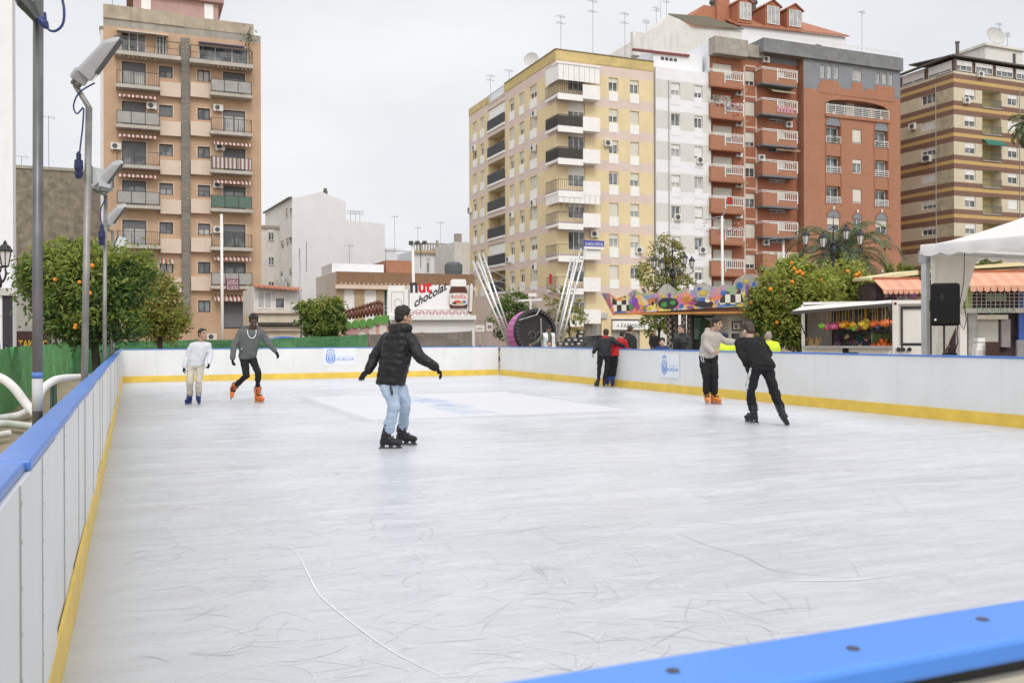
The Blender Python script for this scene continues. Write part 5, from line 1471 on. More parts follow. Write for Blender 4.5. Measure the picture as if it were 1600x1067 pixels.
def floodlight(root,c,nrm,up_,k):
 """a wedge shaped lamp housing with a glass front, gear box and bracket"""
 c=V(c);n=V(nrm).normalized();u=(V(up_)-n*V(up_).dot(n)).normalized();s=n.cross(u)
 h,wd,th=.26*k,.18*k,.095*k
 q=lambda a,b_,d:c+s*a+u*b_+n*d
 mb=MB()
 fr=[q(-wd,-h,0),q(wd,-h,0),q(wd,h,0),q(-wd,h,0)]
 bk=[q(-wd*.62,-h*.95,-th*1.5),q(wd*.62,-h*.95,-th*1.5),q(wd*.72,h*.55,-th*1.0),q(-wd*.72,h*.55,-th*1.0)]
 mb.hexa(bk+fr)
 mb.obox(q(0,-h*1.12,-th*.9),s*wd*.55,u*h*.2,n*th*.8)
 hsg=mb.build('lamp_housing',LAMPM,root);bevel(hsg,.012*k,2)
 mb=MB();mb.obox(q(0,0,.012),s*wd*.94,u*h*.95,n*.009);mb.build('lens',LENS,hsg)
 mb=MB();mb.obox(q(wd*1.02,h*.2,.004),s*.008,u*h*.8,n*.02);mb.build('frame_clip',DGREY,hsg);mb=MB();mb.obox(q(-wd*1.02,h*.2,.004),s*.008,u*h*.8,n*.02);mb.build('frame_clip',DGREY,hsg)
 e=q(0,-h*1.5,-th*.8)
 mb=MB();mb.obox(q(0,-h*1.36,-th*.8),s*wd*.32,u*h*.16,n*th*.5);mb.tube([q(-wd*.5,-h*1.36,-th*.8),q(wd*.5,-h*1.36,-th*.8)],.022*k,8);mb.build('bracket',mat('bracket_grey',(.16,.165,.15),.6,.2,5),root)
 return e
def plug(root,p,k):
 mb=MB();p=V(p);mb.lathe(p,[(.012*k,.2*k),(.03*k,.17*k),(.03*k,.1*k),(.05*k,.09*k),(.055*k,.0),(.04*k,-.06*k),(.05*k,-.07*k),(.04*k,-.13*k),(.012*k,-.14*k)],12)
 mb.build('plug',mat('blue_plug',(.015,.022,.08),.4,.3,20),root)
def cable(root,pts,r=.006):
 P=[]
 pts=[V(p)for p in pts]
 for i in range(len(pts)-1):
  a,b_,c,d=pts[max(0,i-1)],pts[i],pts[i+1],pts[min(len(pts)-1,i+2)]
  for t in range(7):
   t/=7;P.append(.5*((2*b_)+(c-a)*t+(2*a-5*b_+4*c-d)*t*t+(3*b_-a-3*c+d)*t**3))
 P.append(pts[-1]);mb=MB();mb.tube(P,r,6);return mb.build('cable',CBL,root,True)
def pole(label,px0,px1,ytop,Y,r,lamps=(),tape=False):
 b_=at(px0,560,Y);base=V((b_.x,b_.y,GZ));t=at(px1,ytop,Y)-base
 root=empty('floodlight_pole',base,0,label,'lamp pole','floodlight poles along the left boards')
 mb=MB();mb.tube([V((0,0,0)),t],r,14);mb.lathe((0,0,0),[(r*3,0),(r*3,.01),(r*1.2,.02)],12);mb.build('pole',GALD if tape else GAL,root,True)
 if tape:
  mb=MB();q=t.normalized();mb.tube([q*1.12,q*1.275],r*1.03,14);mb.build('tape_wrap',mat('white_tape',(.48,.49,.50),.5,.1),root,True)
  mb=MB();mb.tube([q*1.277,q*1.305],r*1.04,14);mb.build('blue_tape',mat('blue_tape',(.10,.2,.55),.5,.1),root,True)
 for px,py,nrm,up_,k in lamps:
  c=at(px,py,Y)-base;e=floodlight(root,c,nrm,up_,k)
  mb=MB();mb.tube([e,t],r*.8,10);mb.build('lamp_arm',GAL,root)
 return root,base,t
rt,bs,tp=pole('nearest scaffold pole with white and blue tape near its foot',56,60,-60,4.4,.0235,(),True)
cc=lambda x,y,Y=4.35:at(x,y,Y)-bs
cable(rt,[cc(70,20),cc(74,44),cc(86,49),cc(98,38),cc(100,14),cc(94,-14)],.006)
mb=MB();mb.tube([cc(28,-14),cc(38,4),cc(50,18),cc(60,32)],[.03,.036,.03,.022],10);mb.build('cable_connector',mat('dark_green_plug',(.03,.035,.03),.4,.3,20),rt)
mb=MB();mb.tube([cc(62,30),cc(70,38),cc(73,44)],[.02,.02,.012],8);mb.build('cable_gland',CBL,rt)
NRM=(.62,.50,-.45);UPV=(.60,-.06,.80)
rt,bs,tp=pole('tall steel pole carrying the largest grey floodlight with a hanging blue plug',128,139,168,8.3,.030,[(164,92,NRM,UPV,.9)])
cc=lambda x,y,Y=8.25:at(x,y,Y)-bs
cable(rt,[cc(148,130),cc(124,145),cc(115,165),cc(120,178),cc(130,168)],.007);cable(rt,[cc(131,170),cc(129,200),cc(126,225),cc(124,243)],.007);plug(rt,cc(123,262),.72)
rt,bs,tp=pole('steel pole with a pair of grey floodlights behind the large floodlight',162,165,305,14.3,.030,[(176,272,NRM,UPV,.95),(160,280,(-.45,.5,-.45),(.1,.1,1),.85)])
cc=lambda x,y,Y=14.2:at(x,y,Y)-bs
cable(rt,[cc(164,312),cc(157,330),cc(159,355)],.009);plug(rt,cc(159,370),1.0)
pole('slim steel pole with one grey floodlight, fourth along the boards',171,176,362,19,.030,[(184,336,NRM,UPV,1.0)])
pole('farthest slim steel pole with a small grey floodlight beside the orange tree',177,177,405,24.6,.034,[(186,384,(.8,-.3,-.35),UPV,1.0)])
def mesh_mat(name,c,c2,alpha=1.0):
 m,nt,b=nodes_of(name)
 col=mix(nt,c,c2,ramp(nt,noise_n(nt,1.2,5,(1,1,3),.8),.35,.68))
 col=mix(nt,col,dark(c,.45),math_n(nt,'MULTIPLY',ramp(nt,noise_n(nt,3.5,4,(2.5,2.5,.25)),.52,.7),.5))
 nt.links.new(col,b.inputs['Base Color']);b.inputs['Roughness'].default_value=.75
 return m
GREEN=mesh_mat('green_mesh',(.11,.36,.13),(.18,.46,.18));GREYM=mesh_mat('brown_grey_mesh',(.13,.115,.10),(.20,.18,.16));GREEND=mesh_mat('dark_green_mesh',(.03,.13,.05),(.08,.22,.09))
def fence(label,pts,m,name='mesh_fence',seed=1):
 """pts: (x, y, z_top); cloth sags between posts"""
 root=empty(name,(pts[0][0],pts[0][1],GZ),0,label,'fence','mesh fences round the rink');o=root.location.copy()
 r=random.Random(seed);mb=MB();prev=None;
 for(x0,y0,z0),(x1,y1,z1)in zip(pts,pts[1:]):
  a,b_=V((x0,y0,0)),V((x1,y1,0));L=(b_-a).length;nn=max(2,int(L/.25));nrm=V((-(b_-a).y,(b_-a).x,0)).normalized()
  for i in range(nn+1):
   t=i/nn;p=a.lerp(b_,t);zt_=z0+(z1-z0)*t-.035*abs(math.sin(t*L*1.3))-r.random()*.012
   ring=[]
   for j in range(6):
    zz=GZ+(zt_-GZ)*j/5
    ring.append(p+nrm*(.05*math.sin(t*L*2.1+j*.8)+r.gauss(0,.012))+UP*zz-o)
   if prev:
    for j in range(5):mb.quad([prev[j],ring[j],ring[j+1],prev[j+1]])
   prev=ring
 c=mb.build('mesh_cloth',m,root,True)
 for(x0,y0,z0),(x1,y1,z1)in zip(pts,pts[1:]):
  a,b_=V((x0,y0,0)),V((x1,y1,0));n=max(1,round((b_-a).length/2.4))
  for i in range(n+1):
   p=a.lerp(b_,i/n);nrm=V((-(b_-a).y,(b_-a).x,0)).normalized()*.1
   m_=MB();m_.tube([p+nrm+UP*GZ-o,p+nrm+UP*(z0+(z1-z0)*i/n+.04)-o],.02,8);m_.build('fence_post',DGREY,root)
 return root
q0=ground(20,640,GZ);pA=q0-UD*8;z_=lambda px,py,P:(at(px,py,P.y)).z
pB=q0+UD*20
fence('bright green mesh fence beside the left boards, behind the orange tree',[(pA.x,pA.y,1.18),(q0.x,q0.y,1.18),(pB.x,pB.y,1.2)],GREEN,seed=2)
def on_line(p,d,px):
 k=(px-CX)/FPX;t=(k*p.y-p.x)/(d.x-k*d.y);return p+d*t
f0=pB;f1_=on_line(pB,VD,575);f2_=on_line(pB,VD,738)
fm=on_line(pB,VD,400)
fence('green mesh fence behind the far boards, darker towards its right end',[(f0.x,f0.y,1.2),(fm.x,fm.y,at(400,529,fm.y).z),(f1_.x,f1_.y,at(575,522,f1_.y).z)],GREEND,seed=3)
f1b=f1_+VD*.06
fence('brownish grey mesh fence in front of the chocolate stand',[(f1b.x,f1b.y,at(575,522,f1_.y).z),(f2_.x,f2_.y,at(738,517,f2_.y).z)],GREYM,seed=4)
HOSE=mat('white_insulated_hose',(.70,.70,.69),.6,.1,5,.5)
def hose(label,pts,r):
 P=[];pts=[V(p)for p in pts]
 for i in range(len(pts)-1):
  a,b_,c,d=pts[max(0,i-1)],pts[i],pts[i+1],pts[min(len(pts)-1,i+2)]
  for t in range(8):
   t/=8;P.append(.5*((2*b_)+(c-a)*t+(2*a-5*b_+4*c-d)*t*t+(3*b_-a-3*c+d)*t**3))
 P.append(pts[-1]);o=P[0].copy();mb=MB();mb.tube([p-o for p in P],r,12)
 h_=mb.build('insulated_hose',HOSE,None,True);h_.location=o
 return tag(h_,label,'hose','white hoses beside the rink')
Yh=9.5
hose('white insulated hose arching down from the left edge of the view',[at(-60,575,Yh),at(-5,588,Yh),at(20,604,Yh),at(42,632,Yh),at(60,650,Yh-.1)],.045)
hose('white insulated hose rising in an arch beside the green fence posts',[at(58,640,9.2),at(63,614,9.3),at(80,597,9.5),at(100,591,9.9),at(126,590,10.4)],.042)
hose('white hose lying in a bend on the paving nearest the blue cap rail',[ground(60,668,.0),ground(28,664,.0),ground(5,662,.0),ground(-40,664,.0)],.06)
hose('white hose snaking across the paving under the arch',[ground(-30,656,.0),ground(8,652,.0),ground(30,648,.03),ground(45,640,.03)],.06)
hose('short white hose end at the left edge close to the blue cap rail',[ground(-25,686,.0),ground(2,679,.0),ground(14,677,.0)],.05)
for lab,px in(('dark green short post left of its twin by the arching hose',81),('dark green short post right of its twin by the arching hose',86)):
 b_=at(px,640,12.0);t_=at(px,598,12.0);mb=MB();mb.tube([(0,0,GZ-b_.z-.05 if False else-.6),t_-b_],.022,8);mb.ell(t_-b_,.03,mi=0,nu=8,nv=6)
 tag(mb.build('short_post',mat('dark_green_post',(.015,.05,.03),.5),None,True,b_),lab,'post','short green posts')
LGL=mat('lantern_glass',(.66,.66,.63),.25,.06)
IRON=mat('black_cast_iron',(.022,.024,.026),.45,.2,8)
def lantern(root,p,s):
 p=V(p);mb=MB();n=6
 mb.lathe(p,[(.05*s,-.34*s),(.11*s,-.30*s),(.12*s,-.27*s)],6)
 for k in range(6):
  a=2*math.pi*k/6;d=V((math.cos(a),math.sin(a),0));mb.bar(p+d*.115*s-UP*.27*s,p+d*.20*s+UP*.18*s,.022*s)
 mb.lathe(p,[(.225*s,.18*s),(.235*s,.22*s),(.19*s,.27*s),(.17*s,.33*s),(.10*s,.40*s),(.05*s,.43*s),(.06*s,.47*s),(.0*s+.01,.55*s)],12)
 l_=mb.build('lantern',IRON,root)
 mb=MB();mb.lathe(p,[(.105*s,-.268*s),(.19*s,.178*s)],6);mb.build('lantern_glass',LGL,l_)
def fernando(label,px,Y,heads,hub_py,top_py,s):
 b_=P0(px,Y);root=empty('street_lamp',b_,0,label,'street lamp','ornate black street lamps')
 hub=at(px,hub_py,Y)-b_;top=at(px,top_py,Y)-b_
 mb=MB();mb.lathe((0,0,-.12),[(.28,0),(.30,.25),(.22,.35),(.22,.9),(.15,1.0),(.13,1.1),(.10,1.6)],12)
 mb.tube([(0,0,1.4),hub],[.095,.07],12)
 for z in(.3,.6,.85):mb.lathe(hub*z,[(.08,-.06),(.13,0),(.08,.06)],12)
 mb.lathe(hub,[(.07,-.5*s),(.17,-.42*s),(.19,-.2*s),(.1,0),(.14,.12*s),(.06,.25*s),(.05,.5*s)],12);mb.tube([hub+UP*.45*s,top],[.05,.012],8);mb.ell(hub.lerp(top,.6),.07,mi=0)
 mb.build('post',IRON,root,False)
 for(hx,hy,dy)in heads:
  h_=at(hx,hy,Y+dy)-b_;lantern(root,h_,s)
  base=h_-UP*.36*s;out=V((base.x-hub.x,base.y-hub.y,0));low=hub-UP*.18*s
  P=[hub-UP*.1*s,hub+out*.3+UP*.02,hub+out*.62-UP*.28*s,hub+out*.95+UP*(base.z-hub.z-.32*s),hub+out*1.08+UP*(base.z-hub.z-.16*s),base]
  PP=[]
  for i in range(len(P)-1):
   a,b2_,c,d=P[max(0,i-1)],P[i],P[i+1],P[min(len(P)-1,i+2)]
   for t in range(6):
    t/=6;PP.append(.5*((2*b2_)+(c-a)*t+(2*a-5*b2_+4*c-d)*t*t+(3*b2_-a-3*c+d)*t**3))
  PP.append(P[-1]);mb=MB();mb.tube(PP,.035*s,6)
  c_=hub+out*.42+UP*.16*s;sp_=[]
  dirn=out.normalized()
  for k in range(20):
   a=k*.5;rr=.20*s*(1-k/24);sp_.append(c_+dirn*rr*math.cos(a)+UP*rr*math.sin(a))
  mb.tube(sp_,.022*s,5);mb.build('lamp_arm',IRON,root,True)
 return root
fernando('ornate black street lamp with four lanterns behind the fairground ride canopy',1051,52,[(1022,412,-.3),(1034,415,-.6),(1070,407,.5),(1081,412,.1)],424,372,.80)
fernando('large ornate black street lamp with four lanterns above the orange trees',1302,50,[(1259,374,-.2),(1286,378,-.6),(1322,367,.3),(1344,374,-.3)],384,336,1.08)
fernando('ornate black street lamp partly cut by the left edge, in front of the white building',-6,30,[(-28,410,-.2),(8,402,-.5)],428,380,1.0)
def post(label,px0,px1,ytop,Y,r,m,extra=None,name='light_post',cat='post'):
 b_=P0(px0,Y);root=empty(name,b_,0,label,cat);t=at(px1,ytop,Y)-b_
 mb=MB();mb.tube([(0,0,-.12),t],[r*1.2,r],10);mb.build('post',m,root,True)
 if extra:extra(root,t,b_)
 return root
WP=mat('white_post',(.72,.72,.71),.5,.06,2,.2)
post('plain white post in front of the peach block between the two left skaters',348,346,335,40,.055,WP)
post('thin grey pole in front of the white block',471,468,388,60,.05,STEEL)
def arms(root,t,b_):
 mb=MB();mb.bar(t+V((-.05,0,0)),t+V((-.95,-.2,-.22)),.10,.06);mb.bar(t+V((.02,0,0)),t+V((.2,.1,.25)),.05);mb.build('lamp_head',mat('lamp_head_grey',(.20,.22,.26),.5),root)
post('white lamp post with a flat grey head, in front of the brick flats',1130,1128,338,52,.07,WP,arms,'street_lamp','street lamp')
def panel(root,t,b_):
 mb=MB();mb.hexa([t+V(p)for p in((-.75,-.5,-.02),(.75,-.5,.08),(.75,.5,.10),(-.75,.5,.0),(-.75,-.5,.04),(.75,-.5,.14),(.75,.5,.16),(-.75,.5,.06))]);mb.build('lamp_head',mat('lamp_head_grey',(.20,.22,.26),.5),root)
post('white post with a flat slab head above the fruit laden orange tree',1224,1224,374,56,.07,WP,panel,'street_lamp','street lamp')
def cams(root,t,b_):
 mb=MB();mb.bar(t+V((-.25,0,-.1)),t+V((.9,0,-.05)),.06)
 for q in(-.1,.3,.75):mb.obox(t+V((q,-.1,.02)),V((.13,0,0)),V((0,.12,.03)),V((0,-.02,.1)))
 mb.bar(t+V((.5,0,-.05)),t+V((.5,0,-1.6)),.05);mb.build('camera_arm',DGREY,root)
post('white mast with a cluster of grey floodlights above the chocolate sign',648,645,380,58,.09,WP,cams,'light_mast','lamp post')
class Fr:
 """a stall's own frame: local x along its front (seen left to right), y away from the viewer"""
 def __init__(s,name,label,cat,px,Y,ang=TH,group=None,parent=None):
  p=at(px,CY,Y);s.loc=V((p.x,p.y,0));s.root=empty(name,s.loc,ang,label,cat,group)
  s.Ri=Matrix.Rotation(-ang,3,'Z');s.ol=s.Ri@(EYE-s.loc)
 def hit(s,px,py,off=0.0):
  d=s.Ri@ray(px,py);t=(off-s.ol[1])/d[1];p=s.ol+d*t
  return(p.x,p.z)
 def f(s,off=0.0):
  return lambda a,o,z:V((a,off-o,z))
def airbrush():
 m,nt,b=nodes_of('airbrushed_panel')
 vor=nt.nodes.new('ShaderNodeTexVoronoi');vor.inputs['Scale'].default_value=1.7
 mp=nt.nodes.new('ShaderNodeMapping');tcn=nt.nodes.new('ShaderNodeTexCoord');nz_=nt.nodes.new('ShaderNodeTexNoise');nz_.inputs['Scale'].default_value=2.2;nz_.inputs['Detail'].default_value=3
 nt.links.new(tcn.outputs['Object'],nz_.inputs['Vector'])
 vm=nt.nodes.new('ShaderNodeVectorMath');vm.operation='MULTIPLY_ADD';vm.inputs[1].default_value=(1.0,1.0,1.0)
 nt.links.new(nz_.outputs['Color'],vm.inputs[0]);nt.links.new(tcn.outputs['Object'],vm.inputs[2])
 nt.links.new(vm.outputs[0],mp.inputs['Vector']);mp.inputs['Rotation'].default_value=(0,R(35),0);mp.inputs['Scale'].default_value=(2.2,.1,.9)
 nt.links.new(mp.outputs[0],vor.inputs['Vector'])
 sp=nt.nodes.new('ShaderNodeSeparateColor');nt.links.new(vor.outputs['Color'],sp.inputs[0])
 cr=nt.nodes.new('ShaderNodeValToRGB');nt.links.new(sp.outputs[0],cr.inputs[0])
 el=cr.color_ramp;el.interpolation='CONSTANT'
 stops=[(0,(.55,.12,.30)),(.12,(.10,.16,.50)),(.24,(.70,.40,.05)),(.36,(.12,.38,.10)),(.46,(.35,.10,.45)),(.56,(.70,.18,.08)),(.66,(.04,.04,.05)),(.76,(.62,.55,.50)),(.86,(.20,.45,.60)),(.94,(.72,.62,.12))]
 while len(el.elements)<len(stops):el.elements.new(.5)
 for e,(p,c)in zip(el.elements,stops):e.position=p;e.color=(*c,1)
 n2=noise_n(nt,6,4,(1,1,1),1)
 col=mix(nt,cr.outputs[0],(.52,.45,.40),math_n(nt,'ADD',math_n(nt,'MULTIPLY',ramp(nt,n2,.45,.8),.5),.05))
 tz=nt.nodes.new('ShaderNodeTexCoord');sz=nt.nodes.new('ShaderNodeSeparateXYZ');nt.links.new(tz.outputs['Object'],sz.inputs[0])
 col=mix(nt,col,(.40,.37,.33),math_n(nt,'MULTIPLY',ramp(nt,math_n(nt,'ADD',sz.outputs[2],math_n(nt,'MULTIPLY',n2,1.0)),3.6,4.3),.75))
 col=mix(nt,col,(.05,.03,.05),math_n(nt,'MULTIPLY',ramp(nt,noise_n(nt,3.5,5,(1.5,1,1),2),.56,.72),.6))
 nt.links.new(col,b.inputs['Base Color']);b.inputs['Roughness'].default_value=.35
 return m
AIRB=airbrush()
CHK=None
def checker():
 m,nt,b=nodes_of('checkered_flag');ck=nt.nodes.new('ShaderNodeTexChecker');ck.inputs['Scale'].default_value=3.2
 ck.inputs['Color1'].default_value=(.7,.68,.6,1);ck.inputs['Color2'].default_value=(.03,.03,.03,1)
 nt.links.new(coords(nt,(1.25,.01,.75)),ck.inputs['Vector']);nt.links.new(ck.outputs[0],b.inputs['Base Color']);b.inputs['Roughness'].default_value=.4
 return m
CHK=checker()
RD=Fr('fairground_ride','fairground ride with a scalloped airbrushed canopy and checkered panels on patterned columns','fair ride',957,47,R(-25))
f=RD.f()
top=[(952,458),(964,466),(974,463),(982,458),(992,453),(1004,459),(1016,455.7),(1026,459),(1031,450.6),(1042,445),(1053,449.8),(1058,455.7),(1070,450.6),(1082,454),(1087,445.6),(1099,440.5),(1112,447),(1119,450.6),(1131,444.7),(1144,447),(1149.4,437),(1161,429.5),(1175,428),(1186,431)]
bot=[(1186,478),(1166,479),(1112,481),(1048,485.5),(1001,488.5),(957,491.5)]
mb=MB()
mb.prism([RD.hit(*p)for p in bot[::-1]+[(x,y)for x,y in top[::-1]]],lambda a,d,b_:V((a,d,b_)),0,.08);mb.build('canopy_front',AIRB,RD.root)
hl=[RD.hit(957,491.5),RD.hit(952,458)];mb=MB()
mb.quad([V((hl[0][0],0,hl[0][1])),V((hl[1][0],0,hl[1][1])),V((hl[1][0]-.75,.9,hl[1][1]+.05)),V((hl[0][0]-.3,.9,hl[0][1]+.05))]);mb.build('canopy_side',AIRB,RD.root)
mb=MB();s0=RD.hit(957,490)[0];s1=RD.hit(1186,480)[0];z0=RD.hit(1060,486)[1]
mb.box(s0,s1,.085,5.5,z0-.06,z0+.12);mb.build('canopy_floor',mat('rust_brown_soffit',(.13,.05,.03),.7,.2),RD.root)
mb=MB();mb.box(s0+.05,s1,-.05,.0,z0-.16,z0-.062);mb.build('canopy_trim',mat('orange_trim',(.5,.22,.05),.5,.2),RD.root)
def patch_poly(name,pts,m,o0=-.02,o1=-.004):
 mb=MB();mb.prism([RD.hit(*p)for p in pts],lambda a,d,b_:V((a,d,b_)),o0,o1);return mb.build(name,m,RD.root)
patch_poly('checkered_panel',[(960,487),(986,485),(980,468),(966,471),(955,464)],CHK)
patch_poly('checkered_panel',[(1122,476),(1163,474),(1156,450),(1148,462),(1136,455),(1126,466)],CHK)
def disc(name,px,py,rx,ry,m,o=.03):
 if name=='painted_shape':rx*=.72;ry*=.75
 c=RD.hit(px,py);a=RD.hit(px+rx,py)[0]-c[0];b_=px2m(ry,45);mb=MB()
 mb.prism([(c[0]+a*math.cos(t*math.pi/10),c[1]+b_*math.sin(t*math.pi/10))for t in range(20)],lambda x,d,z:V((x,-d,z)),.0,o);return mb.build(name,m,RD.root)
BL=mat('panel_black',(.03,.03,.035),.4);GRN=mat('panel_green',(.07,.26,.06),.4,.2,6);YLW=mat('panel_yellow',(.55,.40,.07),.4,.2,6);PUR=mat('panel_violet',(.22,.07,.36),.4,.3,6);BLU=mat('panel_blue',(.05,.14,.42),.4,.3,6);ORG=mat('panel_orange',(.50,.20,.05),.4,.3,6);MAG=mat('panel_magenta',(.36,.07,.22),.4,.3,6);PWH=mat('panel_white',(.68,.65,.62),.4,.1,6)
disc('painted_roundel',1042,463,12.5,20,mat('panel_grey',(.42,.40,.36),.4,.3,5),.02)
disc('painted_car',1044,474,16,9,BL,.04);
for x,y,rx,ry,m in((1038,476,7,5.5,GRN),(1052,473,6,5,GRN),(1036,463,5,4,YLW),(1046,461,3.5,5,PUR),(1056,464,3,4,YLW)):disc('painted_shape',x,y,rx,ry,m,.06)
disc('painted_roundel',1099,456,11,14,mat('panel_grey',(.42,.40,.36),.4,.3,5),.02)
disc('painted_car',1101,475,14,5.5,BL,.04)
for x,y,rx,ry,m in((1099,458,8,5,YLW),(1097,468,8,4,BLU),(1106,470,6,3.5,PWH),(1110,467,3,4,ORG),(1093,451,4,3,BLU)):disc('painted_shape',x,y,rx,ry,m,.06)
for x,y,rx,ry,m in((992,472,7,11,PUR),(996,479,4,7,MAG),(986,480,4,7,GRN),(1007,482,3,6,GRN),(1018,471,8,7,ORG),(1020,474,3,4,BL),(1013,482,7,3,YLW),(1073,468,9,6,ORG),(1070,464,4,4,YLW),(1082,474,8,4,MAG),(1078,480,7,2.5,PUR),(1065,478,4,4,BLU),(1131,458,7,5,BLU),(1156,446,7,7,BLU),(1152,449,3,3,GRN),(1168,455,4,14,PUR),(1173,464,3,8,MAG),(1178,448,4,10,BLU),(1166,440,5,4,YLW),(1140,477,14,2,BLU),(970,488,14,2,BLU)):
 disc('painted_shape',x,y,rx,ry,m,.02+.02*rnd.random())
def patt():
 m,nt,b=nodes_of('patterned_column');ck=nt.nodes.new('ShaderNodeTexChecker');ck.inputs['Scale'].default_value=9
 ck.inputs['Color1'].default_value=(.32,.28,.24,1);ck.inputs['Color2'].default_value=(.05,.04,.035,1)
 nt.links.new(coords(nt,(1,1,.75)),ck.inputs['Vector']);nt.links.new(ck.outputs[0],b.inputs['Base Color']);b.inputs['Roughness'].default_value=.35;b.inputs['Metallic'].default_value=.3
 return m
PAT=patt()
for px,y in((1046,.8),(1056,1.9),(1068,.6),(1077,1.6)):
 x=RD.hit(px,500,y)[0];mb=MB();mb.tube([(x,y,GZ),(x,y,z0-.06)],.13,12);mb.build('column',PAT,RD.root)
x0,x1=RD.hit(1082,500,2.5)[0],RD.hit(1134,500,2.5)[0]
mb=MB();mb.box(x0,x1,2.6,4.8,GZ,z0-.062);mb.box(x0-.05,x0+.08,2.3,2.45,GZ,z0-.07,1);mb.box(x1-.1,x1+.05,2.3,2.45,GZ,z0-.07,1);mb.build('control_cabin',[mat('cabin_dark',(.05,.07,.065),.5,.3),DGREY],RD.root)
mb=MB();mb.box(x0+.1,x1-.1,2.45,2.48,1.15,z0-.3);mb.build('cabin_window',glass_mat('teal_glass',(.06,.16,.15),(.25,.42,.40)),RD.root)
mb=MB()
for q in range(16):mb.ell((x0+(x1-x0)*(q+.5)/16,2.35,z0-.16),.045,mi=0,nu=6,nv=4)
mb.build('bulb_row',WHITE,RD.root)
mb=MB();mb.quad([(x0+.3,2.4,.9),(x0+.55,2.4,.9),(x0+.9,2.4,2.1),(x0+.5,2.4,2.3)],0);mb.quad([(x0+.56,2.39,.9),(x0+.95,2.39,.9),(x0+.95,2.39,2.2)],1);mb.build('cabin_curtain',[mat('green_drape',(.05,.11,.06)),mat('ochre_drape',(.25,.15,.05))],RD.root)
TQ=Fr('ticket_booth','white ticket booth with a framed notice between the ride cabin and the orange tree','ticket booth',1140,45.5,R(8))
f=TQ.f();s1=TQ.hit(1180,500)[0];zt=TQ.hit(1150,483)[1]
mb=MB();hb=(TQ.hit(1143,540)[0],TQ.hit(1157,540)[0],.9,TQ.hit(1150,521)[1]);grid_wall(mb,f,0,s1,GZ,zt,[hb],lambda a,z:0,.1);mb.box(-.001,s1,.102,2,GZ,zt);mb.box(-.7,s1+.05,-.25,2.1,zt+.002,zt+.32,1);mb.build('wall',[mat('booth_white',(.70,.68,.63),.6,.06,1,.3),mat('booth_fascia',(.42,.41,.39),.6,.1)],TQ.root)
mb=MB();mb.quad([f(hb[0],-.08,hb[2]),f(hb[1],-.08,hb[2]),f(hb[1],-.08,hb[3]),f(hb[0],-.08,hb[3])]);mb.build('hatch',GLASS,TQ.root)
a0,z0_=TQ.hit(1143,517);a1,z1_=TQ.hit(1158,502)
mb=MB();mb.box(a0,a1,.004,.05,z0_,z1_,pt=f);mb.box(a0+.06,a1-.06,.051,.06,z0_+.06,z1_-.06,1,pt=f)
fr_=mb.build('notice_frame',[DGREY,PWH],TQ.root)
mb=MB();mb.tube([f(a0+.15,.07,z1_-.12),f(a0+.16,.07,z1_-.25),f(a0+.26,.07,z1_-.16),f(a0+.18,.07,z0_+.12),f(a0+.26,.07,z0_+.18),f(a0+.15,.07,z0_+.2)],.018,5);mb.build('notice_print',BLACKM,fr_)
mb=MB();a0,z0_=TQ.hit(1144,492.5,-.26);add_text(mb,'TAQUILLA',.28,lambda x,y,z:V((a0+x,-.262-z,zt+.05+y)),TQ.hit(1178,490,-.26)[0]-a0);mb.build('sign_lettering',WHITE,TQ.root)
CHR=mat('bright_tube',(.62,.62,.62),.3,.1,3,0,.75)
def tower(label,a,b_,Y,dY0=0.0,w=.24):
 p0,p1=at(*a,Y),at(*b_,Y+dY0);base=V((p1.x,p1.y,GZ));d=(p1-p0);p1=p0+d*((p0.z-GZ)/(p0.z-p1.z))
 base=p1.copy();root=empty('slingshot_tower',base,0,label,'ride tower','raking slingshot towers')
 t=p0-base;off=V((.5,.25,0)).normalized()*w/2
 for o_ in(off,-off):
  mb=MB();mb.tube([o_,t+o_],.05,10);mb.build('tube',CHR,root,True)
 for k in range(1,11):
  mb=MB();mb.bar(t*(k/11)+off,t*(k/11)-off,.03);mb.build('rung',DGREY,root)
 mb=MB();mb.lathe((0,0,0),[(.4,0),(.4,.06),(.2,.1)],12);mb.build('base_plate',DGREY,root)
 return root
tower('silver slingshot tower leaning left, leftmost of the four',(742,408),(798,541),43)
tower('silver slingshot tower leaning left, second of the four, with its top nearest the loggias',(751,396),(800,541),46)
tower('shorter silver slingshot tower leaning right behind the man in the white vest',(896,404),(868,520),46)
tower('foremost silver slingshot tower leaning right, with a bluish lower tube',(897,444),(873,542),42)
tower('tallest silver slingshot tower leaning right, rightmost at its tip',(912,388),(876,520),47,0,.3)
mb=MB()
wires=[((742,430),(890,462)),((752,432),(846,488)),((890,462),(846,488)),((762,420),(880,470))]
for a,b_ in wires:
 p,q=at(*a,44),at(*b_,44);o0=at(830,450,44);mb.tube([p-o0,(p+q)/2-o0-UP*.08,q-o0],.014,5)
tag(mb.build('slingshot_cables',STEEL,None,False,at(830,450,44)),'thin silver cables strung between the slingshot towers above the black drum','cable')
r_=empty('light_gantry',P0(829,45),0,'white T shaped light stand above the pink and black drum','light stand');o0=r_.location
mb=MB();mb.tube([at(829,540,45)-o0-UP,at(829,461,45)-o0],.06,8);mb.build('mast',WP,r_)
mb=MB();mb.bar(at(810,470,45)-o0,at(847,468,45)-o0,.1);mb.obox(at(832,461,45)-o0,V((.2,0,0)),V((0,.15,0)),V((0,0,.08)));mb.build('crossbar',WP,r_)
c=at(838,518,42.5);root=empty('drum_ride',(c.x,c.y,GZ),0,'round black faced drum ride with a pink ribbed rim beside the slingshot','fair ride')
ax=V((.42,-.9,.08)).normalized();c=c-V(root.location);rr=px2m(34.5,42.5)
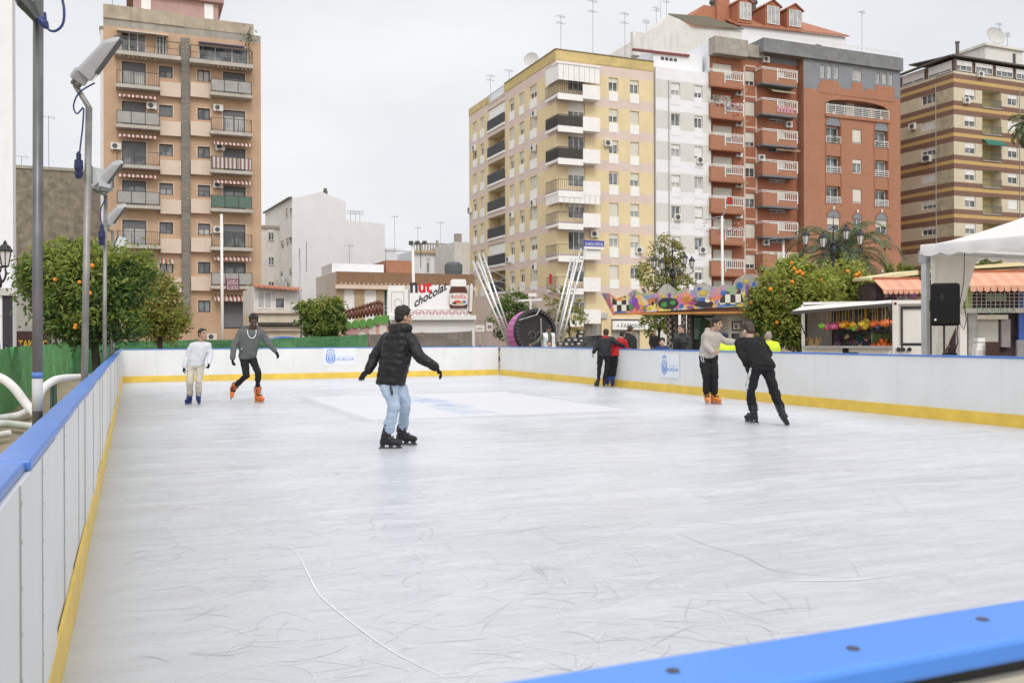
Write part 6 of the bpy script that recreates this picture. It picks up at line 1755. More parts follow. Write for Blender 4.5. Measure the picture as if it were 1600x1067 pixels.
mb=MB();mb.lathe(c-ax*.55,[(rr,-.5),(rr*1.03,-.3),(rr*1.03,.25),(rr,.5),(rr*.9,.5),(rr*.88,.35)],36,0,ax)
mb.build('pink_rim',stripe_mat('pink_rim',(.55,.16,.42),(.42,.10,.30),.25,2,.5),root)
mb=MB();mb.lathe(c-ax*.55,[(rr*1.04,.3),(rr*1.045,.5),(rr*1.0,.56),(rr*.9,.56),(rr*.86,.42),(rr*.5,.40),(.02,.40)],36,0,ax);mb.build('black_face',mat('drum_black',(.022,.02,.022),.55,.3,3),root)
mb=MB();u_=ax.cross(UP).normalized();v_=u_.cross(ax)
for k in range(36):
 a=2*math.pi*k/36;d=u_*math.cos(a)+v_*math.sin(a);mb.obox(c+d*rr*.95+ax*.02,d*.09,d.cross(ax)*.02,ax*.015)
mb.build('rim_bulbs',DGREY,root)
mb=MB()
for s_,k in((-.28,1),(.16,1)):
 pts=[c-ax*.12+u_*(s_+.18*math.cos(t*.42))+v_*(-.15+.17*math.sin(t*.42))for t in range(14)];mb.tube(pts,.018,5)
mb.build('drum_emblem',mat('emblem_grey',(.14,.14,.15),.4),root)
mb=MB();p_=c+ax*.1;mb.tube([p_-u_*rr*.98-v_*rr,p_-u_*rr*.98+v_*rr*.35],.025,6);mb.tube([p_+v_*rr*1.05-u_*.2,p_+v_*rr*.75,p_+u_*rr*.9+v_*rr*.5],.025,6);mb.tube([c-ax*.1-u_*.3-v_*rr*.9,c-ax*.1-u_*.3+v_*rr*.6],.05,6,0);mb.build('grab_rail',STEEL,root)
mb=MB();mb.box(c.x-.9,c.x+.9,c.y-.3,c.y+.9,0,c.z-rr*.9);mb.build('drum_base',DGREY,root)
for px0,px1,y0,y1,txt,lab in((743,757,508,518,'info','white info panel on the ride barrier left of the second'),(760,770,504,517,'8','small white number panel on the ride barrier beside the info panel')):
 F_=Fr('ride_notice',lab,'notice',(px0+px1)/2,44,0);a0,z0=F_.hit(px0,y1);a1,z1=F_.hit(px1,y0)
 mb=MB();mb.box(a0,a1,-.02,.02,z0,z1);mb.build('panel',PWH,F_.root)
 mb=MB();mb.box(-.03,.03,.021,.07,GZ,z1);mb.build('stand',STEEL,F_.root)
 mb=MB();add_text(mb,txt,(z1-z0)*.6,lambda x,y,z:V((a0+.06+x,-.023-z,z0+(z1-z0)*.28+y)),(a1-a0)*.6);mb.build('notice_print',BLACKM,F_.root)
k=0
for(cx_,cy_)in((875,537),(884,537.5),(893.5,537.5),(903,537),(888,531),(898,531),(907,532),(906,525),(907.5,519)):
 k+=1;Yc=41+.12*(k%2);c=at(cx_,cy_,Yc)
 root=empty('crate',c,R(12),'black plastic crate stacked by the slingshot foot','crate','black crates stacked behind the boards');w_=.135;h_=.088
 mb=MB()
 for s_ in(-1,1):mb.box(-w_,w_,s_*.13-.012,s_*.13+.012,-h_,-h_*.55);mb.box(-w_,w_,s_*.13-.012,s_*.13+.012,h_*.55,h_);mb.box(s_*w_-.015,s_*w_+.015,-.115,.115,-h_,h_)
 for x in(-w_+.02,w_-.045):mb.box(x,x+.025,-.142,-.118,-h_*.549,h_*.549)
 mb.box(-w_+.02,w_-.02,-.115,.115,-h_,-h_+.015);mb.build('frame',BLACKM,root)
 mb=MB();mb.box(-w_*.5,w_*.5,-.15,-.145,-h_*.45,h_*.45);mb.build('crate_label',mat('crate_label',(.45,.45,.43)),root)
def car(label,px,Y,ang,paint,L=4.2):
 b_=P0(px,Y);root=empty('parked_car',(b_.x,b_.y,GZ),ang,label,'car','parked cars')
 prof=[(-L/2,.35),(-L/2,.75),(-L*.47,.95),(-L*.40,1.0),(-L*.30,1.40),(-L*.10,1.50),(L*.10,1.45),(L*.26,1.02),(L*.44,.88),(L/2,.70),(L/2,.35)]
 mb=MB();W_=.86
 rings=[]
 for y,ins in((-W_,.10),(-W_*.97,.0),(W_*.97,.0),(W_,.10)):
  rings.append([V((x*(1-ins*.15),y*(1-(.16 if z>1.05 else 0)),.33+(z-.33)*(1-ins*.4)))for x,z in prof])
 n=len(prof)
 for a,b2 in zip(rings,rings[1:]):
  for i in range(n):mb.quad([a[i],a[(i+1)%n],b2[(i+1)%n],b2[i]])
 mb.quad(rings[0]);mb.quad(rings[-1][::-1])
 bd=mb.build('body',paint,root);smooth_by_angle(bd,35)
 for s_ in(-1,1):
  mb=MB();yy=s_*W_*.858
  mb.quad([V((-L*.36,yy*1.10,1.04)),V((-L*.05,yy*1.10,1.04)),V((-L*.06,yy,1.42)),V((-L*.27,yy,1.36))]);mb.quad([V((-L*.03,yy*1.10,1.04)),V((L*.22,yy*1.10,1.04)),V((L*.09,yy,1.39)),V((-L*.03,yy,1.42))]);mb.build('side_window',GLASSD,root)
  for x in(-L*.31,L*.31):
   mb=MB();mb.lathe((x,s_*W_*.93,.31),[(.31,-.1),(.32,0),(.31,.1)],18,0,(0,1,0));w_=mb.build('wheel',BLACKM,root);mb=MB();mb.lathe((x,s_*(W_*.93+.105),.31),[(.19,-.01),(.05,.01)],14,0,(0,1,0));mb.build('rim',STEEL,w_)
  mb=MB();mb.ell((L*.47,s_*.62,.72),.10,.14,.08,mi=0);mb.build('headlight',LENS,root)
  mb=MB();mb.ell((L*.12,s_*.98,1.08),.06,.1,.07,mi=0);mb.build('mirror',paint,root)
 mb=MB();mb.quad([V((L*.25,-.7,1.05)),V((L*.25,.7,1.05)),V((L*.12,.62,1.44)),V((L*.12,-.62,1.44))]);mb.build('windscreen',GLASSD,root)
 mb=MB();mb.quad([V((-L*.395,-.7,1.04)),V((-L*.395,.7,1.04)),V((-L*.305,.62,1.39)),V((-L*.305,-.62,1.39))]);mb.build('rear_window',GLASSD,root)
 return root
car('white car parked beyond the boards, left of the patterned ride columns',1090,50,TH+R(180),mat('white_car_paint',(.72,.72,.72),.2,.03))
car('dark grey car parked beyond the boards, left of the boy in the black jacket',916,49,TH+R(180),mat('dark_car_paint',(.05,.055,.06),.2,.1))
car('blue car parked in front of the cream annex',450,57,TH,mat('blue_car_paint',(.03,.13,.50),.2,.05),3.9)
CH=Fr('chocolate_stand','white chocolate stand with a big jar picture and script lettering on its roof sign','food stand',612,46,R(3))
f=CH.f();X=lambda px,py=500:CH.hit(px,py)[0];Z=lambda px,py:CH.hit(px,py)[1]
zs=Z(690,495)
mb=MB();mb.box(X(612),X(742),0,2.6,GZ,Z(690,500));mb.box(X(612)-.1,X(744),-.35,2.7,Z(690,500)+.002,Z(690,493));mb.build('wall',mat('stand_white',(.74,.74,.73),.5,.04,1,.2),CH.root)
mb=MB();mb.box(X(606),X(638),-.02,.5,Z(620,493)+.004,Z(620,452));mb.box(X(607),X(632),.0,.3,Z(620,452)+.002,Z(620,446));mb.tube([f(X(612),.03,Z(612,488)),f(X(612),.03,Z(612,456)),f(X(631),.03,Z(631,456)),f(X(631),.03,Z(631,488))],.015,5,1)
mb.tube([f(X(622)+.18*math.cos(t*.52),.03,Z(622,473)+.2*math.sin(t*.52))for t in range(13)],.014,5,1);mb.build('side_panel',[MATS['stand_white'],mat('faint_grey_line',(.45,.45,.46))],CH.root)
mb=MB();mb.hexa([f(X(640),0,Z(640,484)),f(X(734),0,Z(734,484)),f(X(734),-.1,Z(734,484)),f(X(640),-.1,Z(640,484)),f(X(640),0,Z(640,446)),f(X(734),0,Z(734,446)),f(X(734),-.1,Z(734,446)),f(X(640),-.1,Z(640,446))])
sg=mb.build('roof_sign',mat('sign_white',(.78,.78,.80),.4,.02),CH.root)
mb=MB();h_=Z(650,442)-Z(650,456)
add_text(mb,'n',(Z(650,438)-Z(650,456))*1.75,lambda x,y,z:f(X(641)+x,.01+z,Z(650,456.5)+y),X(653)-X(641),bold=.035);mb.build('sign_lettering',BLACKM,sg)
mb=MB();add_text(mb,'ut',(Z(650,438)-Z(650,456))*1.5,lambda x,y,z:f(X(654)+x,.01+z,Z(650,456.5)+y),X(675)-X(654),bold=.03);mb.build('sign_lettering',mat('sign_red',(.60,.02,.03)),sg)
mb=MB();ca,sa=math.cos(R(29)),math.sin(R(29));L_=(X(701)-X(648))/ca
add_text(mb,'chocolat',.62,lambda x,y,z:f(X(648)+x*ca-y*sa*.4,.012+z,Z(648,480)+x*sa+y*ca),L_,.45,bold=.014);mb.build('sign_lettering',BLACKM,sg)
mb=MB()
for r_ in range(4):
 for q in range(18):
  if(q+r_)%2==0:x=X(640)+(X(735)-X(640))*q/18;mb.box(x,x+.2,.004,.012,Z(690,492)+.05*r_+.0,Z(690,492)+.05*r_+.04,pt=f)
mb.box(X(640),X(735),.0,.0035,Z(690,493),Z(690,485),1,pt=f);mb.build('checked_strip',[mat('dull_red_check',(.32,.10,.10)),MATS['sign_white']],CH.root)
def ring_poly(c,rx,ry,n=20):return[(c[0]+rx*math.cos(t*2*math.pi/n),c[1]+ry*math.sin(t*2*math.pi/n))for t in range(n)]
jx0,jx1=X(702),X(731);jm=(jx0+jx1)/2;hw=(jx1-jx0)/2;zb_=Z(716,482);zt_=Z(716,436)
jz=lambda py:Z(716,py)
mb=MB();body=[(-.9,481.5),(.9,481.5),(1.0,474),(1.0,462),(.95,455),(.78,448),(-.78,448),(-.95,455),(-1.0,462),(-1.0,474)]
mb.prism([(jm+a*hw,jz(b_))for a,b_ in body],lambda a,d,b_:f(a,d,b_),.02,.09);jr=mb.build('painted_jar',mat('jar_brown',(.09,.025,.012),.3,.15),CH.root)
mb=MB();mb.prism([(jm+a*hw,jz(b_))for a,b_ in((-.8,447.8),(.8,447.8),(.86,440),(.7,436.5),(-.7,436.5),(-.86,440))],lambda a,d,b_:f(a,d,b_),.02,.11);mb.build('jar_lid',WHITE,jr)
mb=MB();mb.prism([(jm+a*hw,jz(b_))for a,b_ in((-.97,475),(-.5,477.5),(.5,477.5),(.97,475),(1.0,459),(.5,458),(-.5,458),(-1.0,459))],lambda a,d,b_:f(a,d,b_),.092,.1);mb.build('jar_label',PWH,jr)
mb=MB();add_text(mb,'n',.36,lambda x,y,z:f(jm-.8*hw+x,.102+z*.5,jz(466.5)+y),.22*hw);mb.build('label_lettering',BLACKM,jr)
mb=MB();add_text(mb,'utella',.33,lambda x,y,z:f(jm-.54*hw+x,.102+z*.5,jz(466.5)+y),1.35*hw);mb.build('label_lettering',MATS['sign_red'],jr)
for a,b_,rx,ry,m in((-.1,471.5,.42,1.7,mat('sign_red',(.6,.02,.03))),(-.45,474,.25,1.6,BL),(.35,473,.22,1.4,YLW),(.62,472,.2,2.0,BLU),(.1,475.3,.5,.9,mat('bread_tan',(.5,.3,.12)))):
 mb=MB();mb.prism(ring_poly((jm+a*hw,jz(b_)),rx*hw,px2m(ry,46)),lambda x,d,z:f(x,d,z),.102,.106+.002*abs(a));mb.build('label_picture',m,jr)
mb=MB();mb.prism([(X(732.5),Z(733,489)),(X(738),Z(738,489)),(X(740.5),Z(740,450)),(X(739),Z(739,443)),(X(736),Z(736,441)),(X(733.5),Z(733,446))],lambda a,d,b_:f(a,d,b_),.0,.12);wp=mb.build('wafer_panel',DGREY,CH.root)
mb=MB();mb.prism([(X(733.3),Z(733,487)),(X(737.4),Z(738,487)),(X(739.7),Z(740,450)),(X(738.5),Z(739,444.5)),(X(736),Z(736,443)),(X(734.2),Z(733,447))],lambda a,d,b_:f(a,d,b_),.125,.14);mb.build('wafer_panel_face',PWH,wp)
SW=Fr('sweet_kiosk','sweet kiosk topped by a row of brown chocolate figures above green discs','food stand',538,44,R(12))
f=SW.f();X=lambda px,py=500:SW.hit(px,py)[0];Z=lambda px,py:SW.hit(px,py)[1]
mb=MB();mb.box(X(537),X(607),.1,2.4,GZ,Z(570,505));mb.build('wall',stripe_mat('pink_striped_kiosk',(.58,.30,.25),(.66,.62,.58),.5,0,.6,.35),SW.root)
mb=MB();mb.box(X(537),X(560),.06,.097,Z(550,523),Z(550,511));add_text(mb,'churros gofres',.2,lambda x,y,z:f(X(541)+x,-.055+z,Z(550,518)+y),X(572)-X(541),0,1);mb.build('kiosk_panel',[mat('rose_panel',(.55,.30,.30))],SW.root)
r2=random.Random(3)
for k in range(6):
 px=544+k*11.4;py=508-k*1.2-(3 if k>3 else 0);rr=px2m(5.6+.2*k,44)
 mb=MB();mb.prism(ring_poly((X(px,py),Z(px,py)),rr,rr*1.15,14),lambda x,d,z:f(x,d,z),-.02-.02*(k%2),.03-.02*(k%2));mb.build('green_disc',mat('lime_green_board',(.10,.27,.05),.5,.15),SW.root)
for k in range(11):
 px=541+k*5.6;h0=497-k*.8;h1=h0-13-k*.9
 if k==10:px=597;h1=471
 mb=MB();x=X(px,495);zz0,zz1=Z(px,h0+3),Z(px,h1)
 mb.tube([(x,.15,zz0),(x,.15,zz0+(zz1-zz0)*.35),(x,.15,zz0+(zz1-zz0)*.7)],[.06,.10,.07],7);mb.ell((x,.15,zz0+(zz1-zz0)*.85),.10,.10,(zz1-zz0)*.17,mi=0,nu=8,nv=6)
 mb.build('chocolate_figure',mat('chocolate_brown',(.15,.055,.035),.5,.3,8),SW.root,True)
mb=MB();mb.bar((X(540),.22,Z(540,489)),(X(605),.22,Z(605,484)),.05);mb.bar((X(540),.22,Z(540,484)),(X(605),.22,Z(605,478)),.03);mb.build('top_rail',STEEL,SW.root)
TA=R(-19)
TR=Fr('candy_trailer','white food trailer with its side hatch propped open and toys hanging in a row','trailer',1253,34,TA)
f=TR.f();X=lambda px,py=510,o=0:TR.hit(px,py,o)[0];Z=lambda px,py,o=0:TR.hit(px,py,o)[1]
zt=Z(1400,470);x0,x1,xm=X(1255),X(1442),X(1399)
TRW=mat('trailer_white',(.74,.73,.71),.35,.04,1.5,.2)
mb=MB();zc_=.95
mb.box(x0-.05,x0+.0,0,2.4,GZ+.4,zt-.1);mb.box(x0,xm,0.05,2.298,zt-.1,zt);mb.box(x0,x1,.0,2.4,GZ+.35,zc_-.004);mb.box(xm+.1,x1,.06,2.4,zc_,zt)
mb.build('body',TRW,TR.root)
mb=MB();mb.box(x0,xm,2.3,2.4,GZ+.4,zt-.1);mb.build('back_wall',mat('trailer_inside',(.30,.285,.265),.6,.25,2),TR.root)
r3=random.Random(9);SM=[mat('stock_purple',(.16,.04,.12)),BLACKM,mat('stock_grey',(.30,.28,.28)),mat('stock_teal',(.05,.16,.18)),mat('stock_ochre',(.32,.2,.05))]
for q in range(46):
 x=r3.uniform(X(1306),xm-.3);z=r3.choice([zc_+.05,zc_+.05,zc_+.45,zt-.5])+r3.uniform(0,.2);s_=r3.uniform(.05,.13);mb=MB();mb.box(x-s_,x+s_,1.9+.003*q,2.2,z,z+s_*r3.uniform(1,2.6));mb.build('shelf_packet',r3.choice(SM),TR.root)
mb=MB();mb.box(xm-.1,xm+.1,-.06,.05,GZ+.3,zt+.02);mb.box(x0-.06,x0+.06,-.05,.05,zc_,zt-.15);mb.box(xm+.101,x1,-.05,.055,zt-.12,zt+.015);mb.build('corner_post',TRW,TR.root)
mb=MB();mb.box(xm+.18,xm+.25,-.0,.055,.75,zt-.2);mb.box(xm+.251,x1,-.0,.055,zt-.3,zt-.2);mb.box(xm+.251,x1,.0,.055,.95,1.05);mb.build('panel_gasket',BLACKM,TR.root)
mb=MB();mb.ell((xm,-.07,zt-.1),.05,.03,.05,mi=0);mb.build('red_marker',mat('maroon_lamp',(.15,.01,.03)),TR.root)
mb=MB();h0,h1=V((X(1236,486,-1.35),0,0)),V((X(1392,472,-1.35),0,0))
mb.hexa([(h0.x,-1.35,Z(1240,489,-1.35)),(h1.x,-1.35,Z(1390,477,-1.35)),(xm-.12,-.06,zt-.02),(x0-.02,-.06,zt-.22),(h0.x,-1.35,Z(1240,486.5,-1.35)),(h1.x,-1.35,Z(1390,473,-1.35)),(xm-.12,-.06,zt+.03),(x0-.02,-.06,zt-.16)])
mb.build('hatch',[TRW],TR.root)
mb=MB();mb.bar((h0.x,-1.38,Z(1240,488,-1.35)-.02),(h1.x,-1.38,Z(1390,475.5,-1.35)-.02),.06,.12);mb.build('hatch_edge',mat('rubber_dark',(.06,.055,.05)),TR.root)
for q in(.15,.45,.8):mb=MB();mb.box(x0+(xm-x0)*q,x0+(xm-x0)*q+.55,.5,.8,zt-.14,zt-.103);mb.build('ceiling_light',WHITE,TR.root)
mb=MB();mb.tube([(x0+.05,-.05,zc_+.45),(h0.x+.2,-1.3,Z(1240,489,-1.35))],.02,6);mb.tube([(xm-.15,-.05,zc_+.45),(h1.x-.1,-1.3,Z(1390,477,-1.35))],.02,6);mb.build('hatch_strut',BLACKM,TR.root)
mb=MB();mb.box(X(1303),X(1308),.6,.7,zc_,zt-.12);mb.box(X(1356),X(1359),.3,.4,zc_,zt-.5);mb.box(X(1356),xm-.12,.3,.4,Z(1380,519),Z(1380,515));mb.build('inner_frame',BLACKM,TR.root)
mb=MB();mb.box(x0+.1,X(1300),1.8,1.9,zc_,zt-.3);mb.build('inner_panel',mat('inner_cream',(.50,.48,.43),.5,.05),TR.root)
mb=MB();mb.box(x0,xm-.12,-.3,-.001,zc_-.08,zc_);mb.build('counter',STEEL,TR.root)
for px in(1404,1411,1421):
 mb=MB();mb.lathe((X(px,545,-.1),-.1,Z(px,546,-.1)),[(.07,-.05),(.08,0),(.07,.05)],12,0,(0,1,0));mb.build('hook_knob',BLACKM,TR.root)
COLS=[('lime green',(.22,.50,.06)),('pink',(.66,.15,.34)),('hot pink',(.60,.08,.25)),('orange',(.70,.24,.03)),('amber',(.70,.40,.03)),('yellow',(.72,.55,.05)),('red orange',(.68,.16,.04)),('blue',(.06,.16,.45))]
seq=[(1284,509,0),(1292,510,1),(1297,509,2),(1302,510,1),(1307,509,2),(1311,507,3),(1316,508,4),(1321,506,3),(1326,509,5),(1332,507,4),(1334,511,0),(1341,510,2),(1346,506,5),(1351,509,5),(1353,503,5),(1363,506,6),(1367,505,6),(1371,509,7),(1378,505,6),(1383,505,6),(1388,504,6)]
order={}
words=['first','second','third','fourth','fifth','sixth','seventh']
for i,(px,py,ci)in enumerate(seq):
 cn,cc_=COLS[ci];order[ci]=order.get(ci,0)+1
 tot=sum(1 for s_ in seq if s_[2]==ci)
 lab=f'{cn} ball toy hanging on a yellow cord in the trailer hatch' if tot==1 else f'{words[order[ci] - 1]} {cn} ball toy from the left, hanging in the trailer hatch'
 yy=-.55+.25*((i*7)%3);p=TR.loc+Matrix.Rotation(TA,3,'Z')@V((X(px,py,yy),yy,Z(px,py,yy)))
 r_=empty('hanging_toy',p,TA,lab,'toy','toys hanging in the trailer hatch')
 rad=.115+.03*((i*5)%3)/2;mb=MB();mb.lathe((0,0,0),[(rad*.2,-rad),(rad*.75,-rad*.65),(rad,0),(rad*.75,rad*.6),(rad*.25,rad)],12)
 for q in range(7):a=q*.9;mb.ell((rad*.8*math.cos(a),rad*.8*math.sin(a),rad*.2*math.sin(q*2.3)),rad*.35,mi=1,nu=6,nv=5)
 mb.build('ball',[mat('toy_'+cn.replace(' ','_'),cc_,.35,.15,10),mat('toy_accent_'+cn.replace(' ','_'),tuple(min(1,x*1.5+.05)for x in cc_),.35,.1)],r_,True)
 mb=MB();mb.tube([(0,0,rad),(.01,0,.35),(0,0,zt-.16-p.z)],.012,5);mb.build('cord',mat('cord_yellow',(.62,.42,.06))if i%3 else mat('cord_grey',(.3,.3,.3)),r_)
CN=[]
def ytr(px):
 return(TR.loc+Matrix.Rotation(TA,3,'Z')@V((X(px),0,0))).y
def sit(name,lab,cat,px,py,Y,mk,group=None):
 p=at(px,py,ytr(px)+Y);r_=empty(name,p,TA,lab,cat,group);mk(r_);return r_
def basket(r_):
 mb=MB();mb.lathe((0,0,0),[(.22,-.2),(.27,.05),(.28,.08)],14);mb.build('basket',mat('wicker',(.42,.30,.17),.8,.25,12),r_)
 mb=MB()
 for q in range(22):a=q*1.3;mb.tube([(.18*math.cos(a),.18*math.sin(a),.0),(.27*math.cos(a),.26*math.sin(a),.26+.08*math.sin(q*2.1))],.028,5)
 mb.build('wafer_sticks',mat('wafer_tan',(.50,.34,.18),.8,.2),r_)
sit('wafer_basket','wicker basket of wafer sticks on the trailer counter at its left end','basket',1271,541,.35,basket)
def pile(r_):
 for q in range(30):
  a=rnd.uniform(-.55,.55);mb=MB();mb.ell((a,rnd.uniform(-.15,.1),.30*(1-abs(a)/.6)*rnd.random()),.085,mi=0,nu=8,nv=6)
  mb.build('sweet',mat('sweet_red_orange',(.58,.12,.02),.35,.2),r_,True)
sit('sweet_pile','heap of red orange sweets behind the counter at the right end of the hatch','sweets',1381,543,.4,pile)
def pot(r_):
 mb=MB();mb.lathe((0,0,0),[(.24,-.25),(.24,.12),(.26,.14),(.22,.14),(.21,.02)],18);mb.build('drum',mat('dull_pan',(.20,.19,.18),.4,.2,4,0,.6),r_)
sit('cooking_pan','dull metal pan on the trailer counter beside the wafer basket','pan',1291,545,.4,pot)
def crate(r_):
 mb=MB();mb.box(-.5,.5,-.15,.15,-.2,.12);mb.build('box',mat('brown_crate',(.18,.12,.08),.8,.3,8),r_)
 mb=MB()
 for q in range(14):mb.box(-.48+q*.07,-.44+q*.07,-.16,-.155,-.18,.2+.04*(q%3))
 mb.build('packets',mat('violet_packets',(.16,.09,.18),.5,.4,10),r_)
sit('packet_tray','long tray of purple packets on the trailer counter below the hanging toys','tray',1325,544,.3,crate)
def gbox(r_):
 mb=MB();mb.box(-.42,.42,-.2,.2,-.3,.16);mb.build('box',mat('shelf_green',(.12,.20,.06),.6,.4,9),r_);mb=MB()
 for s_ in(-.44,.42):mb=MB();mb.box(s_,s_+.03,-.23,-.2,-.5,.5);mb.build('rack_rail',STEEL,r_)
sit('sweet_rack','small rack with a green tray above the heap of red orange sweets','rack',1381,528,.9,gbox)
AWO=stripe_mat('salmon_awning',(.62,.30,.20),(.66,.35,.24),.5,0,.8)
def kiosk(label,pxa,pxb,Y,y_roof,y_awt,y_awb,ang=R(-2)):
 K=Fr('kiosk',label,'kiosk',pxa,Y,ang,'kiosks with orange awnings');f=K.f();X=lambda px,o=0:K.hit(px,480,o)[0];Z=lambda py,o=0:K.hit((pxa+pxb)/2,py,o)[1]
 w_=X(pxb);mb=MB();mb.box(0,w_,.3,2.6,GZ,Z(y_awt)-.1);mb.build('wall',mat('kiosk_dark_inside',(.09,.06,.07),.7,.5,3),K.root)
 mb=MB();mb.hexa([(-.4,-.2,Z(y_roof+7)),(w_,-.2,Z(y_roof-1)),(w_,2.8,Z(y_roof-3)),(-.2,2.8,Z(y_roof+3)),(-.4,-.2,Z(y_roof+3)),(w_,-.2,Z(y_roof-8)),(w_,2.8,Z(y_roof-12)),(-.2,2.8,Z(y_roof-2))]);mb.build('roof',mat('pale_yellow_roof',(.66,.60,.36),.6,.06),K.root)
 mb=MB();mb.box(-.3,w_,-.3,-.21,Z(y_awt,-.3)-.02,Z(y_awt-4,-.3));mb.build('roof_edge',mat('rust_edge',(.38,.12,.06)),K.root)
 a=awning(K.root,f,-.3,w_,.31,Z(y_awt,-.3),1.1,Z(y_awt,-.3)-Z(y_awb,-1.4),AWO,.22)
 return K
KA=kiosk('kiosk with a salmon awning and dark goods, between the orange tree and the tent',1372,1432,41,431,437,452)
mb=MB()
f=KA.f();X=lambda px,o=0:KA.hit(px,465,o)[0];Z=lambda py,o=0:KA.hit(1400,py,o)[1]
for q in range(40):
 x=rnd.uniform(.2,X(1432));mb.ell((x,.2,Z(rnd.uniform(459,468))),rnd.uniform(.08,.2),.08,rnd.uniform(.08,.2),mi=rnd.randrange(3),nu=7,nv=5)
mb.build('stock',[mat('stock_purple',(.16,.04,.12)),BLACKM,mat('stock_grey',(.30,.28,.28))],KA.root)
KB=kiosk('kiosk with a salmon scalloped awning, wire grille and ticket window at the right edge',1500,1640,32,415,426,446)
f=KB.f();X=lambda px,o=0:KB.hit(px,480,o)[0];Z=lambda py,o=0:KB.hit(1560,py,o)[1]
mb=MB()
for q in range(18):
 x=X(1511)+q*.16;mb.box(x,x+.02,-.02,.0,Z(482),Z(448));
for q in range(7):
 z=Z(482)+q*.125;mb.box(X(1511),X(1511)+2.9,-.045,-.021,z,z+.02)
mb.build('wire_grille',mat('grille_white',(.62,.62,.60)),KB.root)
mb=MB();mb.box(X(1511),X(1519),-.0,.29,Z(482),Z(448));mb.build('lime_post',mat('lime_post',(.40,.52,.16),.5),KB.root)
mb=MB();mb.box(X(1592),X(1640),.0,.1,Z(540),Z(448));mb.build('blue_panel',mat('royal_blue',(.05,.12,.42),.5),KB.root)
mb=MB();mb.box(X(1545),X(1575),.1,.25,Z(470),Z(460));mb.build('shelf_goods',mat('goods_mint',(.35,.50,.42),.5,.3,9),KB.root)
mb=MB();mb.box(X(1499),X(1640),-.12,.05,Z(489),Z(482));fb=mb.build('fascia',mat('cream_fascia',(.62,.61,.56),.6,.05),KB.root)
mb=MB();a0=X(1523,-.12);add_text(mb,'TAQUILLA',.27,lambda x,y,z:V((a0+x,-.122-z,Z(488.6,-.12)+y)),X(1588,-.12)-a0);mb.build('sign_lettering',mat('mint_letters',(.20,.45,.40),.5),fb)
mb=MB();mb.box(X(1512),X(1526),-.06,.28,GZ,Z(489));mb.box(X(1499),X(1510),-.04,.28,GZ,Z(489),1);mb.build('pillar',[mat('mottled_pillar',(.34,.34,.33),.6,.5,3),TRW],KB.root)
mb=MB();mb.box(X(1525),X(1573),-.1,.2,Z(499),Z(492));mb.build('window_shade',mat('cream_shade',(.62,.58,.48),.6,.05),KB.root)
mb=MB();mb.box(X(1527),X(1562),.1,.28,GZ,Z(499));mb.box(X(1566),X(1580),.05,.25,.9,Z(499),1);mb.build('ticket_window',[mat('window_inside',(.45,.44,.41),.6,.12),MATS['stock_grey']],KB.root)
mb=MB();mb.box(X(1564),X(1642),-1.1,-1.0,GZ,Z(531));mb.build('counter',mat('grey_counter',(.23,.24,.25),.5,.1),KB.root)
for lab,px0,px1,y0,y1 in(('upper white carton on the ticket window ledge, with a dark line',1528,1539,534,527),('lower wide white carton under the upper carton at the ticket window',1527,1543,542,535)):
 b_=Fr('carton',lab,'box',px0,30.4,R(-2),'cartons at the ticket window');a1=b_.hit(px1,y1)[0];z0=b_.hit(px0,y0)[1];z1=b_.hit(px0,y1)[1]
 mb=MB();mb.box(0,a1,0,.3,z0,z1-.01);o_=mb.build('box',WHITE,b_.root);mb=MB();mb.box(-.005,a1+.005,-.005,.305,z1-.009,z1);mb.build('box_lid',DGREY,b_.root)
b_=Fr('shelf_unit','white shelf unit carrying the two cartons behind the boards','shelf',1527,30.4,R(-2));mb=MB();a1=b_.hit(1545,540)[0];zq=b_.hit(1530,542)[1]-.004;mb.box(-.02,a1,0,.35,GZ,zq);mb.build('unit',WHITE,b_.root);mb=MB();mb.box(.02,a1-.02,-.01,-.003,.3,zq-.1);mb.build('drawer',mat('drawer_grey',(.5,.5,.5)),b_.root)
b_=Fr('office_chair','dark office chair by the ticket window','chair',1551,30.0,R(-25));mb=MB();z1=b_.hit(1551,534)[1];mb.box(-.22,.22,-.22,.22,.42,.50);mb.build('seat',BLACKM,b_.root);mb=MB();mb.box(-.2,.2,.2,.26,.55,z1);mb.build('backrest',mat('chair_brown',(.05,.025,.02),.6),b_.root);mb=MB();mb.tube([(0,0,GZ),(0,0,.42)],.03,8);mb.bar((-.25,0,GZ+.05),(.25,0,GZ+.05),.05);mb.bar((0,-.25,GZ+.05),(0,.25,GZ+.05),.05);mb.build('pedestal',BLACKM,b_.root)
TY=18.2
TP=at(1440,385,TY);root=empty('marquee_tent',(TP.x,TP.y,GZ),TH-math.pi/2,'large white marquee tent with a scalloped valance at the right edge','tent')
o=V(root.location);Ri=Matrix.Rotation(-TH,3,'Z')
def canvas(name,c,c2):
 m=leaf_mat(name,c,c2);m.node_tree.nodes['Principled BSDF'].inputs['Roughness'].default_value=.7
 return m
CANV=canvas('white_canvas',(.84,.84,.84),(.88,.88,.88));CANV2=canvas('inner_canvas',(.70,.69,.64),(.76,.75,.70))
ez=TP.z-GZ;S_=6.0;pk=ez+1.55
crn=[V((0,0,ez)),V((S_,0,ez)),V((S_,S_,ez)),V((0,S_,ez))];apex=V((S_/2,S_/2,pk))
mb=MB();nseg=16
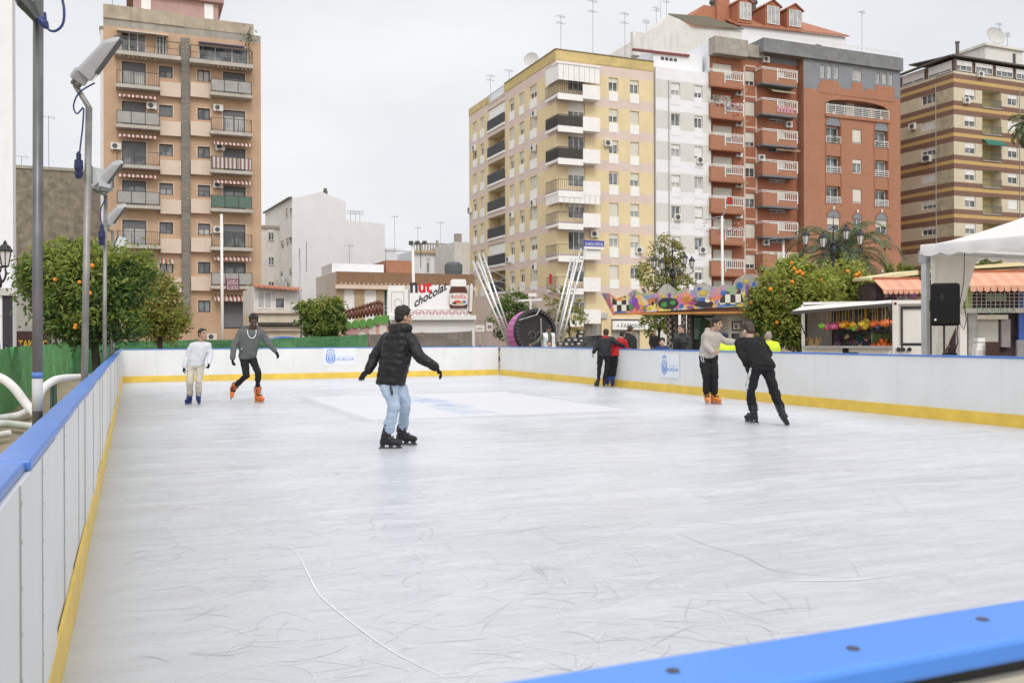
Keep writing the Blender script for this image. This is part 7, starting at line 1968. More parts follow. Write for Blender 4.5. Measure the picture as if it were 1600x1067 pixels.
for k in range(4):
 a,b_=crn[k],crn[(k+1)%4]
 rows=[]
 for j in range(9):
  t=j/8;row=[]
  for i in range(nseg+1):
   p=a.lerp(b_,i/nseg).lerp(apex,t);p.z=ez+(pk-ez)*(t**1.35)-.05*math.sin(math.pi*i/nseg)*(1-t)
   row.append(p)
  rows.append(row)
 for j in range(8):
  for i in range(nseg):mb.quad([rows[j][i],rows[j][i+1],rows[j+1][i+1],rows[j+1][i]])
mb.build('roof',CANV,root,True)
mb=MB()
for k in range(4):
 a,b_=crn[k],crn[(k+1)%4];d=(b_-a).normalized();nrm=V((d.y,-d.x,0))*.03;n=64
 tp_,bt_=[],[]
 for i in range(n+1):
  p=a.lerp(b_,i/n)+nrm;sag=.05*math.sin(math.pi*i/n)
  tp_.append(p-UP*(sag-.03));bt_.append(p+nrm*.6*math.sin(i*.8)-UP*(sag+.15+.06*abs(math.sin(i*math.pi/5.0))))
 for i in range(n):mb.quad([tp_[i],tp_[i+1],bt_[i+1],bt_[i]])
mb.build('valance',CANV,root,True)
ALU=mat('aluminium_pole',(.52,.54,.56),.35,.12,3,.1,.6)
for c in crn[:2]+crn[2:]:
 mb=MB();mb.box(c.x-.06,c.x+.06,c.y-.06+.1,c.y+.06+.1,0,ez-.05);pl=mb.build('pole',ALU,root);bevel(pl,.012,2)
mb=MB();mb.box(-.09,.09,.01,.19,ez-.32,ez-.08);mb.build('pole_joint',mat('joint_steel',(.40,.42,.44),.4,.2,5,0,.6),root)
mb=MB();mb.bar((0,.1,ez-.12),(S_,.1,ez-.14),.06);mb.bar((0,.1,ez-.12),(0,S_,ez-.14),.06);mb.bar((.05,.1,ez-.1),(S_/2,S_/2,pk-.3),.05);mb.build('roof_frame',ALU,root)
mb=MB();rows=[]
for j in range(15):
 t=j/14;z=(ez-.2)*(1-t)+.3*t;w_=1.05*(1-min(1,t/.72))**.75+.24+(.12 if t>.75 else 0)*(t-.75)*4
 row=[]
 for i in range(33):
  a=i/32;row.append(V((.14+.035*math.sin(a*24+t*2.5)*(1-.3*t)+.03*math.sin(a*9),.08+a*w_,z)))
 rows.append(row)
for j in range(14):
 for i in range(32):mb.quad([rows[j][i],rows[j][i+1],rows[j+1][i+1],rows[j+1][i]])
mb.build('side_curtain',CANV2,root,True)
mb=MB();rows=[]
for j in range(12):
 t=j/11;z=.85*(1-t)+.0*t;w_=.16+.25*math.sin(math.pi*min(1,.15+t*.8));
 rows.append([V((.0+.06*math.sin(a*1.4+t*2),-w_*.9+a/20*w_*2.2,z))for a in range(21)])
for j in range(11):
 for i in range(20):mb.quad([rows[j][i],rows[j][i+1],rows[j+1][i+1],rows[j+1][i]])
mb.build('curtain_skirt',CANV,root,True)
SY=17.3;sc_=at(1475,476,SY);root=empty('loudspeaker',(sc_.x,sc_.y,sc_.z),R(-16),'black loudspeaker on a thin stand in front of the tent curtain','loudspeaker')
hw,hh=px2m(21,SY),px2m(33,SY);mb=MB()
poly=[(-hw,-.14),(-hw*.95,-.2),(hw*.95,-.2),(hw,-.14),(hw*.72,.22),(-hw*.72,.22)]
rings=[]
for z,k in((-hh,.88),(-hh*.95,.97),(-hh*.86,1),(hh*.86,1),(hh*.95,.96),(hh,.86)):
 rings.append([V((a*k,b_*k,z))for a,b_ in poly])
for a,b_ in zip(rings,rings[1:]):
 for i in range(6):mb.quad([a[i],a[(i+1)%6],b_[(i+1)%6],b_[i]])
mb.quad(rings[0][::-1]);mb.quad(rings[-1]);cab=mb.build('cabinet',mat('speaker_black',(.011,.011,.012),.6,.15,5,0,0,.16,.4,120),root);bevel(cab,.014,3);smooth_by_angle(cab,35)
mb=MB();mb.prism([(-hw*.25+.16*hw*math.cos(t),hh*.35+.24*hh*math.sin(t))for t in(0,math.pi/2,math.pi,math.pi*1.5)],lambda x,d,z:V((x,-d,z)),.202,.206);mb.build('horn',mat('horn_black',(.007,.007,.008),.3),cab)
mb=MB();mb.lathe((-hw*.72,-.203,-hh*.72),[(.022,0),(.02,.006)],14,0,(0,-1,0));mb.build('badge',mat('badge_white',(.7,.7,.7),.3),cab)
mb=MB()
for s_ in(-1,1):mb.box(s_*hw*.9-.02,s_*hw*.9+.02,-.02,.06,-hh*.3,hh*.2)
mb.build('side_handle',BLACKM,cab)
st=empty('speaker_stand',(sc_.x,sc_.y,GZ),0,'thin black tripod stand holding up the loudspeaker','stand');h_=sc_.z-GZ-hh
mb=MB();mb.tube([(0,0,.3),(0,0,h_-.002)],[.024,.018],10);mb.lathe((0,0,.9),[(.03,-.05),(.04,0),(.03,.05)],10);mb.build('pole',BLACKM,st,False)
for k in range(3):
 a=k*2.09;mb=MB();mb.tube([(0,0,.85),(.5*math.cos(a),.5*math.sin(a),.02)],.014,6);mb.build('leg',BLACKM,st)
cb=at(1500,480,17.6);mb=MB();P=[at(1507,395,18.0),at(1506,440,17.9),at(1498,486,17.6),at(1500,505,17.5),at(1506,515,17.5),at(1510,500,17.5),at(1506,470,17.6)]
mb.tube([p-cb for p in P],.008,6);P2=[at(1498,500,17.5),at(1495,520,17.5),at(1497,535,17.5),at(1490,552,17.5)];mb.tube([p-cb for p in P2],.011,6)
tag(mb.build('speaker_cable',BLACKM,None,True,cb),'black cable hanging down behind the loudspeaker on the tent side','cable')
SKIN={'light':mat('light_skin',(.56,.36,.27),.5,.08,30),'tan':mat('tan_skin',(.42,.25,.17),.5,.08,30),'dark':mat('dark_skin',(.095,.054,.04),.45,.1,30),'mid':mat('mid_skin',(.30,.17,.11),.5,.08,30)}
EYE_M=mat('eye_dark',(.03,.022,.02),.2,.05);LIP=mat('lips',(.36,.16,.14),.5,.1)
def cloth(name,c,rough=.85,var=.18,bump=.5,bs=60):return mat(name,c,rough,var,9,0,0,.25,bump,bs)
def add_capsule(bm,p0,p1,r0,r1,flat=1.0,faxis=None,n=14):
 """closed tapered capsule; flat < 1 squashes it along faxis"""
 p0,p1=V(p0),V(p1);d=p1-p0;L=d.length
 t=d.normalized()if L>1e-6 else UP
 a=V(faxis)-t*V(faxis).dot(t)if faxis is not None else t.orthogonal()
 a=a.normalized()if a.length>1e-5 else t.orthogonal().normalized()
 b=t.cross(a)
 rings=[]
 m=5
 for i in range(m):th=math.pi/2*(1-i/m);rings.append((p0-t*r0*math.sin(th),r0*math.cos(th)))
 rings.append((p0,r0));rings.append((p1,r1))
 for i in range(1,m+1):th=math.pi/2*i/m;rings.append((p1+t*r1*math.sin(th),r1*math.cos(th)))
 rv=[]
 for c,r in rings:
  r=max(r,1e-4);rv.append([bm.verts.new(c+a*r*flat*math.cos(2*math.pi*k/n)+b*r*math.sin(2*math.pi*k/n))for k in range(n)])
 for x,y in zip(rv,rv[1:]):
  for k in range(n):bm.faces.new((x[k],x[(k+1)%n],y[(k+1)%n],y[k]))
 bm.faces.new(rv[0][::-1]);bm.faces.new(rv[-1])
def add_loft(bm,rings,n=22):
 """rings: (centre, side axis, depth axis, half width, half depth)"""
 rv=[]
 for c,sa,da,w_,d_ in rings:
  c,sa,da=V(c),V(sa),V(da);row=[]
  for k in range(n):
   t=2*math.pi*k/n;cs,sn=math.cos(t),math.sin(t);e=.82
   row.append(bm.verts.new(c+sa*w_*math.copysign(abs(cs)**e,cs)+da*d_*math.copysign(abs(sn)**e,sn)))
  rv.append(row)
 for x,y in zip(rv,rv[1:]):
  for k in range(n):bm.faces.new((x[k],x[(k+1)%n],y[(k+1)%n],y[k]))
 bm.faces.new(rv[0][::-1]);bm.faces.new(rv[-1])
def add_ell(bm,c,rx,ry,rz,fr=None,nu=16,nv=10):
 c=V(c);X_,Y_,Z_=fr or(V((1,0,0)),V((0,1,0)),UP)
 rows=[]
 for j in range(1,nv):
  th=math.pi*j/nv;rows.append([bm.verts.new(c+X_*rx*math.sin(th)*math.cos(2*math.pi*i/nu)+Y_*ry*math.sin(th)*math.sin(2*math.pi*i/nu)+Z_*rz*math.cos(th))for i in range(nu)])
 t=bm.verts.new(c+Z_*rz);b=bm.verts.new(c-Z_*rz)
 for x,y in zip(rows,rows[1:]):
  for i in range(nu):bm.faces.new((x[i],y[i],y[(i+1)%nu],x[(i+1)%nu]))
 for i in range(nu):bm.faces.new((t,rows[0][i],rows[0][(i+1)%nu]));bm.faces.new((b,rows[-1][(i+1)%nu],rows[-1][i]))
def fuse(name,bm,voxel,mats,parent=None,smooth=6,wrinkle=0.0,wscale=8.0,seed=0,paint=None,origin=None,wstretch=(1,1,1)):
 """merge overlapping shapes into one continuous skin, relax it, add folds"""
 bmesh.ops.recalc_face_normals(bm,faces=bm.faces)
 o0=V(origin)if origin is not None else V((0,0,0))
 bmesh.ops.translate(bm,verts=bm.verts,vec=-o0)
 me=bpy.data.meshes.new(name);bm.to_mesh(me);bm.free()
 ob=bpy.data.objects.new(name,me);COL.objects.link(ob)
 md=ob.modifiers.new('skin','REMESH');md.mode='VOXEL';md.voxel_size=voxel;md.use_smooth_shade=True
 if smooth:
  sm=ob.modifiers.new('relax','SMOOTH');sm.iterations=smooth;sm.factor=.5
 dg=bpy.context.evaluated_depsgraph_get()
 ev=bpy.data.meshes.new_from_object(ob.evaluated_get(dg),depsgraph=dg)
 ob.modifiers.clear();ob.data=ev;ev.name=name;bpy.data.meshes.remove(me)
 if wrinkle:
  off=V((seed*3.1,seed*1.7,seed*2.3))
  nv=[(v.co.copy(),v.normal.copy())for v in ev.vertices]
  for v,(c,nn)in zip(ev.vertices,nv):
   q=V((c.x*wstretch[0],c.y*wstretch[1],c.z*wstretch[2]))*wscale+off
   k=noise.noise(q)+.5*noise.noise(q*2.3);k2=1-abs(noise.noise(q*.7+V((9,2,5))))*2.4
   v.co=c+nn*wrinkle*(k*.8+k2*.45)
 ev.materials.clear()
 for m in(mats if isinstance(mats,(list,tuple))else[mats]):ev.materials.append(m)
 for p in ev.polygons:
  p.use_smooth=True
  p.material_index=paint(p.center+o0)if paint else 0
 ob.location=o0
 if parent is not None:
  ob.parent=parent;ob.location=o0-V(parent.location)
 return ob
def frame(fwd,up=UP):
 f_=V(fwd).normalized();u_=V(up);r_=f_.cross(u_).normalized();u_=r_.cross(f_).normalized()
 return f_,r_,u_
def hand_shape(bm,wrist,tip,k,palm_n,curl=.35,side=1):
 """palm, four unequal bent fingers and a thumb leaving the side of the palm"""
 d=(V(tip)-V(wrist)).normalized();n=(V(palm_n)-d*V(palm_n).dot(d)).normalized();s=d.cross(n)
 W=V(wrist)
 add_capsule(bm,W,W+d*.075*k,.026*k,.036*k,.55,n)
 add_capsule(bm,W+d*.05*k-s*.018*k,W+d*.08*k-s*.022*k,.018*k,.017*k,.8,n);add_capsule(bm,W+d*.05*k+s*.018*k,W+d*.08*k+s*.022*k,.018*k,.017*k,.8,n)
 for i,(off,L)in enumerate(((-.030,.066),(-.010,.076),(.010,.070),(.029,.054))):
  p=W+d*.085*k+s*off*k;dirn=(d+s*off*3.2).normalized();r=.0098*k;pts=[p]
  for q in range(3):
   a=curl*(q+.6)*(1+.12*i);dd=(dirn*math.cos(a)+n*math.sin(a)).normalized();pts.append(pts[-1]+dd*L*k*(.42,.33,.25)[q])
  for q in range(3):add_capsule(bm,pts[q],pts[q+1],r*(1-.1*q),r*(.92-.1*q),n=8)
 t0=W+d*.02*k+s*.024*k*side;t1=W+d*.055*k+s*.055*k*side+n*.012*k;t2=t1+(d*.8+s*.25*side+n*.35).normalized()*.036*k
 add_capsule(bm,t0,t1,.015*k,.012*k,n=8);add_capsule(bm,t1,t2,.012*k,.009*k,n=8)
def person(label,J,st,group=None,skates=True):
 """J: world joints; st: look. Body is one mesh; hair, clothes, gloves and skates are its children."""
 k=st.get('k',1.0);seed=st.get('seed',1);dt=st.get('detail',1.0)
 hf,hr,hu=frame(J['face'],J.get('headup',UP));C=V(J['head'])
 bf,br,bu=frame(J['front'])
 nk=V(J['neck']);pel=V(J['pelvis']);sh=[V(p)for p in J['sh']];el=[V(p)for p in J['el']];wr=[V(p)for p in J['wr']];ha=[V(p)for p in J['ha']]
 hip=[V(p)for p in J['hip']];kn=[V(p)for p in J['kn']];an=[V(p)for p in J['an']]
 bm=bmesh.new();hk=k*st.get('hk',1.0)
 HF=(hr,hf,hu);q=lambda a,b_,c:C+hr*a*hk+hf*b_*hk+hu*c*hk
 add_ell(bm,q(0,-.012,.022),.076*hk,.096*hk,.094*hk,HF)
 add_ell(bm,q(0,.022,-.045),.058*hk,.066*hk,.074*hk,HF)
 add_ell(bm,q(0,.055,-.098),.030*hk,.030*hk,.022*hk,HF)
 for s_ in(-1,1):
  add_ell(bm,q(s_*.040,.055,-.028),.026*hk,.028*hk,.026*hk,HF)
  add_ell(bm,q(s_*.078,-.006,-.012),.012*hk,.022*hk,.034*hk,HF)
  add_ell(bm,q(s_*.033,.082,.024),.024*hk,.012*hk,.009*hk,HF)
 add_capsule(bm,q(0,.088,.015),q(0,.110,-.030),.010*hk,.016*hk);add_capsule(bm,q(-.012,.098,-.034),q(.012,.098,-.034),.010*hk,.010*hk)
 add_capsule(bm,q(-.018,.083,-.064),q(.018,.083,-.064),.011*hk,.011*hk)
 add_capsule(bm,q(0,-.03,-.05),nk+bu*.0,.056*hk,.060*k);add_capsule(bm,nk,nk.lerp(pel,.25),.06*k,.085*k)
 mid=(sh[0]+sh[1])/2
 add_capsule(bm,sh[0].lerp(mid,.25),sh[1].lerp(mid,.25),.055*k,.055*k)
 add_capsule(bm,nk.lerp(pel,.2),pel,.095*k,.10*k,.75,bf)
 for i in(0,1):
  add_capsule(bm,sh[i],el[i],.040*k,.033*k);add_capsule(bm,el[i],wr[i],.034*k,.024*k);add_capsule(bm,mid,sh[i],.05*k,.045*k)
  if not st.get('gloves'):hand_shape(bm,wr[i],ha[i],k*1.02,J.get('palm',[bf,bf])[i],J.get('curl',[.35,.35])[i],1 if i else-1)
  else:add_capsule(bm,wr[i],wr[i].lerp(ha[i],.4),.022*k,.02*k)
  add_capsule(bm,pel,hip[i],.085*k,.075*k);add_capsule(bm,hip[i],kn[i],.068*k,.048*k);add_capsule(bm,kn[i],an[i],.047*k,.034*k)
 eyes=[q(s_*.033,.088,.006)for s_ in(-1,1)];lips=q(0,.094,-.064);brow=[q(s_*.034,.094,.028)for s_ in(-1,1)]
 def paint(c):
  d=c-C
  if d.length>.2*hk:return 0
  for e in eyes:
   w_=c-e
   if abs(w_.dot(hr))<.015*hk and abs(w_.dot(hu))<.0075*hk and w_.dot(hf)>-.03*hk:return 1
  w_=c-lips
  if abs(w_.dot(hr))<.024*hk and abs(w_.dot(hu))<.009*hk and w_.dot(hf)>-.02*hk:return 2
  for e in brow:
   w_=c-e
   if abs(w_.dot(hr))<.020*hk and abs(w_.dot(hu))<.006*hk and w_.dot(hf)>-.03*hk:return 3
  return 0
 hairm=st['hair']
 vox=.0075*dt
 body=fuse('person',bm,vox,[st['skin'],EYE_M,LIP if st['skin']is not SKIN['dark']else mat('dark_lips',(.12,.05,.045)),hairm],None,3,0,paint=paint,origin=V((pel.x,pel.y,min(a.z for a in an)-.1)))
 tag(body,label,'person',group)
 bm=bmesh.new();style=st.get('hairstyle','short')
 if style=='bald':
  add_ell(bm,q(0,-.02,.024),.079*hk,.094*hk,.092*hk,HF);add_capsule(bm,q(-.06,-.05,-.02),q(.06,-.05,-.02),.02*hk,.02*hk)
 else:
  up_={'short':.0,'thick':.012,'curly':.010,'cap':.004,'bun':.004,'buzz':-.006}[style]
  add_ell(bm,q(0,-.024,.036+up_),(.081+up_*.5)*hk,(.092+up_*.4)*hk,(.088+up_*.3)*hk,HF)
  add_ell(bm,q(0,-.052,-.010),.074*hk,.062*hk,.075*hk,HF)
  if style!='buzz':
   add_capsule(bm,q(-.04,.048,.078+up_),q(.04,.048,.078+up_),.022*hk,.022*hk)
  for s_ in(-1,1):add_capsule(bm,q(s_*.074,.012,.05),q(s_*.076,.012,.0),.013*hk,.010*hk)
  if style in('thick','curly'):
   rr=random.Random(seed)
   for t in range(46):
    a=rr.uniform(0,6.28);z=rr.uniform(.15,1);e=math.sqrt(1-z*z)
    c=q((.086)*e*math.cos(a),-.018+.098*e*math.sin(a),.04+.092*z+up_)
    if e*math.sin(a)>.75 and z<.5:continue
    if style=='curly':add_ell(bm,c,.017*hk,.017*hk,.017*hk,None,8,6)
    else:add_capsule(bm,c,c+(hf*rr.uniform(-.2,.9)+hr*rr.uniform(-.5,.5)+hu*rr.uniform(-.3,.3))*.03*hk,.013*hk,.007*hk,n=8)
  if style=='bun':add_ell(bm,q(0,-.06,.125),.05*hk,.05*hk,.045*hk,HF);add_capsule(bm,q(0,-.09,-.02),q(.02,-.12,-.14),.05*hk,.03*hk)
 fuse('hair',bm,.008*dt,[hairm],body,1,.004 if style!='bald' else 0,40,seed)
 if style=='cap' or st.get('cap'):
  bm=bmesh.new();add_ell(bm,q(0,-.015,.050),.090*hk,.106*hk,.085*hk,HF);fr_=q(0,.10,.052)
  add_capsule(bm,q(-.035,.105,.046),q(.035,.105,.046),.045*hk,.045*hk,.22,hu);fuse('cap',bm,.009,[st.get('cap',BLACKM)],body,2)
 th=st.get('thick',.02)*k;puff=st.get('puffer',0)
 bm=bmesh.new();chest_w=st.get('cw',.19)*k;chest_d=st.get('cd',.125)*k
 hem=nk.lerp(pel,st.get('hem',1.08));ax=(pel-nk).normalized();sa=(sh[1]-sh[0]).normalized();da=sa.cross(ax).normalized()
 L_=(hem-nk).length;rings=[];NR=34 if puff else 14
 prof=[(0,.40),(.05,.62),(.12,.92),(.25,1.0),(.45,.97),(.65,.93),(.85,st.get('hemw',.95)),(1.0,st.get('hemw',.95)*.97)]
 for j in range(NR+1):
  t=j/NR
  for(a,va),(b_,vb)in zip(prof,prof[1:]):
   if a<=t<=b_:w_=va+(vb-va)*(t-a)/(b_-a)
  ripple=1+(puff*.06*abs(math.sin(t*math.pi*9))if puff and t>.1 else 0)
  c=nk+ax*L_*t
  sh_c=(mid-(nk+ax*L_*.12));c=c+(sh_c-ax*sh_c.dot(ax))*max(0,1-abs(t-.2)/.4)*.6
  rings.append((c,sa,da,(chest_w+th*.4)*w_*ripple,(chest_d+th*.5)*(.55+.45*w_)*ripple))
 add_loft(bm,rings)
 if st.get('band',True)and not puff:add_loft(bm,[(hem+ax*z,sa,da,(chest_w+th*.3)*st.get('hemw',.95)*.93,(chest_d+th*.3)*.93)for z in(-.03*k,.025*k)])
 ar=st.get('arm',1.0)
 for i in(0,1):
  add_capsule(bm,mid+(nk-mid)*.3,sh[i],.075*k,.068*k*ar+th*.2)
  segs=((sh[i],el[i],.066*ar,.052*ar),(el[i],wr[i],.054*ar,.040*ar))
  for a,b_,r0,r1 in segs:
   if puff:
    n_=max(3,int((b_-a).length/.055))
    for m in range(n_):add_capsule(bm,a.lerp(b_,(m+.25)/n_),a.lerp(b_,(m+.75)/n_),(r0+(r1-r0)*m/n_)*k+th*.35,(r0+(r1-r0)*(m+1)/n_)*k+th*.35)
   add_capsule(bm,a,b_,(r0*k+th*.3)*(.96 if puff else 1),(r1*k+th*.3)*(.96 if puff else 1))
  add_capsule(bm,wr[i].lerp(el[i],.10),wr[i].lerp(el[i],.02),.036*k*ar+th*.2,.034*k*ar+th*.15)
 if st.get('collar'):
  for t in range(12):
   a=2*math.pi*t/12;add_capsule(bm,nk+(sa*math.cos(a)*.072+bf*math.sin(a)*.066)*k-ax*.0,nk+(sa*math.cos(a)*.070+bf*math.sin(a)*.062)*k-ax*.055*k,.018*k,.016*k,n=8)
 if st.get('hood'):
  hb=nk-bf*.07*k+UP*.0;wv=.115*k*st['hood']
  for t in range(9):
   a=math.pi*(t/8-.5);c=hb+sa*math.sin(a)*wv+bf*(.075*k*(1-math.cos(a))+.0)-bf*.03*k;add_ell(bm,c+UP*.012*k,.044*k*st['hood'],.044*k*st['hood'],.050*k*st['hood'],None,10,8)
  add_ell(bm,hb-bf*.025*k-UP*.035*k,.095*k*st['hood'],.055*k*st['hood'],.085*k*st['hood'],(sa,bf,UP))
 top=fuse(st.get('topname','jacket'),bm,.0105*dt,st['top']if isinstance(st['top'],list)else[st['top']],body,2 if puff else 4,st.get('wr',.008)*k*1.7,st.get('ws',7),seed+3,paint=st.get('toppaint')and(lambda c:st['toppaint'](c,nk,pel,bf,sa,k)))
 bm=bmesh.new();lr=st.get('leg',1.0)
 add_loft(bm,[(pel-ax*.10*k,sa,da,.150*k*st.get('hipw',1),.105*k),(pel,sa,da,.165*k*st.get('hipw',1),.118*k),(pel+ax*.07*k,sa,da,.155*k*st.get('hipw',1),.112*k),(pel+ax*.11*k,sa,da,.12*k,.09*k)])
 for i in(0,1):
  add_capsule(bm,pel.lerp(hip[i],.6),hip[i],.10*k*lr,.098*k*lr);add_capsule(bm,hip[i],kn[i],.098*k*lr,.070*k*lr);add_capsule(bm,kn[i],kn[i].lerp(an[i],st.get('tleg',.80)),.070*k*lr,st.get('cuff',.058)*k*lr)
 tr_=fuse('trousers',bm,.0105*dt,st['legs']if isinstance(st['legs'],list)else[st['legs']],body,4,st.get('lwr',.010)*k*1.5,7,seed+7,paint=st.get('legpaint')and(lambda c:st['legpaint'](c,hip,kn,an,bf,sa,k)),wstretch=(1,1,1.5))
 if st.get('gloves'):
  for i in(0,1):
   bm=bmesh.new();hand_shape(bm,wr[i],ha[i],k*1.12,J.get('palm',[bf,bf])[i],J.get('curl',[.35,.35])[i],1 if i else-1);add_capsule(bm,wr[i].lerp(el[i],.12),wr[i],.036*k,.032*k)
   fuse('glove',bm,.006*dt,[st['gloves']],body,1)
 if skates:
  bcol,trim,blade=st['boot']
  for i in(0,1):
   fd,fu=V(J['foot'][i][0]).normalized(),V(J['foot'][i][1]).normalized();fs=fd.cross(fu).normalized();fu=fs.cross(fd).normalized();A_=an[i]
   P_=lambda a,b_,c:A_+fd*a*k+fs*b_*k+fu*c*k
   leg=(kn[i]-A_).normalized()
   bm=bmesh.new()
   add_capsule(bm,P_(-.012,0,-.01),A_+leg*.15*k,.056*k,.062*k);add_capsule(bm,P_(-.03,0,-.055),P_(.02,0,-.03),.048*k,.055*k)
   add_capsule(bm,P_(.03,0,-.055),P_(.13,0,-.068),.047*k,.040*k);add_capsule(bm,P_(.10,0,-.072),P_(.165,0,-.076),.044*k,.035*k);add_capsule(bm,P_(-.05,0,-.088),P_(.16,0,-.092),.034*k,.034*k,.5,fu)
   sk=fuse('skate',bm,.0085*dt,[bcol],body,2)
   mb=MB();loc=V(body.location);loc2=loc+V(sk.location)
   for a,h_ in((.045,-.012),(-.012,.055),(-.008,.105)):
    c=P_(a,0,h_)-loc2
    lx=fs.cross(leg).normalized();c=(A_+leg*h_*k-fd*.008*k-loc2)if h_>0 else c
    mb.obox(c,lx.cross(leg)*.054*k,lx*.056*k,leg*.009*k)if h_>0 else mb.obox(c,fs*.050*k,fd*.045*k,fu*.012*k)
   mb.obox(A_+leg*.145*k-loc2,lx.cross(leg)*.055*k,lx*.057*k,leg*.010*k)
   mb.build('buckle_straps',trim,sk)
   mb=MB()
   for a in(-.045,.055,.15):mb.obox(P_(a,0,-.118)-loc2,fd*.028*k,fs*.014*k,fu*.022*k)
   mb.obox(P_(.052,0,-.139)-loc2,fd*.142*k,fs*.011*k,fu*.008*k);mb.build('blade_holder',blade,sk)
   mb=MB();pr=[(-.105,-.147),(-.095,-.168),(.185,-.168),(.205,-.150),(.205,-.147)]
   mb.prism(pr,lambda a,d,b_:P_(a,d,b_)-loc2,-.0025/k,.0025/k);mb.build('blade',mat('skate_steel',(.62,.62,.63),.22,.05,3,0,.9),sk)
 else:
  for i in(0,1):
   bm=bmesh.new();A_=an[i];add_capsule(bm,A_-UP*.04-bf*.04,A_-UP*.05+bf*.15,.042*k,.036*k);fuse('shoe',bm,.012,[st.get('shoe',BLACKM)],body,1)
 return body
def J_px(Y,d):
 """world joints from picture positions, each with a depth offset"""
 def w_(p):return at(p[0],p[1],Y+(p[2]if len(p)>2 else 0))
 J={}
 for key,val in d.items():
  if key in('face','front','headup','palm','foot','curl'):J[key]=val
  elif isinstance(val[0],(tuple,list)):J[key]=[w_(p)for p in val]
  else:J[key]=w_(val)
 return J
def foot_at(px,py,yaw,k,pitch=0.0,lean=0.0):
 """skate standing on the ice with the middle of its blade at a picture point; returns ankle joint and axes"""
 g=ground(px,py);a=R(yaw);fd=V((math.cos(a),math.sin(a),0));fs=V((math.sin(a),-math.cos(a),0))
 fu=(UP+fs*math.tan(R(lean))).normalized();fd=(fd*math.cos(R(pitch))+fu*math.sin(R(pitch))).normalized();fs2=fd.cross(fu);fu=fs2.cross(fd).normalized()
 return g+fu*.168*k-fd*.05*k,(fd,fu)
BOOTB=(cloth('skate_boot_black',(.022,.022,.024),.45,.15,.2,30),mat('strap_grey',(.055,.055,.06),.4,.1),mat('holder_black',(.03,.03,.033),.35,.1))
BOOTO=(cloth('skate_boot_orange',(.68,.17,.035),.4,.1,.2,30),mat('strap_black',(.03,.03,.03),.4,.1),mat('holder_orange',(.64,.20,.06),.35,.1))
BOOTO2=(cloth('skate_boot_amber',(.72,.25,.05),.4,.1,.2,30),mat('strap_black',(.03,.03,.03),.4,.1),mat('holder_orange',(.64,.20,.06),.35,.1))
BOOTN=(cloth('skate_boot_navy',(.02,.03,.13),.4,.2,.2,30),mat('strap_blue',(.05,.08,.30),.4,.1),mat('holder_blue',(.03,.05,.22),.35,.1))
GLV=cloth('knit_glove_black',(.016,.016,.018),.95,.2,.4,150)
HB=mat('hair_black',(.014,.011,.010),.5,.3,60);HBR=mat('hair_brown',(.045,.028,.020),.5,.3,60);HDB=mat('hair_dark_brown',(.022,.015,.012),.5,.3,60)
BLK=cloth('black_track_fabric',(.016,.016,.018));BLK2=cloth('black_fleece',(.02,.02,.021),.95,.2,.6,90)
a0,f0=foot_at(610,703,4,.97,0,3);a1,f1=foot_at(634,696.5,-8,.97,0,-3)
J=J_px(10.95,dict(head=(630.5,495.5,.02),neck=(628,514,0),pelvis=(611,594,0),sh=[(606,529,.12),(640,529.5,-.06)],el=[(586,557,.12),(655,557,-.16)],wr=[(576,578,.06),(680,573,-.16)],ha=[(566,588.5,.0),(691.5,586.5,-.14)],hip=[(606.5,602,-.04),(620.5,602,.08)],kn=[(617,633,-.10),(634,630,.06)],face=V((.82,.52,-.10)),front=V((.62,.78,0)),palm=[V((0,.3,-1)),V((-.6,0,-1))],curl=[.22,.5],foot=[f0,f1]))
J['an']=[a0,a1]
def zipline(c,nk,pel,bf,sa,k):
 d=c-nk;return 1 if(d.dot(bf)>.03 and abs(d.dot(sa)-.02)<.035 and d.z>-.26*k)else 0
p_=person('boy in a black quilted jacket and pale jeans skating with his arms held out',J,dict(k=.97,skin=SKIN['tan'],hair=HB,hairstyle='thick',top=[mat('black_quilted_nylon',(.009,.009,.0105),.46,.2,9,0,0,.32)],puffer=1,thick=.03,cw=.185,cd=.14,hem=1.10,hemw=.88,arm=1.16,collar=True,hood=1.12,wr=.006,ws=16,legs=cloth('pale_denim',(.37,.455,.575),.85,.14,.4,90),leg=1.02,lwr=.015,cuff=.062,tleg=.74,gloves=GLV,boot=BOOTB,seed=2))
mb=MB();c=at(612,612,10.75)-V(p_.location);mb.tube([at(610,602,10.77)-V(p_.location),c,at(613,617,10.74)-V(p_.location)],[.012,.017,.014],8);mb.build('pocket_strap',BLACKM,p_)
bm=bmesh.new();q0_=at(634,512,10.98)
add_capsule(bm,at(636,508,10.98),at(642,533,10.98),.022,.03,.5,V((1,0,0)));fuse('inner_shirt',bm,.008,[cloth('white_shirt',(.72,.72,.72))],p_,1)
a1,f1=foot_at(405,629,-38,1.0,0,0)
J=J_px(18.8,dict(head=(396.2,501.5,-.12),neck=(392.5,514,-.03),pelvis=(387,556.5,.12),sh=[(377,519.5,-.02),(408,519.5,.04)],el=[(365.5,541,-.05),(418.5,535,.1)],wr=[(363.2,559,-.1),(429.5,548,.14)],ha=[(364,570,-.14),(434.5,555.5,.12)],hip=[(381.5,559,.10),(393.5,559,.14)],kn=[(385,587,-.06),(403.5,582,-.08)],face=V((.30,-.92,-.42)),front=V((.38,-.92,0)),headup=V((.05,-.2,1)),palm=[V((.6,.5,0)),V((-.3,.2,-1))],curl=[.5,.35]))
ra=at(364.5,605.5,19.25)
J['an']=[ra,a1];J['foot']=[(at(362,629,19.05)-at(361,606,19.3),J['kn'][0]-ra),f1]
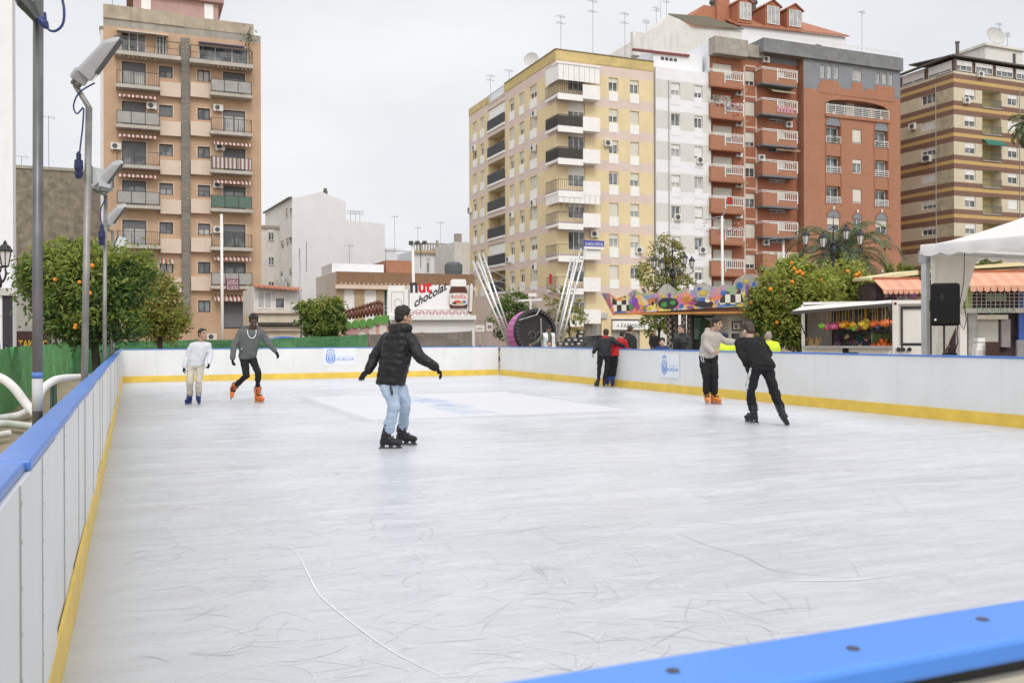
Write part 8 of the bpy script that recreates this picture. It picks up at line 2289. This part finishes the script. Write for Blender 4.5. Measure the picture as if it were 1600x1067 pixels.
p_=person('tall man in a grey hooded jacket leaning forward on orange skates, headphones round his neck',J,dict(k=1.03,hk=1.0,skin=SKIN['dark'],hair=HB,hairstyle='curly',top=[cloth('heather_grey',(.125,.135,.13),.9,.15,.5,120)],topname='hooded_jacket',cw=.20,cd=.135,hem=1.0,hemw=.86,arm=1.05,hood=1.1,wr=.008,legs=[cloth('black_track_fabric',(.016,.016,.018)),cloth('thin_grey_piping',(.2,.2,.21))],leg=.88,lwr=.010,cuff=.052,gloves=GLV,boot=BOOTO,seed=4,legpaint=lambda c,hip,kn,an,bf,sa,k:1 if(c.z>kn[0].z and abs((c-hip[0]).dot(bf))<.012 and(c-hip[0]).dot(sa)<-.05*k)else 0))
mb=MB();nk=V(J['neck'])-V(p_.location);bf,br,bu=frame(J['front']);pts=[]
for t in range(17):
 a=math.pi*(.0+t/16);pts.append(nk+br*.085*math.cos(a)+bf*(.095+.0*math.sin(a))-UP*(.02+.17*math.sin(a)**.8)+bf*.03*math.sin(a))
mb.tube(pts,.009,6);mb.build('white_lanyard',WHITE,p_,True)
mb=MB();pz=at(377.5,545,18.55)-V(p_.location);mb.ell(pz,.012,mi=0);mb.build('badge',WHITE,p_)
a0,f0=foot_at(294.5,632.5,-100,.88,0,0);a1,f1=foot_at(310.5,632.5,-62,.88,0,0)
J=J_px(18.15,dict(head=(316.8,521.5,-.04),neck=(314,534.5,0),pelvis=(307,569,.02),sh=[(300.5,540,.0),(325.5,540,.02)],el=[(293.5,556,.0),(328.8,555,.04)],wr=[(288,573,-.06),(326.5,567,-.10)],ha=[(286.5,581,-.10),(325.5,575,-.16)],hip=[(300.5,571,.02),(312.5,571,.04)],kn=[(297,595,-.06),(311,595,-.04)],face=V((.86,-.50,.02)),front=V((.30,-.95,0)),palm=[V((1,0,0)),V((-1,0,-.2))],curl=[.4,.75],foot=[f0,f1]))
J['an']=[a0,a1]
p_=person('child in a white sweatshirt and cream trousers standing on blue skates',J,dict(k=.86,hk=1.06,skin=SKIN['tan'],hair=HB,hairstyle='short',top=[cloth('white_sweatshirt',(.60,.61,.655),.9,.05,.4,110)],topname='sweatshirt',cw=.185,cd=.135,hem=1.02,hemw=.90,arm=1.05,collar=False,wr=.010,legs=cloth('cream_cord',(.56,.52,.44),.95,.10,.5,110),leg=1.05,lwr=.014,cuff=.064,tleg=.76,gloves=GLV,boot=BOOTN,seed=6))
a0,f0=foot_at(1105,631,-88,.97,0,0);a1,f1=foot_at(1118.5,631,-55,.97,0,0)
J=J_px(17.95,dict(head=(1120.5,506,-.06),neck=(1114,517.5,0),pelvis=(1107,554,.04),sh=[(1104.5,523.5,-.08),(1120.5,525,.10)],el=[(1104,541,-.12),(1134,533,.05)],wr=[(1113,549,-.24),(1148,535,.0)],ha=[(1121,549,-.26),(1156,536,-.05)],hip=[(1101,557,.02),(1113,557,.06)],kn=[(1103,585,-.05),(1116,585,-.05)],face=V((.72,-.68,-.12)),front=V((.80,-.58,0)),palm=[V((0,1,0)),V((0,.2,-1))],curl=[.5,.3],foot=[f0,f1]))
J['an']=[a0,a1]
p_=person('boy in a beige sweatshirt and black joggers reaching towards his friend, orange skates',J,dict(k=.98,skin=SKIN['tan'],hair=HB,hairstyle='thick',top=[cloth('beige_fleece',(.42,.385,.35),.95,.08,.5,120)],topname='sweatshirt',cw=.20,cd=.15,hem=1.06,hemw=.92,arm=1.08,hood=.95,wr=.010,legs=BLK,leg=1.12,lwr=.014,cuff=.062,boot=BOOTO2,seed=8))
mb=MB()
for dx in(0,4):mb.tube([at(1094.5+dx*.8,553,17.73)-V(p_.location),at(1096+dx*.8,562,17.72)-V(p_.location),at(1098+dx*.5,566,17.74)-V(p_.location)],.005,5)
mb.build('drawstring',WHITE,p_)
a0,f0=foot_at(1175,661.5,118,1.0,0,-6)
ra=at(1222.5,645.5,13.75)
J=J_px(13.75,dict(head=(1168.6,517.5,.16),neck=(1170,533,.14),pelvis=(1189,570,.0),sh=[(1156,537,.12),(1187,536,.10)],el=[(1160.5,556,.02),(1200,553,.25)],wr=[(1166,570,.05),(1193,566,.32)],ha=[(1168.5,580,.02),(1186,570,.38)],hip=[(1181,574,.0),(1198,574,.02)],kn=[(1172.5,607,.10),(1208.5,609,.0)],face=V((-.45,.78,-.42)),front=V((-.42,.90,0)),headup=V((-.15,.3,1)),palm=[V((1,.2,0)),V((-1,0,0))],curl=[.7,.5]))
J['an']=[a0,ra];J['foot']=[f0,(V((.50,.45,-.55)),J['kn'][1]-ra)]
WT=mat('white_side_stripe',(.66,.66,.66),.7,.35,40)
p_=person('boy in a black hoodie and side striped black trousers pushing off, seen from behind',J,dict(k=1.0,skin=SKIN['light'],hair=HBR,hairstyle='thick',top=[BLK2],topname='hoodie',cw=.195,cd=.15,hem=1.08,hemw=.98,arm=1.1,hood=1.05,wr=.011,legs=[BLK,WT],leg=1.02,lwr=.013,cuff=.058,gloves=GLV,boot=BOOTB,seed=10,legpaint=lambda c,hip,kn,an,bf,sa,k:1 if((c-(hip[0]if c.z>kn[0].z else kn[0])).dot(sa)-(0 if c.z>kn[0].z else 0)<-.058*k and abs((c-(hip[0].lerp(kn[0],max(0,min(1,(hip[0].z-c.z)/(hip[0].z-kn[0].z))))if c.z>kn[0].z else kn[0].lerp(an[0],max(0,min(1,(kn[0].z-c.z)/(kn[0].z-an[0].z)))))).dot(bf))<.028*k and(c-(hip[0].lerp(kn[0],max(0,min(1,(hip[0].z-c.z)/(hip[0].z-kn[0].z))))if c.z>kn[0].z else kn[0].lerp(an[0],max(0,min(1,(kn[0].z-c.z)/(kn[0].z-an[0].z)))))).dot(sa)<-.03*k)else 0))
a0,f0=foot_at(932.5,604.5,112,.86,0,0);a1,f1=foot_at(944,604.5,95,.86,0,0)
J=J_px(24.05,dict(head=(947,520,.05),neck=(946,527.5,.03),pelvis=(943.5,554,0),sh=[(938,531.5,.02),(955,531.5,.04)],el=[(932.5,541.5,.0),(965.5,536.5,.05)],wr=[(927.5,550.5,.0),(974,541,.15)],ha=[(925.5,557,0),(979,545,.22)],hip=[(939,555,0),(949,555,0)],kn=[(936.5,571,.04),(949,571,.05)],face=V((.25,.95,-.05)),front=V((.18,.98,0)),palm=[V((1,0,0)),V((0,0,-1))],curl=[.5,.3],foot=[f0,f1]));J['an']=[a0,a1]
GG=cloth('grey_knit_glove',(.22,.22,.23));RC=cloth('red_lining',(.40,.03,.03))
p_=person('boy in a black padded jacket with an arm round the boy in red',J,dict(k=.88,hk=1.02,skin=SKIN['tan'],hair=HB,hairstyle='short',top=[cloth('black_padded_jacket',(.02,.021,.024),.6,.2,.4,50),RC],toppaint=lambda c,nk,pel,bf,sa,k:1 if(c.z>nk.z-.005 and(c-nk).length<.13*k)else 0,cw=.20,cd=.145,hem=1.10,hemw=.95,arm=1.1,collar=True,puffer=.7,thick=.02,legs=[BLK,WT],leg=1.08,lwr=.013,cuff=.066,gloves=GG,boot=BOOTB,seed=12,dt=1.2,legpaint=lambda c,hip,kn,an,bf,sa,k:1 if(c.z<kn[0].z+.05 and(c-kn[0].lerp(an[0],.4)).dot(sa)<-.055*k)else 0))
a0,f0=foot_at(949.5,604,88,.86,0,0);a1,f1=foot_at(957,604,70,.86,0,0)
J=J_px(24.2,dict(head=(972.5,523,.15),neck=(969,530.5,.12),pelvis=(962,554.5,.05),sh=[(961.5,534,.08),(976,533.5,.12)],el=[(964,544,.15),(979,543,.1)],wr=[(974,545.0,.15),(982,545,.12)],ha=[(980,545,.18),(986,545,.16)],hip=[(957.5,556,.04),(965.5,556,.05)],kn=[(954.5,572,.05),(961,572,.05)],face=V((.55,.80,-.25)),front=V((.45,.89,0)),palm=[V((0,0,-1)),V((0,0,-1))],curl=[.3,.3],foot=[f0,f1]));J['an']=[a0,a1]
LIM=mat('lime_side_panel',(.55,.66,.16),.7,.1)
p_=person('boy in a bright red jacket leaning on the boards on blue skates',J,dict(k=.86,hk=1.0,skin=SKIN['tan'],hair=HB,hairstyle='short',top=[cloth('red_padded_jacket',(.42,.012,.02),.6,.12,.4,50)],cw=.19,cd=.145,hem=1.08,hemw=.95,arm=1.08,collar=True,puffer=.7,thick=.02,legs=[BLK,LIM],leg=1.02,lwr=.012,cuff=.06,gloves=GG,boot=BOOTN,seed=14,legpaint=lambda c,hip,kn,an,bf,sa,k:1 if(c.z>kn[1].z-.05 and(c-hip[1].lerp(kn[1],max(0,min(1,(hip[1].z-c.z)/(hip[1].z-kn[1].z))))).dot(sa)>.050*k)else 0))
def stander(label,px,py,Y,yaw,st,ground_z=GZ,lean=V((0,0,0)),arms=None,seat=0.0):
 """py is the picture height of the middle of the head"""
 C=at(px,py,Y);h=(C.z-ground_z)/.93 if not seat else st['h'];k=h/1.75;st=dict(st);st['k']=k
 a=R(yaw);bf=V((math.cos(a),math.sin(a),0));br=V((math.sin(a),-math.cos(a),0))
 s_=br if br.x>0 else-br
 nk=C-UP*.165*k-bf*.02;pel=nk-UP*.53*k-lean
 J=dict(head=C,neck=nk,pelvis=pel,sh=[nk-s_*.175*k-UP*.045*k,nk+s_*.175*k-UP*.045*k],face=J_face(bf,st),front=bf)
 J['el']=[J['sh'][0]-s_*.05*k-UP*.28*k-bf*.03,J['sh'][1]+s_*.05*k-UP*.28*k-bf*.03]
 J['wr']=[J['el'][0]-UP*.20*k+bf*.14*k,J['el'][1]-UP*.20*k+bf*.14*k];J['ha']=[w_-UP*.06*k+bf*.07*k for w_ in J['wr']]
 J['hip']=[pel-s_*.085*k-UP*.03,pel+s_*.085*k-UP*.03]
 if seat:
  J['kn']=[h_+bf*.42*k for h_ in J['hip']];J['an']=[k_-UP*.40*k for k_ in J['kn']]
 else:
  J['an']=[V((h_.x,h_.y,ground_z+.085))for h_ in J['hip']];J['kn']=[h_.lerp(n_,.5)+bf*.02 for h_,n_ in zip(J['hip'],J['an'])]
 J['palm']=[s_,-s_]
 if arms:arms(J,k,bf,s_)
 st.setdefault('detail',1.5)
 return person(label,J,st,None,False)
def J_face(bf,st):return st.get('face',bf)
VEST=[cloth('olive_sleeve',(.10,.11,.08)),cloth('white_padding',(.70,.71,.73))]
def lean_arm(J,k,bf,s_):J['el'][0]=J['sh'][0]-s_*.22*k-UP*.2*k+bf*.1;J['wr'][0]=J['el'][0]-s_*.22*k-UP*.12*k+bf*.05;J['ha'][0]=J['wr'][0]-s_*.12*k+bf*.03
stander('man in a white padded vest and black cap watching from behind the far corner',857.5,514,32.5,-75,dict(skin=SKIN['mid'],hair=HB,cap=mat('cap_black',(.02,.02,.022),.8),top=VEST,toppaint=lambda c,nk,pel,bf,sa,k:1 if abs((c-nk).dot(sa))<.21*k and abs((c-nk).dot(sa))>.07*k or(c-nk).dot(bf)<.0 else 0,topname='vest',collar=True,cw=.2,cd=.15,arm=1.05,legs=BLK,seed=20,face=V((-.1,-1,-.15))),arms=lean_arm)
stander('small child in pale blue peering over the boards before the white vested man',857.5,537,31.6,-80,dict(skin=SKIN['light'],hair=HBR,top=[cloth('pale_blue_fleece',(.36,.48,.66))],legs=BLK,seed=21,hk=1.25,face=V((.15,-1,-.1))))
stander('stocky man with close cropped hair in a black hooded jacket facing away',985,515,27.0,12,dict(skin=SKIN['tan'],hair=mat('cropped_hair',(.06,.04,.03),.8),hairstyle='buzz',top=[cloth('charcoal_hood_jacket',(.03,.031,.034))],hood=1.05,cw=.23,cd=.18,arm=1.15,legs=BLK,seed=22,face=V((.5,.85,-.2))))
stander('dark haired boy in a navy jacket looking over the right boards',1034.5,535,24.2,-100,dict(skin=SKIN['light'],hair=HDB,hairstyle='thick',top=[cloth('navy_jacket',(.03,.05,.13))],hood=1.0,cw=.20,cd=.16,legs=BLK,seed=23,hk=1.15,face=V((-.15,-1,-.05))))
stander('person in a black quilted coat standing by the patterned columns',1064.5,514,24.6,-150,dict(skin=SKIN['light'],hair=HDB,hairstyle='short',top=[mat('black_coat_nylon',(.014,.015,.018),.45,.2,9,0,0,.4)],puffer=.8,thick=.03,hood=1.1,collar=True,cw=.23,cd=.19,hem=1.25,arm=1.2,legs=BLK,seed=24,face=V((-.85,-.5,-.05))))
HV=[cloth('hi_vis_yellow',(.60,.74,.05),.7,.08),mat('reflective_grey',(.55,.57,.52),.3)]
stander('seated person in yellow high visibility jacket and dark cap behind the boys',1132.5,528,22.5,95,dict(h=1.72,skin=SKIN['mid'],hair=HB,cap=mat('cap_navy',(.02,.025,.06),.8),top=HV,toppaint=lambda c,nk,pel,bf,sa,k:0,cw=.225,cd=.17,arm=1.2,legs=BLK,seed=25,face=V((.3,.95,-.2))),seat=1)
stander('grey haired person in a yellow high visibility jacket, back turned, before the tree',1200.5,525.5,22.0,85,dict(h=1.74,skin=SKIN['light'],hair=mat('grey_hair',(.30,.27,.24),.7,.2,50),hairstyle='buzz',top=HV,toppaint=lambda c,nk,pel,bf,sa,k:0,cw=.23,cd=.17,arm=1.25,collar=True,legs=BLK,seed=26,face=V((.1,1,-.1))),seat=1)
stander('person with a hair bun and headphones crouched behind the loudspeaker stand',1477,540.5,19.4,70,dict(h=1.62,skin=SKIN['light'],hair=mat('light_brown_hair',(.13,.095,.06),.6,.3,50),hairstyle='bun',top=[cloth('black_sweater',(.02,.02,.022))],cw=.20,cd=.16,legs=BLK,seed=27,face=V((.35,.9,-.3))),seat=1)
def bend(J,k,bf,s_):
 for w_ in(0,1):J['el'][w_]=J['sh'][w_]+bf*.2*k-UP*.2*k;J['wr'][w_]=J['el'][w_]+bf*.22*k+UP*.02;J['ha'][w_]=J['wr'][w_]+bf*.15*k
stander('vendor in dark clothes bending over the counter inside the candy trailer',1322,524,33.6,-20,dict(skin=SKIN['tan'],hair=HB,hairstyle='bun',top=[cloth('vendor_olive',(.035,.035,.03))],legs=BLK,seed=28,h=1.65),seat=1,arms=bend)
stander('second vendor in a dark top at the right end of the candy trailer',1352,527,33.6,100,dict(skin=SKIN['tan'],hair=HBR,hairstyle='short',top=[cloth('vendor_navy',(.025,.03,.04))],legs=BLK,seed=29,h=1.65),seat=1,arms=bend)
stander('small child whose face just shows above the far boards left of the drum ride',750,543,35.0,-90,dict(skin=SKIN['light'],hair=HBR,top=[cloth('mint_top',(.30,.52,.45))],legs=BLK,seed=30,hk=1.3,face=V((.0,-1,0))))
stander('distant passer by in black seen between the cropped man and the white car',1022,520,44,-60,dict(skin=SKIN['mid'],hair=HB,hairstyle='short',top=[cloth('passer_black',(.02,.02,.022))],legs=BLK,seed=31,detail=2.0))
for i,(px,Yq)in enumerate(((1132.5,22.5),(1200.5,22.0),(1477,19.4))):
 b_=P0(px,Yq);r_=empty('folding_chair',(b_.x,b_.y,GZ),R(5),['plain folding chair under the seated person in the dark cap','plain folding chair under the grey haired person in yellow','plain folding chair under the person with the bun'][i],'chair','folding chairs behind the boards')
 zz=.36;mb=MB();mb.box(-.21,.21,-.1,.32,zz,zz+.03);mb.build('seat',DGREY,r_)
 mb=MB();mb.box(-.21,.21,-.16,-.13,zz+.1,zz+.28);mb.build('backrest',DGREY,r_)
 for x in(-.2,.2):
  for y in(-.12,.3):mb=MB();mb.tube([(x,y,0),(x,y,zz)],.012,6);mb.build('leg',BLACKM,r_)
